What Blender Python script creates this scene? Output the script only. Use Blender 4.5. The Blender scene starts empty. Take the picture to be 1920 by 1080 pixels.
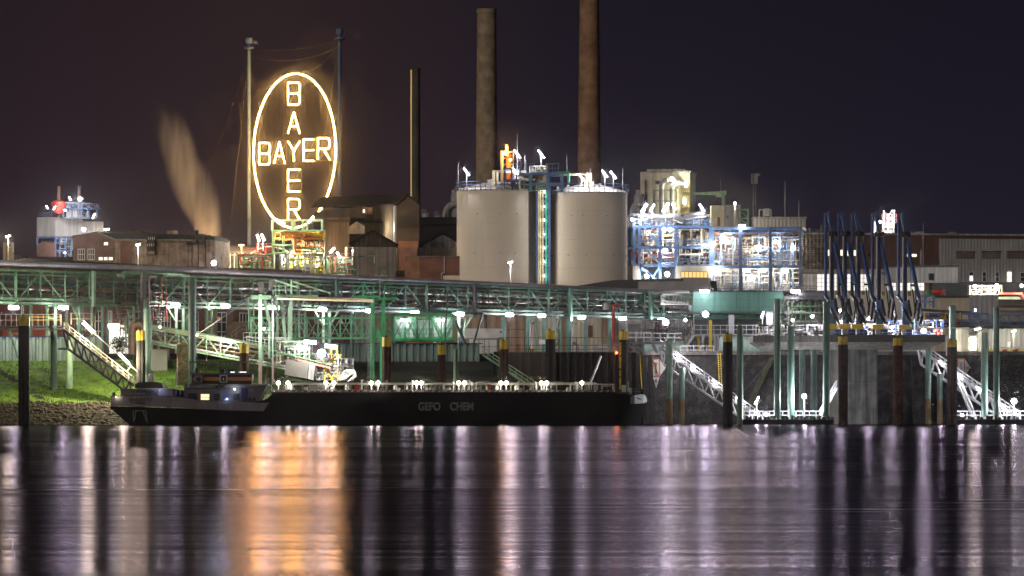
import bpy, math, random
from mathutils import Vector
R = math.radians
# ------------------------------------------------------------------ camera, sky, exposure
F = 9400.0; H = 3.0; YH = 761.0          # focal length in photo pixels, camera height, horizon row
scn = bpy.context.scene
col = scn.collection
cam = bpy.data.objects.new('camera', bpy.data.cameras.new('camera'))
col.objects.link(cam); scn.camera = cam
cam.location = (0, 0, H); cam.rotation_euler = (R(90), 0, 0)
cam.data.sensor_width = 36; cam.data.lens = 36 * F / 1920
cam.data.shift_y = (YH - 540) / 1920
cam.data.clip_start = 1; cam.data.clip_end = 30000
scn.view_settings.view_transform = 'Standard'; scn.view_settings.look = 'None'
scn.view_settings.exposure = 0; scn.view_settings.gamma = 1
scn.cycles.max_bounces = 5; scn.cycles.diffuse_bounces = 2; scn.cycles.glossy_bounces = 3
scn.cycles.volume_bounces = 0; scn.cycles.sample_clamp_indirect = 3; scn.cycles.sample_clamp_direct = 40
scn.cycles.use_denoising = True; scn.cycles.use_light_tree = True
scn.cycles.caustics_reflective = False; scn.cycles.caustics_refractive = False

w = bpy.data.worlds.new('World'); scn.world = w; w.use_nodes = True
nt = w.node_tree; nt.nodes.clear()
def N(nt, t, **k):
    n = nt.nodes.new(t)
    for a, b in k.items(): setattr(n, a, b)
    return n
wo = N(nt, 'ShaderNodeOutputWorld'); bg = N(nt, 'ShaderNodeBackground')
sky = N(nt, 'ShaderNodeTexSky', sky_type='NISHITA', sun_disc=False)
sky.sun_elevation = R(-8); sky.sun_rotation = R(205)
tc = N(nt, 'ShaderNodeTexCoord'); sp = N(nt, 'ShaderNodeSeparateXYZ')
nt.links.new(tc.outputs['Generated'], sp.inputs[0])
mx = N(nt, 'ShaderNodeMapRange'); mx.inputs['From Min'].default_value = -0.12; mx.inputs['From Max'].default_value = 0.10
nt.links.new(sp.outputs['X'], mx.inputs['Value'])
rx = N(nt, 'ShaderNodeValToRGB'); nt.links.new(mx.outputs[0], rx.inputs[0])
e = rx.color_ramp.elements
e[0].position = 0; e[0].color = (0.0210, 0.0135, 0.0205, 1)
e[1].position = 1; e[1].color = (0.0125, 0.0100, 0.0190, 1)
m = e.new(0.33); m.color = (0.0330, 0.0200, 0.0215, 1)
m = e.new(0.6); m.color = (0.0155, 0.0120, 0.0195, 1)
mz = N(nt, 'ShaderNodeMapRange'); mz.inputs['From Min'].default_value = 0.0; mz.inputs['From Max'].default_value = 0.1
mz.inputs['To Min'].default_value = 1.3; mz.inputs['To Max'].default_value = 0.66
nt.links.new(sp.outputs['Z'], mz.inputs['Value'])
mul = N(nt, 'ShaderNodeVectorMath', operation='SCALE')
nt.links.new(rx.outputs[0], mul.inputs[0]); nt.links.new(mz.outputs[0], mul.inputs['Scale'])
sk = N(nt, 'ShaderNodeVectorMath', operation='SCALE'); sk.inputs['Scale'].default_value = 0.05
nt.links.new(sky.outputs[0], sk.inputs[0])
ad = N(nt, 'ShaderNodeVectorMath', operation='ADD')
nt.links.new(mul.outputs[0], ad.inputs[0]); nt.links.new(sk.outputs[0], ad.inputs[1])
nt.links.new(ad.outputs[0], bg.inputs['Color']); bg.inputs['Strength'].default_value = 1.0
nt.links.new(bg.outputs[0], wo.inputs[0])
sl = bpy.data.lights.new('city_glow_fill', 'SUN'); sl.energy = 0.85; sl.angle = R(15); sl.color = (1, 0.86, 0.72)  # soft warm fill light added in place of scattered city glow
so = bpy.data.objects.new('city_glow_fill', sl); col.objects.link(so); so.rotation_euler = (R(62), 0, R(-32))

# ------------------------------------------------------------------ placing
def P(px, py, Y): return Vector(((px - 960) * Y / F, Y, H + (YH - py) * Y / F))
def X(px, Y): return (px - 960) * Y / F
def Z(py, Y): return H + (YH - py) * Y / F
def S(n, Y): return n * Y / F                # n photo pixels as metres at depth Y

# ------------------------------------------------------------------ materials
MATS = {}
def mat(name, c, rough=0.6, metal=0.0, var=0.25, sc=0.5, bump=0.0, streak=0.0, c2=None):
    """painted / raw surface with blotches of dirt, optional vertical streaks and a second patch colour"""
    if name in MATS: return MATS[name]
    m = bpy.data.materials.new(name); m.use_nodes = True; t = m.node_tree
    b = t.nodes['Principled BSDF']; b.inputs['Roughness'].default_value = rough; b.inputs['Metallic'].default_value = metal
    g = N(t, 'ShaderNodeNewGeometry'); mp = N(t, 'ShaderNodeMapping'); t.links.new(g.outputs['Position'], mp.inputs[0])
    n1 = N(t, 'ShaderNodeTexNoise'); n1.inputs['Scale'].default_value = sc; n1.inputs['Detail'].default_value = 6
    t.links.new(mp.outputs[0], n1.inputs['Vector'])
    r = N(t, 'ShaderNodeMapRange'); r.inputs['From Min'].default_value = 0.3; r.inputs['From Max'].default_value = 0.7
    r.inputs['To Min'].default_value = 1 - var; r.inputs['To Max'].default_value = 1 + var * 0.6
    t.links.new(n1.outputs[0], r.inputs[0])
    last = r.outputs[0]
    if streak:
        m2 = N(t, 'ShaderNodeMapping'); m2.inputs['Scale'].default_value = (1.6, 1.6, 0.08)
        t.links.new(g.outputs['Position'], m2.inputs[0])
        n2 = N(t, 'ShaderNodeTexNoise'); n2.inputs['Scale'].default_value = 1.0; n2.inputs['Detail'].default_value = 5
        t.links.new(m2.outputs[0], n2.inputs['Vector'])
        r2 = N(t, 'ShaderNodeMapRange'); r2.inputs['From Min'].default_value = 0.42; r2.inputs['From Max'].default_value = 0.62
        r2.inputs['To Min'].default_value = 1 - streak; r2.inputs['To Max'].default_value = 1.0
        t.links.new(n2.outputs[0], r2.inputs[0])
        mm = N(t, 'ShaderNodeMath', operation='MULTIPLY'); t.links.new(last, mm.inputs[0]); t.links.new(r2.outputs[0], mm.inputs[1]); last = mm.outputs[0]
    v = N(t, 'ShaderNodeVectorMath', operation='SCALE'); v.inputs[0].default_value = c[:3]
    if c2:
        n3 = N(t, 'ShaderNodeTexNoise'); n3.inputs['Scale'].default_value = sc * 2.3; n3.inputs['Detail'].default_value = 8
        t.links.new(mp.outputs[0], n3.inputs['Vector'])
        cr = N(t, 'ShaderNodeValToRGB'); cr.color_ramp.elements[0].position = 0.45; cr.color_ramp.elements[1].position = 0.62
        cr.color_ramp.elements[0].color = (*c, 1); cr.color_ramp.elements[1].color = (*c2, 1)
        t.links.new(n3.outputs[0], cr.inputs[0]); t.links.new(cr.outputs[0], v.inputs[0])
    t.links.new(last, v.inputs['Scale']); t.links.new(v.outputs[0], b.inputs['Base Color'])
    if bump:
        bn = N(t, 'ShaderNodeBump'); bn.inputs['Strength'].default_value = min(1, bump); bn.inputs['Distance'].default_value = 0.15
        t.links.new(n1.outputs[0], bn.inputs['Height']); t.links.new(bn.outputs[0], b.inputs['Normal'])
    MATS[name] = m; return m
def ribbed(name, c, pitch=0.35, rough=0.5, var=0.15, streak=0.2, horiz=False, metal=0):
    """profiled metal cladding: ribs by bump, panel joints, dirt"""
    if name in MATS: return MATS[name]
    m = mat(name, c, rough, metal, var, 0.25, 0, 0 if horiz else streak); t = m.node_tree; b = t.nodes['Principled BSDF']
    g = N(t, 'ShaderNodeNewGeometry'); s = N(t, 'ShaderNodeSeparateXYZ'); t.links.new(g.outputs['Position'], s.inputs[0])
    a = N(t, 'ShaderNodeMath', operation='ADD'); t.links.new(s.outputs[0], a.inputs[0]); t.links.new(s.outputs[1], a.inputs[1])
    f = N(t, 'ShaderNodeMath', operation='MULTIPLY'); f.inputs[1].default_value = 2 * math.pi / pitch
    t.links.new(s.outputs[2] if horiz else a.outputs[0], f.inputs[0])
    si = N(t, 'ShaderNodeMath', operation='SINE'); t.links.new(f.outputs[0], si.inputs[0])
    bn = N(t, 'ShaderNodeBump'); bn.inputs['Strength'].default_value = 0.4; bn.inputs['Distance'].default_value = pitch * 0.08
    t.links.new(si.outputs[0], bn.inputs['Height']); t.links.new(bn.outputs[0], b.inputs['Normal'])
    return m
def brick(name, c1, c2, mortar, sc=1.0):
    if name in MATS: return MATS[name]
    m = bpy.data.materials.new(name); m.use_nodes = True; t = m.node_tree; b = t.nodes['Principled BSDF']; b.inputs['Roughness'].default_value = 0.85
    g = N(t, 'ShaderNodeNewGeometry'); s = N(t, 'ShaderNodeSeparateXYZ'); t.links.new(g.outputs['Position'], s.inputs[0])
    a = N(t, 'ShaderNodeMath', operation='ADD'); t.links.new(s.outputs[0], a.inputs[0]); t.links.new(s.outputs[1], a.inputs[1])
    cb = N(t, 'ShaderNodeCombineXYZ'); t.links.new(a.outputs[0], cb.inputs[0]); t.links.new(s.outputs[2], cb.inputs[1])
    br = N(t, 'ShaderNodeTexBrick'); t.links.new(cb.outputs[0], br.inputs['Vector'])
    br.inputs['Scale'].default_value = sc; br.inputs['Color1'].default_value = (*c1, 1); br.inputs['Color2'].default_value = (*c2, 1)
    br.inputs['Mortar'].default_value = (*mortar, 1); br.inputs['Mortar Size'].default_value = 0.02
    n = N(t, 'ShaderNodeTexNoise'); n.inputs['Scale'].default_value = 0.35; n.inputs['Detail'].default_value = 8; t.links.new(g.outputs['Position'], n.inputs['Vector'])
    r = N(t, 'ShaderNodeMapRange'); r.inputs['From Min'].default_value = 0.3; r.inputs['From Max'].default_value = 0.7; r.inputs['To Min'].default_value = 0.55; r.inputs['To Max'].default_value = 1.25
    t.links.new(n.outputs[0], r.inputs[0])
    v = N(t, 'ShaderNodeVectorMath', operation='SCALE'); t.links.new(br.outputs[0], v.inputs[0]); t.links.new(r.outputs[0], v.inputs['Scale']); t.links.new(v.outputs[0], b.inputs['Base Color'])
    MATS[name] = m; return m
def emis(name, c, s, sample=False):
    if name in MATS: return MATS[name]
    m = bpy.data.materials.new(name); m.use_nodes = True; t = m.node_tree; t.nodes.clear()
    o = N(t, 'ShaderNodeOutputMaterial'); e = N(t, 'ShaderNodeEmission'); e.inputs[0].default_value = (*c, 1); e.inputs[1].default_value = s
    t.links.new(e.outputs[0], o.inputs[0])
    m.cycles.emission_sampling = 'FRONT' if sample else 'NONE'
    MATS[name] = m; return m

GREEN = mat('green steel paint', (0.15, 0.30, 0.15), 0.5, 0, 0.35, 0.6, 0, 0.35)
TEAL = mat('teal steel paint', (0.11, 0.24, 0.19), 0.5, 0, 0.35, 0.6, 0, 0.3)
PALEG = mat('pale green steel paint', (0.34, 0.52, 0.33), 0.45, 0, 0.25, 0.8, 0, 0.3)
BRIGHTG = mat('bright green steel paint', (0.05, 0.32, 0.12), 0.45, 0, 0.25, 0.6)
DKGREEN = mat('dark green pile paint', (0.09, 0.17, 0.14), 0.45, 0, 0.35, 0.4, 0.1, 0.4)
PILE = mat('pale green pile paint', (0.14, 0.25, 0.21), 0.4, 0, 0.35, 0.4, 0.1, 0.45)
BLUE = mat('blue steel paint', (0.085, 0.16, 0.33), 0.45, 0, 0.25, 0.6)
LBLUE = mat('light blue steel paint', (0.16, 0.27, 0.50), 0.45, 0, 0.25, 0.6)
DBLUE = mat('dark blue steel paint', (0.025, 0.06, 0.18), 0.4, 0, 0.3, 0.6)
GREY = mat('grey galvanised steel', (0.42, 0.43, 0.45), 0.4, 0.5, 0.3, 0.8)
DGREY = mat('dark grey steel', (0.07, 0.07, 0.08), 0.5, 0.3, 0.3, 0.8)
ALU = mat('aluminium pipe cladding', (0.55, 0.55, 0.58), 0.28, 0.9, 0.25, 0.4)
WHITE = mat('white paint', (0.78, 0.77, 0.75), 0.45, 0, 0.15, 0.5, 0, 0.15)
CREAM = ribbed('cream cladding', (0.60, 0.56, 0.44), 1.1)
GREYCLAD = ribbed('grey cladding', (0.36, 0.36, 0.37), 0.9)
WHITECLAD = ribbed('white cladding', (0.62, 0.62, 0.60), 0.9)
CONC = mat('weathered concrete', (0.14, 0.13, 0.12), 0.85, 0, 0.35, 0.3, 0.3, 0.45)
PCONC = mat('pale concrete', (0.36, 0.35, 0.34), 0.85, 0, 0.3, 0.25, 0.2, 0.4)
RUST = mat('rusted sheet pile', (0.045, 0.024, 0.018), 0.85, 0.1, 0.6, 0.8, 0.4, 0.6, c2=(0.13, 0.045, 0.022))
BLACKP = mat('tarred pile', (0.010, 0.008, 0.008), 0.7, 0, 0.5, 0.8, 0.3, 0.5)
YELLOW = mat('yellow marking paint', (0.62, 0.46, 0.03), 0.55, 0, 0.3, 1.2, 0.1, 0.4)
YEL2 = mat('yellow safety paint', (0.75, 0.55, 0.05), 0.5, 0, 0.2, 1.0)
RED = mat('red paint', (0.55, 0.05, 0.03), 0.5, 0, 0.25, 1.0)
ORANGE = mat('orange paint', (0.75, 0.24, 0.03), 0.5, 0, 0.25, 1.0)
BLACK = mat('black paint', (0.012, 0.012, 0.014), 0.4, 0, 0.4, 0.5)
DROOF = mat('dark roofing felt', (0.022, 0.020, 0.022), 0.9, 0, 0.35, 0.3, 0.1)
WOOD = ribbed('dark weathered boards', (0.10, 0.075, 0.052), 0.55, 0.85, 0.45, 0.5)
WOODH = ribbed('dark horizontal boards', (0.12, 0.09, 0.062), 0.5, 0.85, 0.45, 0.4, horiz=True)
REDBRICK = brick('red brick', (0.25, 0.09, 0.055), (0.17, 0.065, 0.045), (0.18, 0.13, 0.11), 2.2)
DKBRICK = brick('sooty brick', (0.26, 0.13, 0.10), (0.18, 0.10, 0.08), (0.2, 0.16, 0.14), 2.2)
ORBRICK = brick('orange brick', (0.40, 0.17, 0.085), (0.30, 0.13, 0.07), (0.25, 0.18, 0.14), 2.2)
PLASTER = mat('dirty plaster', (0.46, 0.35, 0.28), 0.85, 0, 0.35, 0.35, 0.1, 0.4, c2=(0.30, 0.18, 0.12))
GLASS = mat('dark window glass', (0.03, 0.035, 0.045), 0.12, 0, 0.3, 0.8)
TAN = ribbed('tan cladding', (0.36, 0.25, 0.17), 2.4)
MINT = mat('mint tank paint', (0.42, 0.58, 0.52), 0.4, 0, 0.15, 0.4, 0, 0.25)
BRONZE = mat('brown insulated pipe', (0.20, 0.11, 0.07), 0.55, 0.2, 0.3, 0.8)
STEELP = mat('pinkish steel pipe', (0.40, 0.34, 0.34), 0.35, 0.6, 0.35, 0.8)
SANDPIPE = mat('sand insulated pipe', (0.62, 0.55, 0.36), 0.45, 0.1, 0.2, 0.8)
E_W = emis('lamp glass cool', (1, 0.97, 1.0), 30)
E_V = emis('lamp glass violet white', (1, 0.93, 1.0), 24)
E_Y = emis('lamp glass warm', (1, 0.90, 0.62), 26)
E_O = emis('lamp glass sodium', (1, 0.50, 0.10), 10)
E_R = emis('red signal glass', (1, 0.12, 0.03), 8)
E_WIN = emis('lit window', (1, 0.90, 0.72), 1.6)
E_WINC = emis('lit window cool', (0.93, 0.95, 1.0), 1.5)
E_WINY = emis('lit window amber', (1, 0.62, 0.20), 1.3)
E_HALL = emis('lit hall glazing', (1, 0.93, 0.86), 1.25)

# ------------------------------------------------------------------ mesh building
class MB:
    def __init__(s): s.v = []; s.f = []; s.mi = []; s.m = 0
    def add(s, vs, fs):
        k = len(s.v); s.v += [Vector(p) for p in vs]; s.f += [tuple(i + k for i in f) for f in fs]; s.mi += [s.m] * len(fs)
    def hexa(s, c): s.add(c, [(0, 3, 2, 1), (4, 5, 6, 7), (0, 1, 5, 4), (1, 2, 6, 5), (2, 3, 7, 6), (3, 0, 4, 7)])
    def box(s, x0, x1, y0, y1, z0, z1):
        s.hexa([(x0, y0, z0), (x1, y0, z0), (x1, y1, z0), (x0, y1, z0), (x0, y0, z1), (x1, y0, z1), (x1, y1, z1), (x0, y1, z1)])
    def bar(s, p, q, w, h=None):
        p = Vector(p); q = Vector(q); h = h or w; d = q - p
        if d.length < 1e-6: return
        d.normalize(); up = Vector((0, 0, 1)) if abs(d.z) < 0.95 else Vector((0, 1, 0))
        a = d.cross(up).normalized() * (w / 2); b = a.cross(d).normalized() * (h / 2)
        s.hexa([p - a - b, p + a - b, p + a + b, p - a + b, q - a - b, q + a - b, q + a + b, q - a + b])
    def tube(s, p, q, r, n=8, r2=None, cap=True):
        p = Vector(p); q = Vector(q); r2 = r if r2 is None else r2; d = q - p
        if d.length < 1e-6: return
        d.normalize(); up = Vector((0, 0, 1)) if abs(d.z) < 0.95 else Vector((0, 1, 0))
        a = d.cross(up).normalized(); b = a.cross(d)
        vs = []
        for c, rr in ((p, r), (q, r2)):
            for i in range(n):
                t = 2 * math.pi * i / n; vs.append(c + a * (math.cos(t) * rr) + b * (math.sin(t) * rr))
        fs = [(i, (i + 1) % n, n + (i + 1) % n, n + i) for i in range(n)]
        if cap: fs += [tuple(range(n - 1, -1, -1)), tuple(range(n, 2 * n))]
        s.add(vs, fs)
    def path(s, pts, r, n=6):
        for a, b in zip(pts, pts[1:]):
            a = Vector(a); b = Vector(b); d = (b - a)
            if d.length < 1e-6: continue
            d.normalize(); s.tube(a - d * r * 0.8, b + d * r * 0.8, r, n)
    def lathe(s, prof, c, n=24, cap=True):
        c = Vector(c); vs = []
        for r, z in prof:
            for i in range(n):
                t = 2 * math.pi * i / n; vs.append(c + Vector((math.cos(t) * r, math.sin(t) * r, z)))
        fs = []
        for k in range(len(prof) - 1):
            for i in range(n):
                j = (i + 1) % n; fs.append((k * n + i, k * n + j, (k + 1) * n + j, (k + 1) * n + i))
        if cap:
            fs.append(tuple(range(n - 1, -1, -1))); fs.append(tuple((len(prof) - 1) * n + i for i in range(n)))
        s.add(vs, fs)
    def prism(s, poly, a, b):
        """poly: 3D points of the near face; a, b: offset vectors of near and far copies"""
        n = len(poly); vs = [Vector(p) + Vector(a) for p in poly] + [Vector(p) + Vector(b) for p in poly]
        fs = [tuple(range(n)), tuple(range(2 * n - 1, n - 1, -1))] + [(i, n + i, n + (i + 1) % n, (i + 1) % n) for i in range(n)]
        s.add(vs, fs)
    def rail(s, pts, h=1.1, step=1.5, r=0.03, rails=(1.0, 0.5)):
        for a, b in zip(pts, pts[1:]):
            a = Vector(a); b = Vector(b); L = (b - a).length; k = max(1, round(L / step))
            for i in range(k + 1):
                p = a.lerp(b, i / k); s.bar(p, p + Vector((0, 0, h)), 2 * r)
            for f in rails: s.bar(a + Vector((0, 0, h * f)), b + Vector((0, 0, h * f)), 2 * r)
    def build(s, name, mats, parent=None, smooth=False, label=None):
        me = bpy.data.meshes.new(name)
        base = Vector((0, 0, 0))
        if parent is not None:
            q = parent
            while q is not None:
                base += q.location; q = q.parent
        elif s.v:
            xs = [p.x for p in s.v]; ys = [p.y for p in s.v]; zs = [p.z for p in s.v]
            base = Vector(((min(xs) + max(xs)) / 2, (min(ys) + max(ys)) / 2, min(zs)))
        me.from_pydata([tuple(p - base) for p in s.v], [], s.f)
        if not isinstance(mats, (list, tuple)): mats = [mats]
        for mm in mats: me.materials.append(mm)
        if len(mats) > 1: me.polygons.foreach_set('material_index', s.mi)
        if smooth:
            me.shade_smooth()
            if hasattr(me, 'set_sharp_from_angle'): me.set_sharp_from_angle(angle=R(40))
        me.update()
        o = bpy.data.objects.new(name, me); col.objects.link(o)
        if parent is None: o.location = base
        else: o.parent = parent
        if label: o['label'] = label
        return o
def tag(o, label, cat, group=None):
    o['label'] = label; o['category'] = cat
    if group: o['group'] = group
    return o
def struct(o, kind='structure'): o['kind'] = kind; return o
def thing(name, label, cat, loc, group=None):
    o = bpy.data.objects.new(name, None); col.objects.link(o); o.location = loc
    o.empty_display_size = 0.5
    return tag(o, label, cat, group)
def solo(mb, name, mats, label, cat, group=None, smooth=False): return tag(mb.build(name, mats, None, smooth), label, cat, group)
def copy_tree(o, parent=None):
    c = o.copy(); col.objects.link(c); c.parent = parent
    for ch in list(o.children): copy_tree(ch, c)
    return c

class Fr:
    """a vertical plane through two photo columns at two depths; pixels are met with it"""
    def __init__(s, pa, Ya, pb, Yb):
        s.A = Vector((X(pa, Ya), Ya, 0)); s.B = Vector((X(pb, Yb), Yb, 0)); s.d = (s.B - s.A).normalized()
        s.n = Vector((s.d.y, -s.d.x, 0))          # towards the camera
        if s.n.y > 0: s.n = -s.n
    def Y(s, px):
        k = (px - 960) / F; D = s.d
        t = (k * s.A.y - s.A.x) / (D.x - k * D.y); return s.A.y + D.y * t
    def pt(s, px, py, off=0.0):
        Y = s.Y(px); return P(px, py, Y) + s.n * off
    def at(s, px, z, off=0.0):
        Y = s.Y(px); return Vector((X(px, Y), Y, z)) + s.n * off
    def box(s, mb, x0, y0, x1, y1, o0, o1, zb=None):
        c = (x0 + x1) / 2; zt = Z(y0, s.Y(c)); zb = Z(y1, s.Y(c)) if zb is None else zb
        a, b = s.at(x0, zb, o0), s.at(x1, zb, o0); a2, b2 = s.at(x0, zb, o1), s.at(x1, zb, o1); u = Vector((0, 0, zt - zb))
        mb.hexa([a, b, b2, a2, a + u, b + u, b2 + u, a2 + u])
GZ = 12.0

# ------------------------------------------------------------------ lamps
def bulb(parent, p, power, color, rad=0.3):
    l = bpy.data.lights.new('bulb', 'POINT'); l.energy = power; l.color = color; l.shadow_soft_size = rad
    o = bpy.data.objects.new('bulb', l); col.objects.link(o); o.parent = parent; o.location = Vector(p) - parent.location
    return o
COOL = (1, 0.95, 1.0); WARM = (1, 0.86, 0.58); NEUT = (1, 0.93, 0.82); SODIUM = (1, 0.48, 0.12)
def lamp(p, label, kind='bar', d=(1, 0, 0), L=1.5, r=0.17, power=1200, color=COOL, em=None, pole=None, group=None, name='lamp', near=0.5):
    """kind bar: tubular luminaire along d; round: floodlight head facing the river. pole: z of the pole foot"""
    p = Vector(p); em = em or E_V; r = r * (0.62 if kind == 'round' else 1); d = Vector(d).normalized()
    t = thing(name, label, 'lamp', p, group)
    g = MB(); h = MB()
    if kind == 'bar':
        a = p - d * L / 2; b = p + d * L / 2
        g.tube(a, b, r, 8); g.build('lamp_glass', em, t, True)
        up = Vector((0, 0, 1)) if abs(d.z) < 0.8 else Vector((0, 1, 0))
        h.bar(a - d * 0.1 + up * (r + 0.06), b + d * 0.1 + up * (r + 0.06), 0.22, 0.08)
        h.build('lamp_housing', GREY, t)
    else:
        g.tube(p, p + Vector((0, -0.12, -0.03)), r, 14); g.build('lamp_glass', em, t, True)
        h.tube(p + Vector((0, 0.02, 0)), p + Vector((0, 0.4, 0.1)), r * 1.05, 14, r * 0.5); h.build('lamp_housing', DGREY, t, True)
    if pole is not None:
        q = MB(); foot = Vector((p.x, p.y + 0.35, pole)); top = Vector((p.x, p.y + 0.35, p.z + 0.1))
        q.tube(foot, top, 0.09, 8, 0.06); q.bar(top, p + Vector((0, 0.12, 0.1)), 0.08); q.build('pole', GREY, t)
    bulb(t, p + Vector((0, -near, -0.35 if kind == 'bar' else -0.05)), power, color, 0.28)
    return t
# ------------------------------------------------------------------ setting: water, ground, banks, quay
def water_mat():
    m = bpy.data.materials.new('river water'); m.use_nodes = True; t = m.node_tree; t.nodes.clear()
    o = N(t, 'ShaderNodeOutputMaterial'); mixs = N(t, 'ShaderNodeMixShader')
    gl = N(t, 'ShaderNodeBsdfAnisotropic'); gl.distribution = 'BECKMANN'; gl.inputs['Color'].default_value = (0.29, 0.25, 0.315, 1)
    gl.inputs['Anisotropy'].default_value = .22; pass
    tv = N(t, 'ShaderNodeCombineXYZ'); tv.inputs[0].default_value = 1; t.links.new(tv.outputs[0], gl.inputs['Tangent'])
    df = N(t, 'ShaderNodeBsdfDiffuse'); df.inputs[0].default_value = (0.010, 0.010, 0.013, 1)
    g = N(t, 'ShaderNodeNewGeometry')
    mp = N(t, 'ShaderNodeMapping'); mp.inputs['Scale'].default_value = (0.035, 0.45, 1); t.links.new(g.outputs['Position'], mp.inputs[0])
    n = N(t, 'ShaderNodeTexNoise'); n.inputs['Scale'].default_value = 1.0; n.inputs['Detail'].default_value = 7; n.inputs['Roughness'].default_value = 0.62
    t.links.new(mp.outputs[0], n.inputs['Vector'])
    mp2 = N(t, 'ShaderNodeMapping'); mp2.inputs['Scale'].default_value = (0.0035, 0.03, 1); t.links.new(g.outputs['Position'], mp2.inputs[0])
    n2 = N(t, 'ShaderNodeTexNoise'); n2.inputs['Scale'].default_value = 1.0; n2.inputs['Detail'].default_value = 3; t.links.new(mp2.outputs[0], n2.inputs['Vector'])
    bn = N(t, 'ShaderNodeBump'); bn.inputs['Strength'].default_value = 1.0; bn.inputs['Distance'].default_value = 0.022
    t.links.new(n.outputs[0], bn.inputs['Height'])
    sy = N(t, 'ShaderNodeSeparateXYZ'); t.links.new(g.outputs['Position'], sy.inputs[0])
    jj = N(t, 'ShaderNodeMath', operation='MULTIPLY_ADD'); t.links.new(n2.outputs[0], jj.inputs[0]); jj.inputs[1].default_value = 90; t.links.new(sy.outputs[1], jj.inputs[2])
    dv = N(t, 'ShaderNodeMath', operation='DIVIDE'); t.links.new(jj.outputs[0], dv.inputs[0]); dv.inputs[1].default_value = 845
    cr = N(t, 'ShaderNodeValToRGB'); t.links.new(dv.outputs[0], cr.inputs[0]); ee = cr.color_ramp.elements   # wind patches: rougher bands of water
    ee[0].position = .13; ee[0].color = (.168,) * 3 + (1,); ee[1].position = 1; ee[1].color = (.21,) * 3 + (1,)
    for p_, v_ in ((.175, .19), (.20, .225), (.235, .23), (.29, .20), (.5, .195)):
        k = ee.new(p_); k.color = (v_, v_, v_, 1)
    last = cr.outputs[0]
    for sc_, am_, dt_ in (((.022, .42, 1), .40, 5), ((.008, .022, 1), .30, 9)):      # ripples combed out by the long exposure
        ma = N(t, 'ShaderNodeMapping'); ma.inputs['Scale'].default_value = sc_; t.links.new(g.outputs['Position'], ma.inputs[0])
        na = N(t, 'ShaderNodeTexNoise'); na.inputs['Scale'].default_value = 1; na.inputs['Detail'].default_value = dt_; na.inputs['Roughness'].default_value = .7; t.links.new(ma.outputs[0], na.inputs['Vector'])
        mu = N(t, 'ShaderNodeMath', operation='MULTIPLY_ADD'); t.links.new(na.outputs[0], mu.inputs[0]); mu.inputs[1].default_value = am_; mu.inputs[2].default_value = -am_ / 2
        aa = N(t, 'ShaderNodeMath', operation='ADD'); t.links.new(mu.outputs[0], aa.inputs[0]); t.links.new(last, aa.inputs[1]); last = aa.outputs[0]
    mx_ = N(t, 'ShaderNodeMath', operation='MAXIMUM'); t.links.new(last, mx_.inputs[0]); mx_.inputs[1].default_value = .09
    ms_ = N(t, 'ShaderNodeMath', operation='MULTIPLY'); t.links.new(mx_.outputs[0], ms_.inputs[0]); ms_.inputs[1].default_value = .94; t.links.new(ms_.outputs[0], gl.inputs['Roughness'])
    t.links.new(bn.outputs[0], gl.inputs['Normal'])
    fr = N(t, 'ShaderNodeFresnel'); fr.inputs[0].default_value = 1.33
    mr = N(t, 'ShaderNodeMapRange'); mr.inputs['To Min'].default_value = 0.05; mr.inputs['To Max'].default_value = 0.95; t.links.new(fr.outputs[0], mr.inputs[0])
    t.links.new(mr.outputs[0], mixs.inputs[0]); t.links.new(df.outputs[0], mixs.inputs[1]); t.links.new(gl.outputs[0], mixs.inputs[2])
    t.links.new(mixs.outputs[0], o.inputs[0]); return m
q = MB(); q.add([(-1390, -30, 0), (1390, -30, 0), (1390, 870, 0), (-1390, 870, 0)], [(0, 1, 2, 3)])
struct(q.build('river_water', water_mat()))
GRND = mat('plant yard ground', (0.07, 0.07, 0.072), 0.9, 0, 0.4, 0.05, 0.2)
xq = X(925, 850)
q = MB(); q.add([(-1390, 863, GZ), (xq, 863, GZ), (1390, 863, GZ), (1390, 3990, GZ), (-1390, 3990, GZ), (xq, 852.5, GZ), (1390, 852.5, GZ)],
                [(0, 1, 2, 3, 4), (1, 5, 6, 2)])
struct(q.build('ground', GRND))

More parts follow.
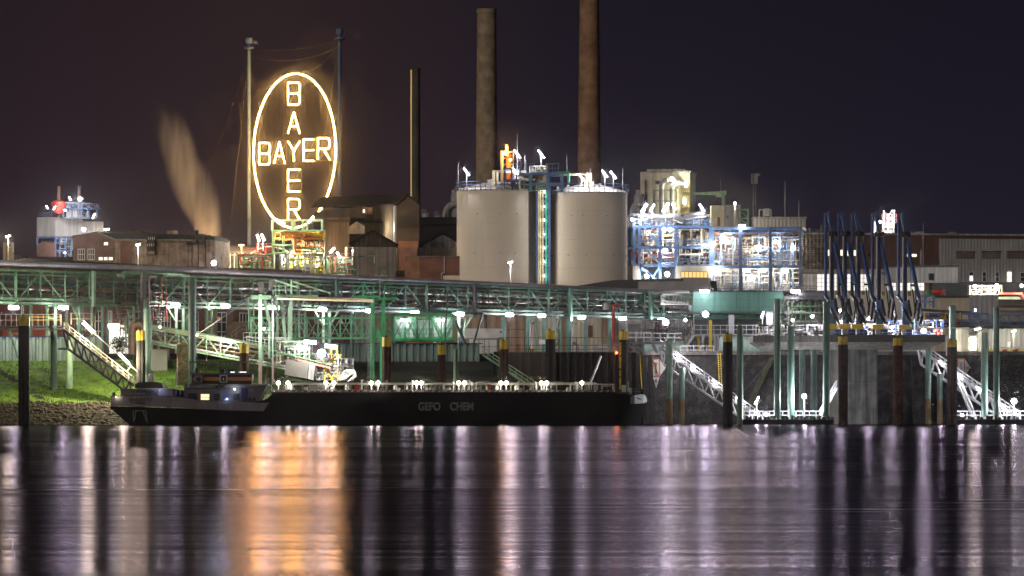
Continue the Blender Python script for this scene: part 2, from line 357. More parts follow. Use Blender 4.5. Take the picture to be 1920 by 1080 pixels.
def grass_mat():
    m = mat('bank grass', (0.12, 0.26, 0.012), 0.9, 0, 0.5, 0.45, 1.0, 0, c2=(0.13, 0.17, 0.03))
    t = m.node_tree; b = t.nodes['Principled BSDF']
    if not b.inputs['Base Color'].links or len([n for n in t.nodes if n.type == 'MIX']) == 0:      # bare stony soil below the grass line
        src = b.inputs['Base Color'].links[0].from_socket; g = N(t, 'ShaderNodeNewGeometry'); s = N(t, 'ShaderNodeSeparateXYZ'); t.links.new(g.outputs['Position'], s.inputs[0])
        n = N(t, 'ShaderNodeTexNoise'); n.inputs['Scale'].default_value = .5; t.links.new(g.outputs['Position'], n.inputs['Vector'])
        a = N(t, 'ShaderNodeMath', operation='MULTIPLY_ADD'); t.links.new(n.outputs[0], a.inputs[0]); a.inputs[1].default_value = 2.5; t.links.new(s.outputs[2], a.inputs[2])
        r = N(t, 'ShaderNodeMapRange'); r.inputs['From Min'].default_value = 4.2; r.inputs['From Max'].default_value = 4.7; t.links.new(a.outputs[0], r.inputs[0])
        mi = N(t, 'ShaderNodeMix', data_type='RGBA'); mi.inputs[6].default_value = (.03, .024, .016, 1); t.links.new(r.outputs[0], mi.inputs[0]); t.links.new(src, mi.inputs[7]); t.links.new(mi.outputs[2], b.inputs['Base Color'])
        # low light on the grass behind the barge painted as a darker, browner colour
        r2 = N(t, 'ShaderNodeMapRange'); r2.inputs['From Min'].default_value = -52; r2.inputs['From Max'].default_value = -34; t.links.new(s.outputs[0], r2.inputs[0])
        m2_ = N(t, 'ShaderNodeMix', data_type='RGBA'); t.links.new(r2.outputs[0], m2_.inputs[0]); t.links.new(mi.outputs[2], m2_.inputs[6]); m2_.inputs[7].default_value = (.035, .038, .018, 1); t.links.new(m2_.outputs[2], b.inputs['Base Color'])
    return m
rnd = random.Random(4)
def bankz(x, y):
    pr = [(796, -3), (806, -0.2), (814, 3.4), (822, 4.3), (858, 10.3), (864, 11.0)]
    if x < -78: pass
    for (a, za), (b, zb) in zip(pr, pr[1:]):
        if y <= b: z = za + (zb - za) * (y - a) / (b - a); break
    else: z = pr[-1][1]
    return z
from mathutils import noise as mn
def nz(x, y, s, k=0): return mn.noise(Vector((x * s, y * s, k)))
q = MB(); vs = []; fs = []; nx, ny = 240, 56
x0b, x1b = -150.0, xq + 1
for j in range(ny + 1):
    for i in range(nx + 1):
        x = x0b + (x1b - x0b) * i / nx; y = 796 + 68 * j / ny
        vs.append((x, y, bankz(x, y) + (0.30 * nz(x, y, 0.35) + 0.12 * nz(x, y, 1.3)) * (1 if y < 857 else 0.2)))
for j in range(ny):
    for i in range(nx): a = j * (nx + 1) + i; fs.append((a, a + 1, a + nx + 2, a + nx + 1))
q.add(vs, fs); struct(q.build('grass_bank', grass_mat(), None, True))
# tussocks of longer grass
q = MB()
for k in range(9000):
    x = rnd.uniform(-92, -20); y = rnd.uniform(813.5, 859); z = bankz(x, y)
    h = rnd.uniform(0.12, 0.38); a = rnd.uniform(0, 6.28); w_ = rnd.uniform(0.08, 0.2)
    dx, dy = math.cos(a) * w_, math.sin(a) * w_; lx, ly = rnd.uniform(-.15, .15), rnd.uniform(-.15, .15)
    q.add([(x - dx, y - dy, z - 0.1), (x + dx, y + dy, z - 0.1), (x + lx, y + ly, z + h)], [(0, 1, 2)])
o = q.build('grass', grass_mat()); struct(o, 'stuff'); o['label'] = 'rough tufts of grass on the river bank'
# riprap
def rock(q, c, r):
    import_v = [(0, 0, 1), (.9, 0, .4), (.28, .85, .4), (-.72, .52, .4), (-.72, -.52, .4), (.28, -.85, .4), (.72, .52, -.4), (-.28, .85, -.4), (-.9, 0, -.4), (-.28, -.85, -.4), (.72, -.52, -.4), (0, 0, -1)]
    f = [(0, 1, 2), (0, 2, 3), (0, 3, 4), (0, 4, 5), (0, 5, 1), (1, 6, 2), (2, 7, 3), (3, 8, 4), (4, 9, 5), (5, 10, 1), (2, 6, 7), (3, 7, 8), (4, 8, 9), (5, 9, 10), (1, 10, 6), (11, 7, 6), (11, 8, 7), (11, 9, 8), (11, 10, 9), (11, 6, 10)]
    s = [r * rnd.uniform(.6, 1.2) for _ in range(3)]; a = rnd.uniform(0, 6.28); ca, sa = math.cos(a), math.sin(a)
    vs = []
    for x, y, z in import_v:
        x *= s[0] * rnd.uniform(.75, 1.2); y *= s[1] * rnd.uniform(.75, 1.2); z *= s[2] * 0.7 * rnd.uniform(.75, 1.2)
        vs.append((c[0] + x * ca - y * sa, c[1] + x * sa + y * ca, c[2] + z))
    q.add(vs, f)
STONE = mat('bank stones', (0.045, 0.037, 0.025), 0.9, 0, 0.5, 1.5, 0.2, 0, c2=(0.10, 0.085, 0.055))
q = MB()
for k in range(6500):
    x = rnd.uniform(-104, -30); y = 805.3 + 8.6 * rnd.random() ** 0.85 + 1.2 * nz(x, 0, 0.2)
    rock(q, (x, y, bankz(x, y) + 0.1), rnd.uniform(0.2, 0.55))
o = q.build('rocks', STONE); struct(o, 'stuff'); o['label'] = 'loose armour stones along the water at the foot of the grass bank'
# concrete steps crossing the bank
q = MB()
for k in range(13):
    p = Vector((X(-6, 850) + k * 0.85, 851 - k * 2.5, 0)); p.z = bankz(p.x, p.y) + 0.12
    q.box(p.x - 0.5, p.x + 0.5, p.y - 0.5, p.y + 1.0, p.z - 0.3, p.z + 0.2)
solo(q, 'bank_steps', CONC, 'old concrete steps running down the grass bank behind the leftmost pile', 'steps')

SHEET = mat('pale green sheet piling', (0.40, 0.52, 0.44), 0.5, 0, 0.2, 0.3, 0, 0.25)
SHEET2 = mat('grey green sheet piling', (0.22, 0.31, 0.29), 0.5, 0, 0.25, 0.3, 0, 0.3)
def sheetwall(name, fr, pa, pb, zt, zb, mats, label, cat='wall', pitch=1.15, dep=0.42):
    a = fr.at(pa, 0); b = fr.at(pb, 0); L = (b - a).length; d = (b - a).normalized(); n = fr.n
    k = int(L / pitch); pts = []
    for i in range(k):
        for f, o in ((0, 0), (0.32, 0), (0.5, dep), (0.82, dep)): pts.append(a + d * pitch * (i + f) + n * o)
    q = MB(); vs = [Vector((p.x, p.y, zb(p.x) if callable(zb) else zb)) for p in pts] + [Vector((p.x, p.y, zt)) for p in pts]; m_ = len(pts)
    q.add(vs, [(i, i + 1, m_ + i + 1, m_ + i) for i in range(m_ - 1)]); 
    q.m = 1; q.bar(a + Vector((0, 0, zt + .08)) + n * 0.2, b + Vector((0, 0, zt + .08)) + n * 0.2, 0.6, 0.16)
    return solo(q, name, mats, label, cat)
sheetwall('flood_wall', Fr(-120, 862, 203, 862), -120, 203, Z(632, 862), 8.5, [SHEET, DBLUE], 'pale green corrugated sheet pile wall along the top of the grass bank behind the stair')
sheetwall('flood_wall', Fr(560, 861, 905, 861), 600, 905, Z(645, 861), 8.5, [SHEET2, DBLUE], 'grey green corrugated sheet pile wall behind the barge deck between bright green posts')
# quay walls
STONEW = mat('quay stone wall', (0.017, 0.0155, 0.017), 0.9, 0, 0.6, 0.35, 0.6, 0.5, c2=(0.055, 0.05, 0.05))
_t = STONEW.node_tree; _b = _t.nodes['Principled BSDF']
_g = N(_t, 'ShaderNodeNewGeometry'); _v = N(_t, 'ShaderNodeTexVoronoi'); _v.inputs['Scale'].default_value = 4.5; _t.links.new(_g.outputs['Position'], _v.inputs['Vector'])
_bn = N(_t, 'ShaderNodeBump'); _bn.inputs['Distance'].default_value = 0.25; _bn.inputs['Strength'].default_value = 0.9; _t.links.new(_v.outputs[0], _bn.inputs['Height']); _t.links.new(_bn.outputs[0], _b.inputs['Normal'])
MOSS = mat('mossy stone', (0.045, 0.06, 0.02), 0.9, 0, 0.5, 0.8, 0.5, c2=(0.09, 0.085, 0.07))
q = MB(); xa, xb = X(1205, 850), X(2350, 850)
q.prism([(xa, 845, -2), (xa, 852, GZ), (xa, 858, GZ), (xa, 858, -2)], (0, 0, 0), (xb - xa, 0, 0))
t = thing('quay_wall', 'sloped dark stone quay wall rising from the water behind the right gangways', 'wall', (xa, 850, 0))
q.build('wall', STONEW, t)
q = MB(); q.box(xa, xb, 851.6, 853.2, GZ - 0.35, GZ + 0.25); q.build('coping', CONC, t)
q = MB()     # stair flight set diagonally on the wall
for k in range(34):
    f = k / 33; px = 1447 - 52 * f; z = 11.2 - 9.6 * f; y = 845 + 7 * (z + 2) / 14
    q.box(X(px, y) - .45, X(px, y) + .45, y - 0.75, y + 0.1, z - 0.3, z)
q.build('stair', MOSS, t)
q = MB(); q.tube(P(1393, 735, 846), P(1452, 668, 849), 0.05, 6); q.build('handrail', DGREY, t)
q = MB()
for px, wd in ((1712, 22), (1760, 16)):
    x = X(px, 846); s_ = S(wd, 846)
    q.prism([(x, 843.5, -2), (x, 849, GZ - 0.6), (x, 856, GZ - 0.6), (x, 856, -2)], (0, 0, 0), (s_, 0, 0))
q.build('buttress', STONEW, t)
sheetwall('quay_sheet_wall', Fr(925, 846, 1208, 846), 925, 1208, GZ, -2, [BLACKP, CONC], 'dark rusty sheet pile quay wall behind the bow of the barge', pitch=1.3, dep=0.5)
q = MB(); q.box(X(932, 845), X(1043, 845), 844.6, 846.3, 4, GZ - 0.02)
solo(q, 'concrete_wall', mat('stained quay concrete', (0.06, 0.043, 0.034), 0.9, 0, 0.5, 0.4, 0.3, 0.6), 'brown stained concrete face in front of the dark sheet piling', 'wall')
# small diagonal brace pipe on the dark quay
q = MB(); q.tube(P(1106, 720, 840), P(1127, 668, 843), 0.22, 8)
solo(q, 'fender_pipe', GREY, 'pale slanting pipe leaning on the dark quay behind the barge bow', 'pipe')
# guard rail on the quay
q = MB(); q.rail([(X(935, 853), 853, GZ), (X(1178, 853), 853, GZ)], 2.6, 4.2, 0.06, (1.0, 0.5, 0.25))
solo(q, 'guard_railing', DGREY, 'long dark guard railing along the quay edge in front of the tan hall', 'railing')
# ------------------------------------------------------------------ background buildings and towers
def bld(name, label, cat, fr, x0, y0, x1, depth, wm, rm=None, zb=GZ, over=0.4, gable=None):
    """oriented box building on frame fr; y0 = eaves row at mid; gable = ridge height in m"""
    c = (x0 + x1) / 2; zt = Z(y0, fr.Y(c)); a = fr.at(x0, zb)
    t = thing(name, label, cat, (a + fr.at(x1, zb)) / 2)
    q = MB(); fr.box(q, x0, y0, x1, 0, 0, -depth, zb); q.build('wall', wm, t)
    if rm:
        q = MB(); A = fr.at(x0, zt + .003, over); B = fr.at(x1, zt + .003, over); C = fr.at(x1, zt + .003, -depth - over); D = fr.at(x0, zt + .003, -depth - over)
        e = (B - A).normalized() * over; A -= e; D -= e; B += e; C += e
        if gable is None: u = Vector((0, 0, 0.45)); q.hexa([A, B, C, D, A + u, B + u, C + u, D + u])
        else:
            M1 = (A + D) / 2 + Vector((0, 0, gable)); M2 = (B + C) / 2 + Vector((0, 0, gable)); u = Vector((0, 0, 0.25))
            q.add([A, B, C, D, M1, M2, A + u, B + u, C + u, D + u, M1 + u, M2 + u],
                  [(0, 1, 5, 4), (2, 3, 4, 5), (6, 10, 11, 7), (8, 11, 10, 9), (0, 6, 7, 1), (2, 8, 9, 3), (0, 4, 10, 6), (4, 3, 9, 10), (1, 7, 11, 5), (5, 11, 8, 2)])
            q.m = 1
            q.add([A - e * -1, D + e, M1 + e - Vector((0, 0, .02))], [(0, 1, 2)]); q.add([B - e, C - e, M2 - e - Vector((0, 0, .02))], [(0, 2, 1)])
        q.build('roof', [rm, wm], t)
    return t
def win(t, fr, x0, y0, x1, y1, glass, frame=WHITE, nx=2, ny=2, fw=0.14, off=0.0, name='window'):
    q = MB(); fr.box(q, x0, y0, x1, y1, off + 0.01, off + 0.05); g = q.build(name, glass, t)
    c = (x0 + x1) / 2; zt, zb = Z(y0, fr.Y(c)), Z(y1, fr.Y(c)); q = MB()
    a = fr.at(x0, 0, off + .09); b = fr.at(x1, 0, off + .09)
    for i in range(nx + 1):
        p = a.lerp(b, i / nx); q.bar(p + Vector((0, 0, zb)), p + Vector((0, 0, zt)), fw)
    for j in range(ny + 1):
        z = zb + (zt - zb) * j / ny; q.bar(a + Vector((0, 0, z)), b + Vector((0, 0, z)), fw * 0.98)
    q.build('frame', frame, g); return g
def frame_grid(fr, xs, ys, depth, w, q=None, diag=()):
    """steel frame: columns at columns xs (front and back), beams at rows ys; diag: (i,j) braced bays"""
    q = q or MB(); c = xs[len(xs) // 2]; zs = [Z(y, fr.Y(c)) for y in ys]
    for o in (0, -depth):
        for x in xs: q.bar(fr.at(x, zs[-1], o), fr.at(x, zs[0], o), w)
        for z in zs[:-1]: q.bar(fr.at(xs[0], z, o), fr.at(xs[-1], z, o), w * 0.92)
    for x in xs:
        for z in zs[:-1]: q.bar(fr.at(x, z, 0), fr.at(x, z, -depth), w * 0.85)
    for i, j in diag: q.bar(fr.at(xs[i], zs[j], .02), fr.at(xs[i + 1], zs[j + 1], .02), w * 0.5)
    return q
def clutter(t, fr, x0, y0, x1, y1, depth, n, mats, seed, r=(0.05, 0.2), name='pipework', off=0.0, seg=(1.0, 6.0)):
    """rectangular pipe runs winding through a block of space"""
    rd = random.Random(seed); c = (x0 + x1) / 2; Y = fr.Y(c); zt, zb = Z(y0, Y), Z(y1, Y)
    a0 = fr.at(x0, 0); L = (fr.at(x1, 0) - a0).length
    def cl(v, a, b): return max(a, min(b, v))
    for mi, m in enumerate(mats):
        q = MB()
        for k in range(n // len(mats)):
            u, v, o = rd.uniform(0, L), rd.uniform(zb, zt), rd.uniform(-depth, 0) + off; pts = [(u, v, o)]
            rr = rd.uniform(*r); last = -1
            for _ in range(rd.randint(2, 5)):
                ax = rd.choice([i for i in (0, 0, 1, 1, 2) if i != last]); last = ax; s_ = rd.choice((-1, 1)) * rd.uniform(*seg)
                p = list(pts[-1]); p[ax] += s_
                p = [cl(p[0], 0, L), cl(p[1], zb, zt), cl(p[2], off - depth, off)]; pts.append(tuple(p))
            q.path([a0 + fr.d * u_ + fr.n * o_ + Vector((0, 0, v_)) for u_, v_, o_ in pts], rr, 6)
            if rd.random() < .35:
                u_, v_, o_ = pts[0]; c_ = a0 + fr.d * u_ + fr.n * o_ + Vector((0, 0, v_)); q.lathe([(0.01, -.3), (rr * 2.2, -.25), (rr * 2.2, .25), (.01, .3)], c_, 8)
        if q.v: q.build(name, m, t, True)
def vessel(t, c, r, h, m, name='vessel', dome=0.35, n=20):
    q = MB(); q.lathe([(r * .25, -h * .0), (r * .7, r * dome * .35), (r, r * dome), (r, h - r * dome), (r * .7, h - r * dome * .35), (r * .2, h)], c, n)
    q.lathe([(r * 1.04, h * .3), (r * 1.04, h * .3 + .1)], c, n); q.lathe([(r * 1.04, h * .66), (r * 1.04, h * .66 + .1)], c, n)
    return q.build(name, m, t, True)
def deckrail(t, fr, x0, x1, y, o=0.0, h=1.1, m=GREY, name='railing', depth=None, step=1.3, r=0.035):
    z = Z(y, fr.Y((x0 + x1) / 2)); q = MB(); pts = [fr.at(x0, z, o), fr.at(x1, z, o)]
    if depth: pts = [fr.at(x0, z, o - depth)] + pts + [fr.at(x1, z, o - depth)]
    q.rail(pts, h, step, r); return q.build(name, m, t)
def mast(px, y0, y1, Y, r, name, label, cat, m=GREY):
    q = MB(); q.tube(P(px, y1, Y), P(px, y0, Y), r, 8, r * 0.6); return solo(q, name, m, label, cat)

# --- far left pole, crane-like tower, left plant tower, green roof, street lamps
f = Fr(0, 1250, 200, 1250)
t = thing('vent_tower', 'small dim steel tower far away at the left edge', 'tower', f.at(22, GZ))
q = frame_grid(f, [8, 22], [456, 470, 700], 3, .5); q.build('frame', SANDPIPE, t)
q = MB(); f.box(q, 9, 462, 21, 700, -.5, -2.5, GZ); q.build('column', SANDPIPE, t)
deckrail(t, f, 22, 38, 488, m=GREY)
lamp(P(15, 443, 1080), 'lit street lamp on a pale pole at the left edge above the pipe bridge', 'bar', (1, 0, .2), 0.9, .12, 6000, WARM, E_W, GZ, name='street_lamp')
lamp(P(259, 459, 1040), 'street lamp on a pale pole in front of the old brick building', 'bar', (1, 0, .2), 0.9, .12, 14000, WARM, E_W, GZ, name='street_lamp')
lamp(P(957, 492, 1020), 'street lamp on a pale pole in front of the left white tank', 'bar', (1, 0, .2), 0.9, .12, 9000, (1, .9, .76), E_W, GZ, name='street_lamp')

f = Fr(69, 1302, 104, 1300); g = Fr(104, 1300, 195, 1303)
t = thing('process_tower', 'boxy grey clad process tower on steel legs with two short stacks, far left', 'tower', f.at(90, GZ))
q = MB(); a = [f.at(69, 0), f.at(104, 0), g.at(155, 0), g.at(155, 0, -9) + Vector((-3, 4, 0))]; zt, zb = Z(407, 1300), Z(443, 1300)
q.prism([Vector((p.x, p.y, zb)) for p in a], (0, 0, 0), (0, 0, zt - zb)); q.build('cladding', mat('tower cladding', (0.42, 0.42, 0.40), .5, 0, .15, .2, 0, .25), t)
q = MB(); g.box(q, 155, 415, 195, 452, -1, -10); q.build('annex', GREYCLAD, t)
q = MB(); f.box(q, 70, 456, 104, 700, .3, -9, GZ); q.build('lower_wall', DKBRICK, t)
q = MB(); f.box(q, 73, 444.2, 104, 456, -1.2, -8); q.build('plinth', GREY, t)
q = frame_grid(g, [104, 112, 122, 134], [445, 456, 470, 700], 6, .35); frame_grid(f, [70, 104], [445, 458], 6, .5, q); q.build('steel_frame', BLUE, t)
clutter(t, g, 104, 446, 136, 488, 6, 34, [WHITE, SANDPIPE, GREY], 3)
for i, (px, py, rr, m_) in enumerate(((111, 353, 3.2, BRONZE), (149, 352, 3.4, STEELP))):
    q = MB(); r_ = S(rr, 1300); q.lathe([(r_, 0), (r_, Z(py, 1300) - zt), (r_ * 1.25, Z(py, 1300) - zt + .1), (r_ * 1.25, Z(py, 1300) - zt + .5)], (X(px, 1300), 1299, zt), 16); q.build('stack', m_, t, True)
q = MB(); c = (X(111, 1300), 1298, Z(401, 1300)); q.lathe([(1.0, 0), (1.4, .9), (1.35, 1.2), (1.8, 1.9), (1.8, 3.0), (1.1, 3.4)], c, 18); q.build('cyclone', RED, t, True)
clutter(t, f, 118, 380, 152, 408, 4, 40, [WHITE, GREY, LBLUE], 8, (.05, .25))
for (x0, x1, y) in ((73, 104, 407), (92, 104, 400), (105, 155, 389), (128, 172, 390)):
    deckrail(t, f, x0, x1, y, m=LBLUE, depth=4)
q = MB(); f.box(q, 105, 389.5, 172, 391, 0, -5); q.build('platform', BLUE, t)
q = frame_grid(f, [118, 135, 152, 165], [391, 407], 5, .3); q.build('upper_frame', BLUE, t)
q = MB(); f.box(q, 128, 391, 141, 407, -1, -4); q.build('cabin', WHITE, t)
lamp(P(150, 373, 1292), 'very bright floodlight beside the right stack of the boxy grey tower', 'round', r=.8, power=7000, em=E_W)
lamp(P(157, 430, 1284), 'bright floodlight on the wall of the boxy grey tower', 'round', r=.8, power=9000, em=E_W)
lamp(P(131, 372, 1294), 'thin tilted tube lamp left of the right stack on the boxy grey tower', 'bar', (-.5, 0, 1), 1, .12, 1200, em=E_W)
lamp(P(102, 390, 1294), 'tilted tube lamp beside the red cyclone on the boxy grey tower', 'bar', (.5, 0, 1), 1, .1, 500, em=E_W)
lamp(P(88, 388, 1294), 'tilted tube lamp leaning left above the boxy grey tower', 'bar', (-.7, 0, 1), 1, .09, 300, em=E_W)
lamp(P(176, 405, 1294), 'tilted tube lamp on the right edge of the boxy grey tower', 'bar', (.5, 0, 1), 1.4, .12, 600, em=E_W)
lamp(P(122, 394, 1290), 'round lamp under the red cyclone of the boxy grey tower', 'round', r=.35, power=500, em=E_W)
lamp(P(122, 474, 1296), 'lamp between the legs of the boxy grey tower', 'round', r=.3, power=1500, em=E_W)
lamp(P(200, 430, 1300), 'wide warm lamp on the flat roof behind the old brick building', 'bar', L=1.3, r=.15, power=1200, color=WARM, em=E_Y)
f = Fr(30, 1150, 137, 1150)
bld('green_hall', 'low hall with a pale green end wall in front of the boxy grey tower', 'hall', f, 52, 491, 137, 25, mat('pale green render', (0.22, 0.42, 0.30), .8, 0, .2, .2), DROOF, gable=1.3)

f = Fr(137, 1102, 403, 1098); FB = f
t = bld('brick_building', 'old brick and plaster building with dark roof and lit small windows left of the sign', 'building', f, 137, 443, 215, 18, DKBRICK, None)
q = MB(); f.box(q, 215, 448, 403, 0, -.02, -18, GZ); q.build('plaster_wall', PLASTER, t)
q = MB(); f.box(q, 226, 452, 248, 500, .0, .12); q.build('brick_infill', REDBRICK, t)
q = MB(); f.box(q, 185, 446, 214, 500, .0, .1); q.build('brick_panel', DKBRICK, t)
q = MB(); q.prism([f.pt(215, 448.5, .5), f.pt(403.5, 450.5, .5), f.pt(403, 446, .5), f.pt(395, 441, .5), f.pt(275, 438, .5), f.pt(184, 435, .5)], (0, 0, 0), -f.n * 17)
q.prism([f.pt(136.5, 443.2, .5), f.pt(184.5, 435.2, .5), f.pt(216, 448.4, .5), f.pt(215.5, 447, .5), f.pt(185, 433.8, .5), f.pt(136.5, 441.8, .5)], (0, 0, 0), -f.n * 17); q.build('roof', DROOF, t)
q = MB(); q.prism([f.pt(137, 443.4, .02), f.pt(184.5, 435.4, .02), f.pt(214, 448.2, .02), f.pt(214, 452, .02), f.pt(137, 452, .02)], (0, 0, 0), -f.n * .4); q.build('gable', DKBRICK, t)
q = MB(); q.bar(f.pt(184.5, 435.6, .65), f.pt(216, 449, .65), .3); q.bar(f.pt(215, 449, .65), f.pt(403, 450.8, .65), .25); q.build('gutter', PCONC, t)
q = MB(); q.prism([f.pt(222, 437.5, -3), f.pt(244, 429, -3), f.pt(258, 430, -3), f.pt(276, 438.5, -3)], (0, 0, 0), -f.n * 8); q.build('roof_monitor', RUST, t)
for x0, x1 in ((146.5, 158.5), (165, 177)): win(t, f, x0, 467, x1, 487, GLASS, WHITE, 3, 2, .16)
for x0, y0, x1, y1 in ((195, 454, 203, 460), (185, 482, 193, 488), (195, 482, 202, 488), (204, 482, 212, 488)): win(t, f, x0, y0, x1, y1, E_WIN, PCONC, 2, 1, .06, .1)
for x in (185, 214.5, 250, 315, 352): q = MB(); f.box(q, x - .5, 448, x + .5, 500, 0, .25); q.build('pilaster', PLASTER, t)
q = MB(); f.box(q, 278, 446, 293, 478, .1, 1.6); f.box(q, 276, 455, 295, 457, .1, 2.2); q.build('filter_box', RUST, t)
q = MB()
for k in range(8): f.box(q, 279.5 + k * 1.8, 445 if k % 2 else 457, 280.4 + k * 1.8, 450 if k % 2 else 462, 1.65, 1.9)
q.build('hooks', WHITE, t)
q = MB(); f.box(q, 279, 471, 293, 477, 1.65, 1.75); q.build('panel', PLASTER, t)
q = frame_grid(f, [352, 360, 372, 385], [445, 456, 500], 2.5, .22); q.build('stair_frame', RUST, t); clutter(t, f, 352, 440, 385, 458, 2.5, 16, [RUST, DGREY], 5, (.05, .15), off=2)
q = MB(); q.tube(f.at(370, Z(452, 1085), 1), f.at(370, Z(428, 1085), 1), .45, 10); q.build('vent_pipe', RUST, t)
q = MB(); f.box(q, 306, 431, 320, 441, -4, -8); q.build('roof_box', PLASTER, t)
lamp(P(401, 493, 1030), 'blue white floodlight low in front of the right end of the old brick building', 'round', r=.85, power=6000, color=(.8, .95, 1), em=E_W)

f = Fr(403, 1166, 500, 1164)
t = bld('arched_hall', 'long hall with a curved translucent roof left of the process plant', 'hall', f, 400, 474, 492, 30, mat('blue grey wall', (.12, .14, .17), .7), None)
q = MB(); A = f.at(400, 0); B = f.at(470, 0)
prof = []
for k in range(13):
    a = math.pi * k / 12; prof.append((-4 - 20 * (1 - math.cos(a)) / 2 + 4, Z(474, 1165) + math.sin(a) * 1.9))
for (o0, z0), (o1, z1) in zip(prof, prof[1:]):
    q.add([A + f.n * o0 + Vector((0, 0, z0)), B + f.d * 2 + f.n * o0 + Vector((0, 0, z0)), B + f.d * 2 + f.n * o1 + Vector((0, 0, z1)), A + f.n * o1 + Vector((0, 0, z1))], [(0, 1, 2, 3)])
q.build('roof', mat('milky roof sheet', (.45, .46, .5), .35, 0, .2, .3), t)
q = MB()
for k in range(12):
    p = f.at(400 + k * 8, Z(474, 1165), .1); q.bar(p, p - Vector((0, 0, 5)), .25)
arc = [f.at(470, Z(474 - 13 * math.sin(math.pi * k / 10), 1160), .3) + f.d * (k * .95) for k in range(11)]
for a_, b_ in zip(arc, arc[1:]): q.bar(a_, b_, .35)
q.bar(f.at(400, Z(478, 1165), .2), f.at(490, Z(478, 1165), .2), .25); q.build('rib', GREY, t)

# --- the round illuminated sign between two masts, letters as light tubes
YS = 1600.0
fs = Fr(475, YS + 10, 630, YS - 10)
SIGN = emis('sign light tubes', (1, 0.53, 0.125), 165, True)
tm = []
for px, yt, Y_, lb, m_ in ((467, 71, 1625, 'tall grey white mast left of the glowing sign', mat('mast paint', (.15, .23, .42), .6, 0, .2, .3)), (637, 54, 1575, 'tall blue grey mast right of the glowing sign', mat('mast paint dark', (.11, .18, .38), .6, 0, .2, .3))):
    t = thing('sign_mast', lb, 'mast', (X(px, Y_), Y_, GZ)); z1 = Z(yt + 22, Y_)
    q = MB(); q.tube((X(px, Y_), Y_, GZ), (X(px, Y_), Y_, z1), S(4.3, Y_), 16, S(3.2, Y_)); q.build('pole', m_, t, True)
    q = MB(); q.lathe([(S(3, Y_), 0), (S(9.5, Y_), .3), (S(9.5, Y_), .8), (S(3, Y_), 1)], (X(px, Y_), Y_, z1), 16); q.build('platform', m_, t)
    q = MB(); c = (X(px, Y_), Y_, z1 + 1); h = Z(yt, Y_) - z1 - 1; q.lathe([(S(3, Y_), 0), (S(3.5, Y_), h * .3), (S(6.3, Y_), h * .35), (S(6.3, Y_), h)], c, 14)
    if px < 500: q.tube((c[0] + 1, c[1], c[2] + 1.5), (c[0] + 2.6, c[1], c[2] + 1.5), .25); q.rail([(c[0] + .5, c[1] - .5, c[2] + .5), (c[0] + 2.8, c[1] - .5, c[2] + .5)], 1.4, .8, .06)
    q.build('head', m_, t)
t = thing('round_sign', 'huge glowing oval sign of warm light tubes with crossed letters', 'sign', fs.at(551, GZ))
q = MB(); cx, cy, ax, ay = 552.5, 281.5, 77.0, 144.5; n = 96; ring = []
for k in range(n):
    a = 2 * math.pi * k / n; ring.append(fs.pt(cx + ax * math.cos(a), cy - ay * math.sin(a) - 4.5 * math.cos(a) + 1, 0))
for k in range(n): q.tube(ring[k], ring[(k + 1) % n], S(1.2, YS), 6, cap=False)
q.build('ring', SIGN, t)
GL = {'B': [(0, 0, 0, 4), (0, 4, 2.6, 4), (2.6, 4, 3, 3.5), (3, 3.5, 3, 2.5), (3, 2.5, 2.6, 2), (0, 2, 2.6, 2), (2.6, 2, 3, 1.5), (3, 1.5, 3, .5), (3, .5, 2.6, 0), (2.6, 0, 0, 0)],
      'A': [(0, 0, 1.5, 4), (1.5, 4, 3, 0), (.6, 1.35, 2.4, 1.35)], 'Y': [(0, 4, 1.5, 2.1), (3, 4, 1.5, 2.1), (1.5, 2.1, 1.5, 0)],
      'E': [(0, 0, 0, 4), (0, 4, 3, 4), (0, 2, 3, 2), (0, 0, 3, 0)],
      'R': [(0, 0, 0, 4), (0, 4, 2.6, 4), (2.6, 4, 3, 3.5), (3, 3.5, 3, 2.5), (3, 2.5, 2.6, 2), (2.6, 2, 0, 2), (1.4, 2, 3, 0)]}
def glyph(ch, x0, y0, x1, y1):
    q = MB()
    for a, b, c, d in GL[ch]: q.tube(fs.pt(x0 + (x1 - x0) * a / 3, y1 - (y1 - y0) * b / 4), fs.pt(x0 + (x1 - x0) * c / 3, y1 - (y1 - y0) * d / 4), S(.85, YS), 6)
    q.build('letter', SIGN, t)
for ch, y0, y1 in (('B', 155, 196), ('A', 210, 250), ('Y', 265, 303), ('E', 318, 359), ('R', 373, 412)): glyph(ch, 540, y0, 562, y1)
for ch, x0, x1, y0 in (('B', 486, 506, 268), ('A', 514, 534, 266), ('E', 569, 588, 261.5), ('R', 596, 618, 259)): glyph(ch, x0, y0, x1, y0 + 40)
q = MB()       # thin back frames around the letters, tube light on them put in as a glow, and the cable net that carries them
for (x0, y0, x1, y1) in ((539, 153, 563, 198), (487, 266, 510, 310), (516, 264, 536, 308), (571, 259, 590, 303), (597, 257, 621, 301), (539, 316, 564, 361)):
    c = [fs.pt(x0, y0, -.4), fs.pt(x1, y0, -.4), fs.pt(x1, y1, -.4), fs.pt(x0, y1, -.4)]
    q = MB()
    for k in range(4): q.bar(c[k], c[(k + 1) % 4], .12)
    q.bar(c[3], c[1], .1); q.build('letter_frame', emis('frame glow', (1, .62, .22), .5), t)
q = MB()
for k in range(26):
    x = 479 + k * 5.8; dx = (x - cx) / ax; h = math.sqrt(max(0, 1 - dx * dx)) * ay; q.bar(fs.pt(x, cy - h, -.3), fs.pt(x, cy + h, -.3), .035)
q.build('cable_net', mat('steel cable', (.10, .09, .08), .9), t)
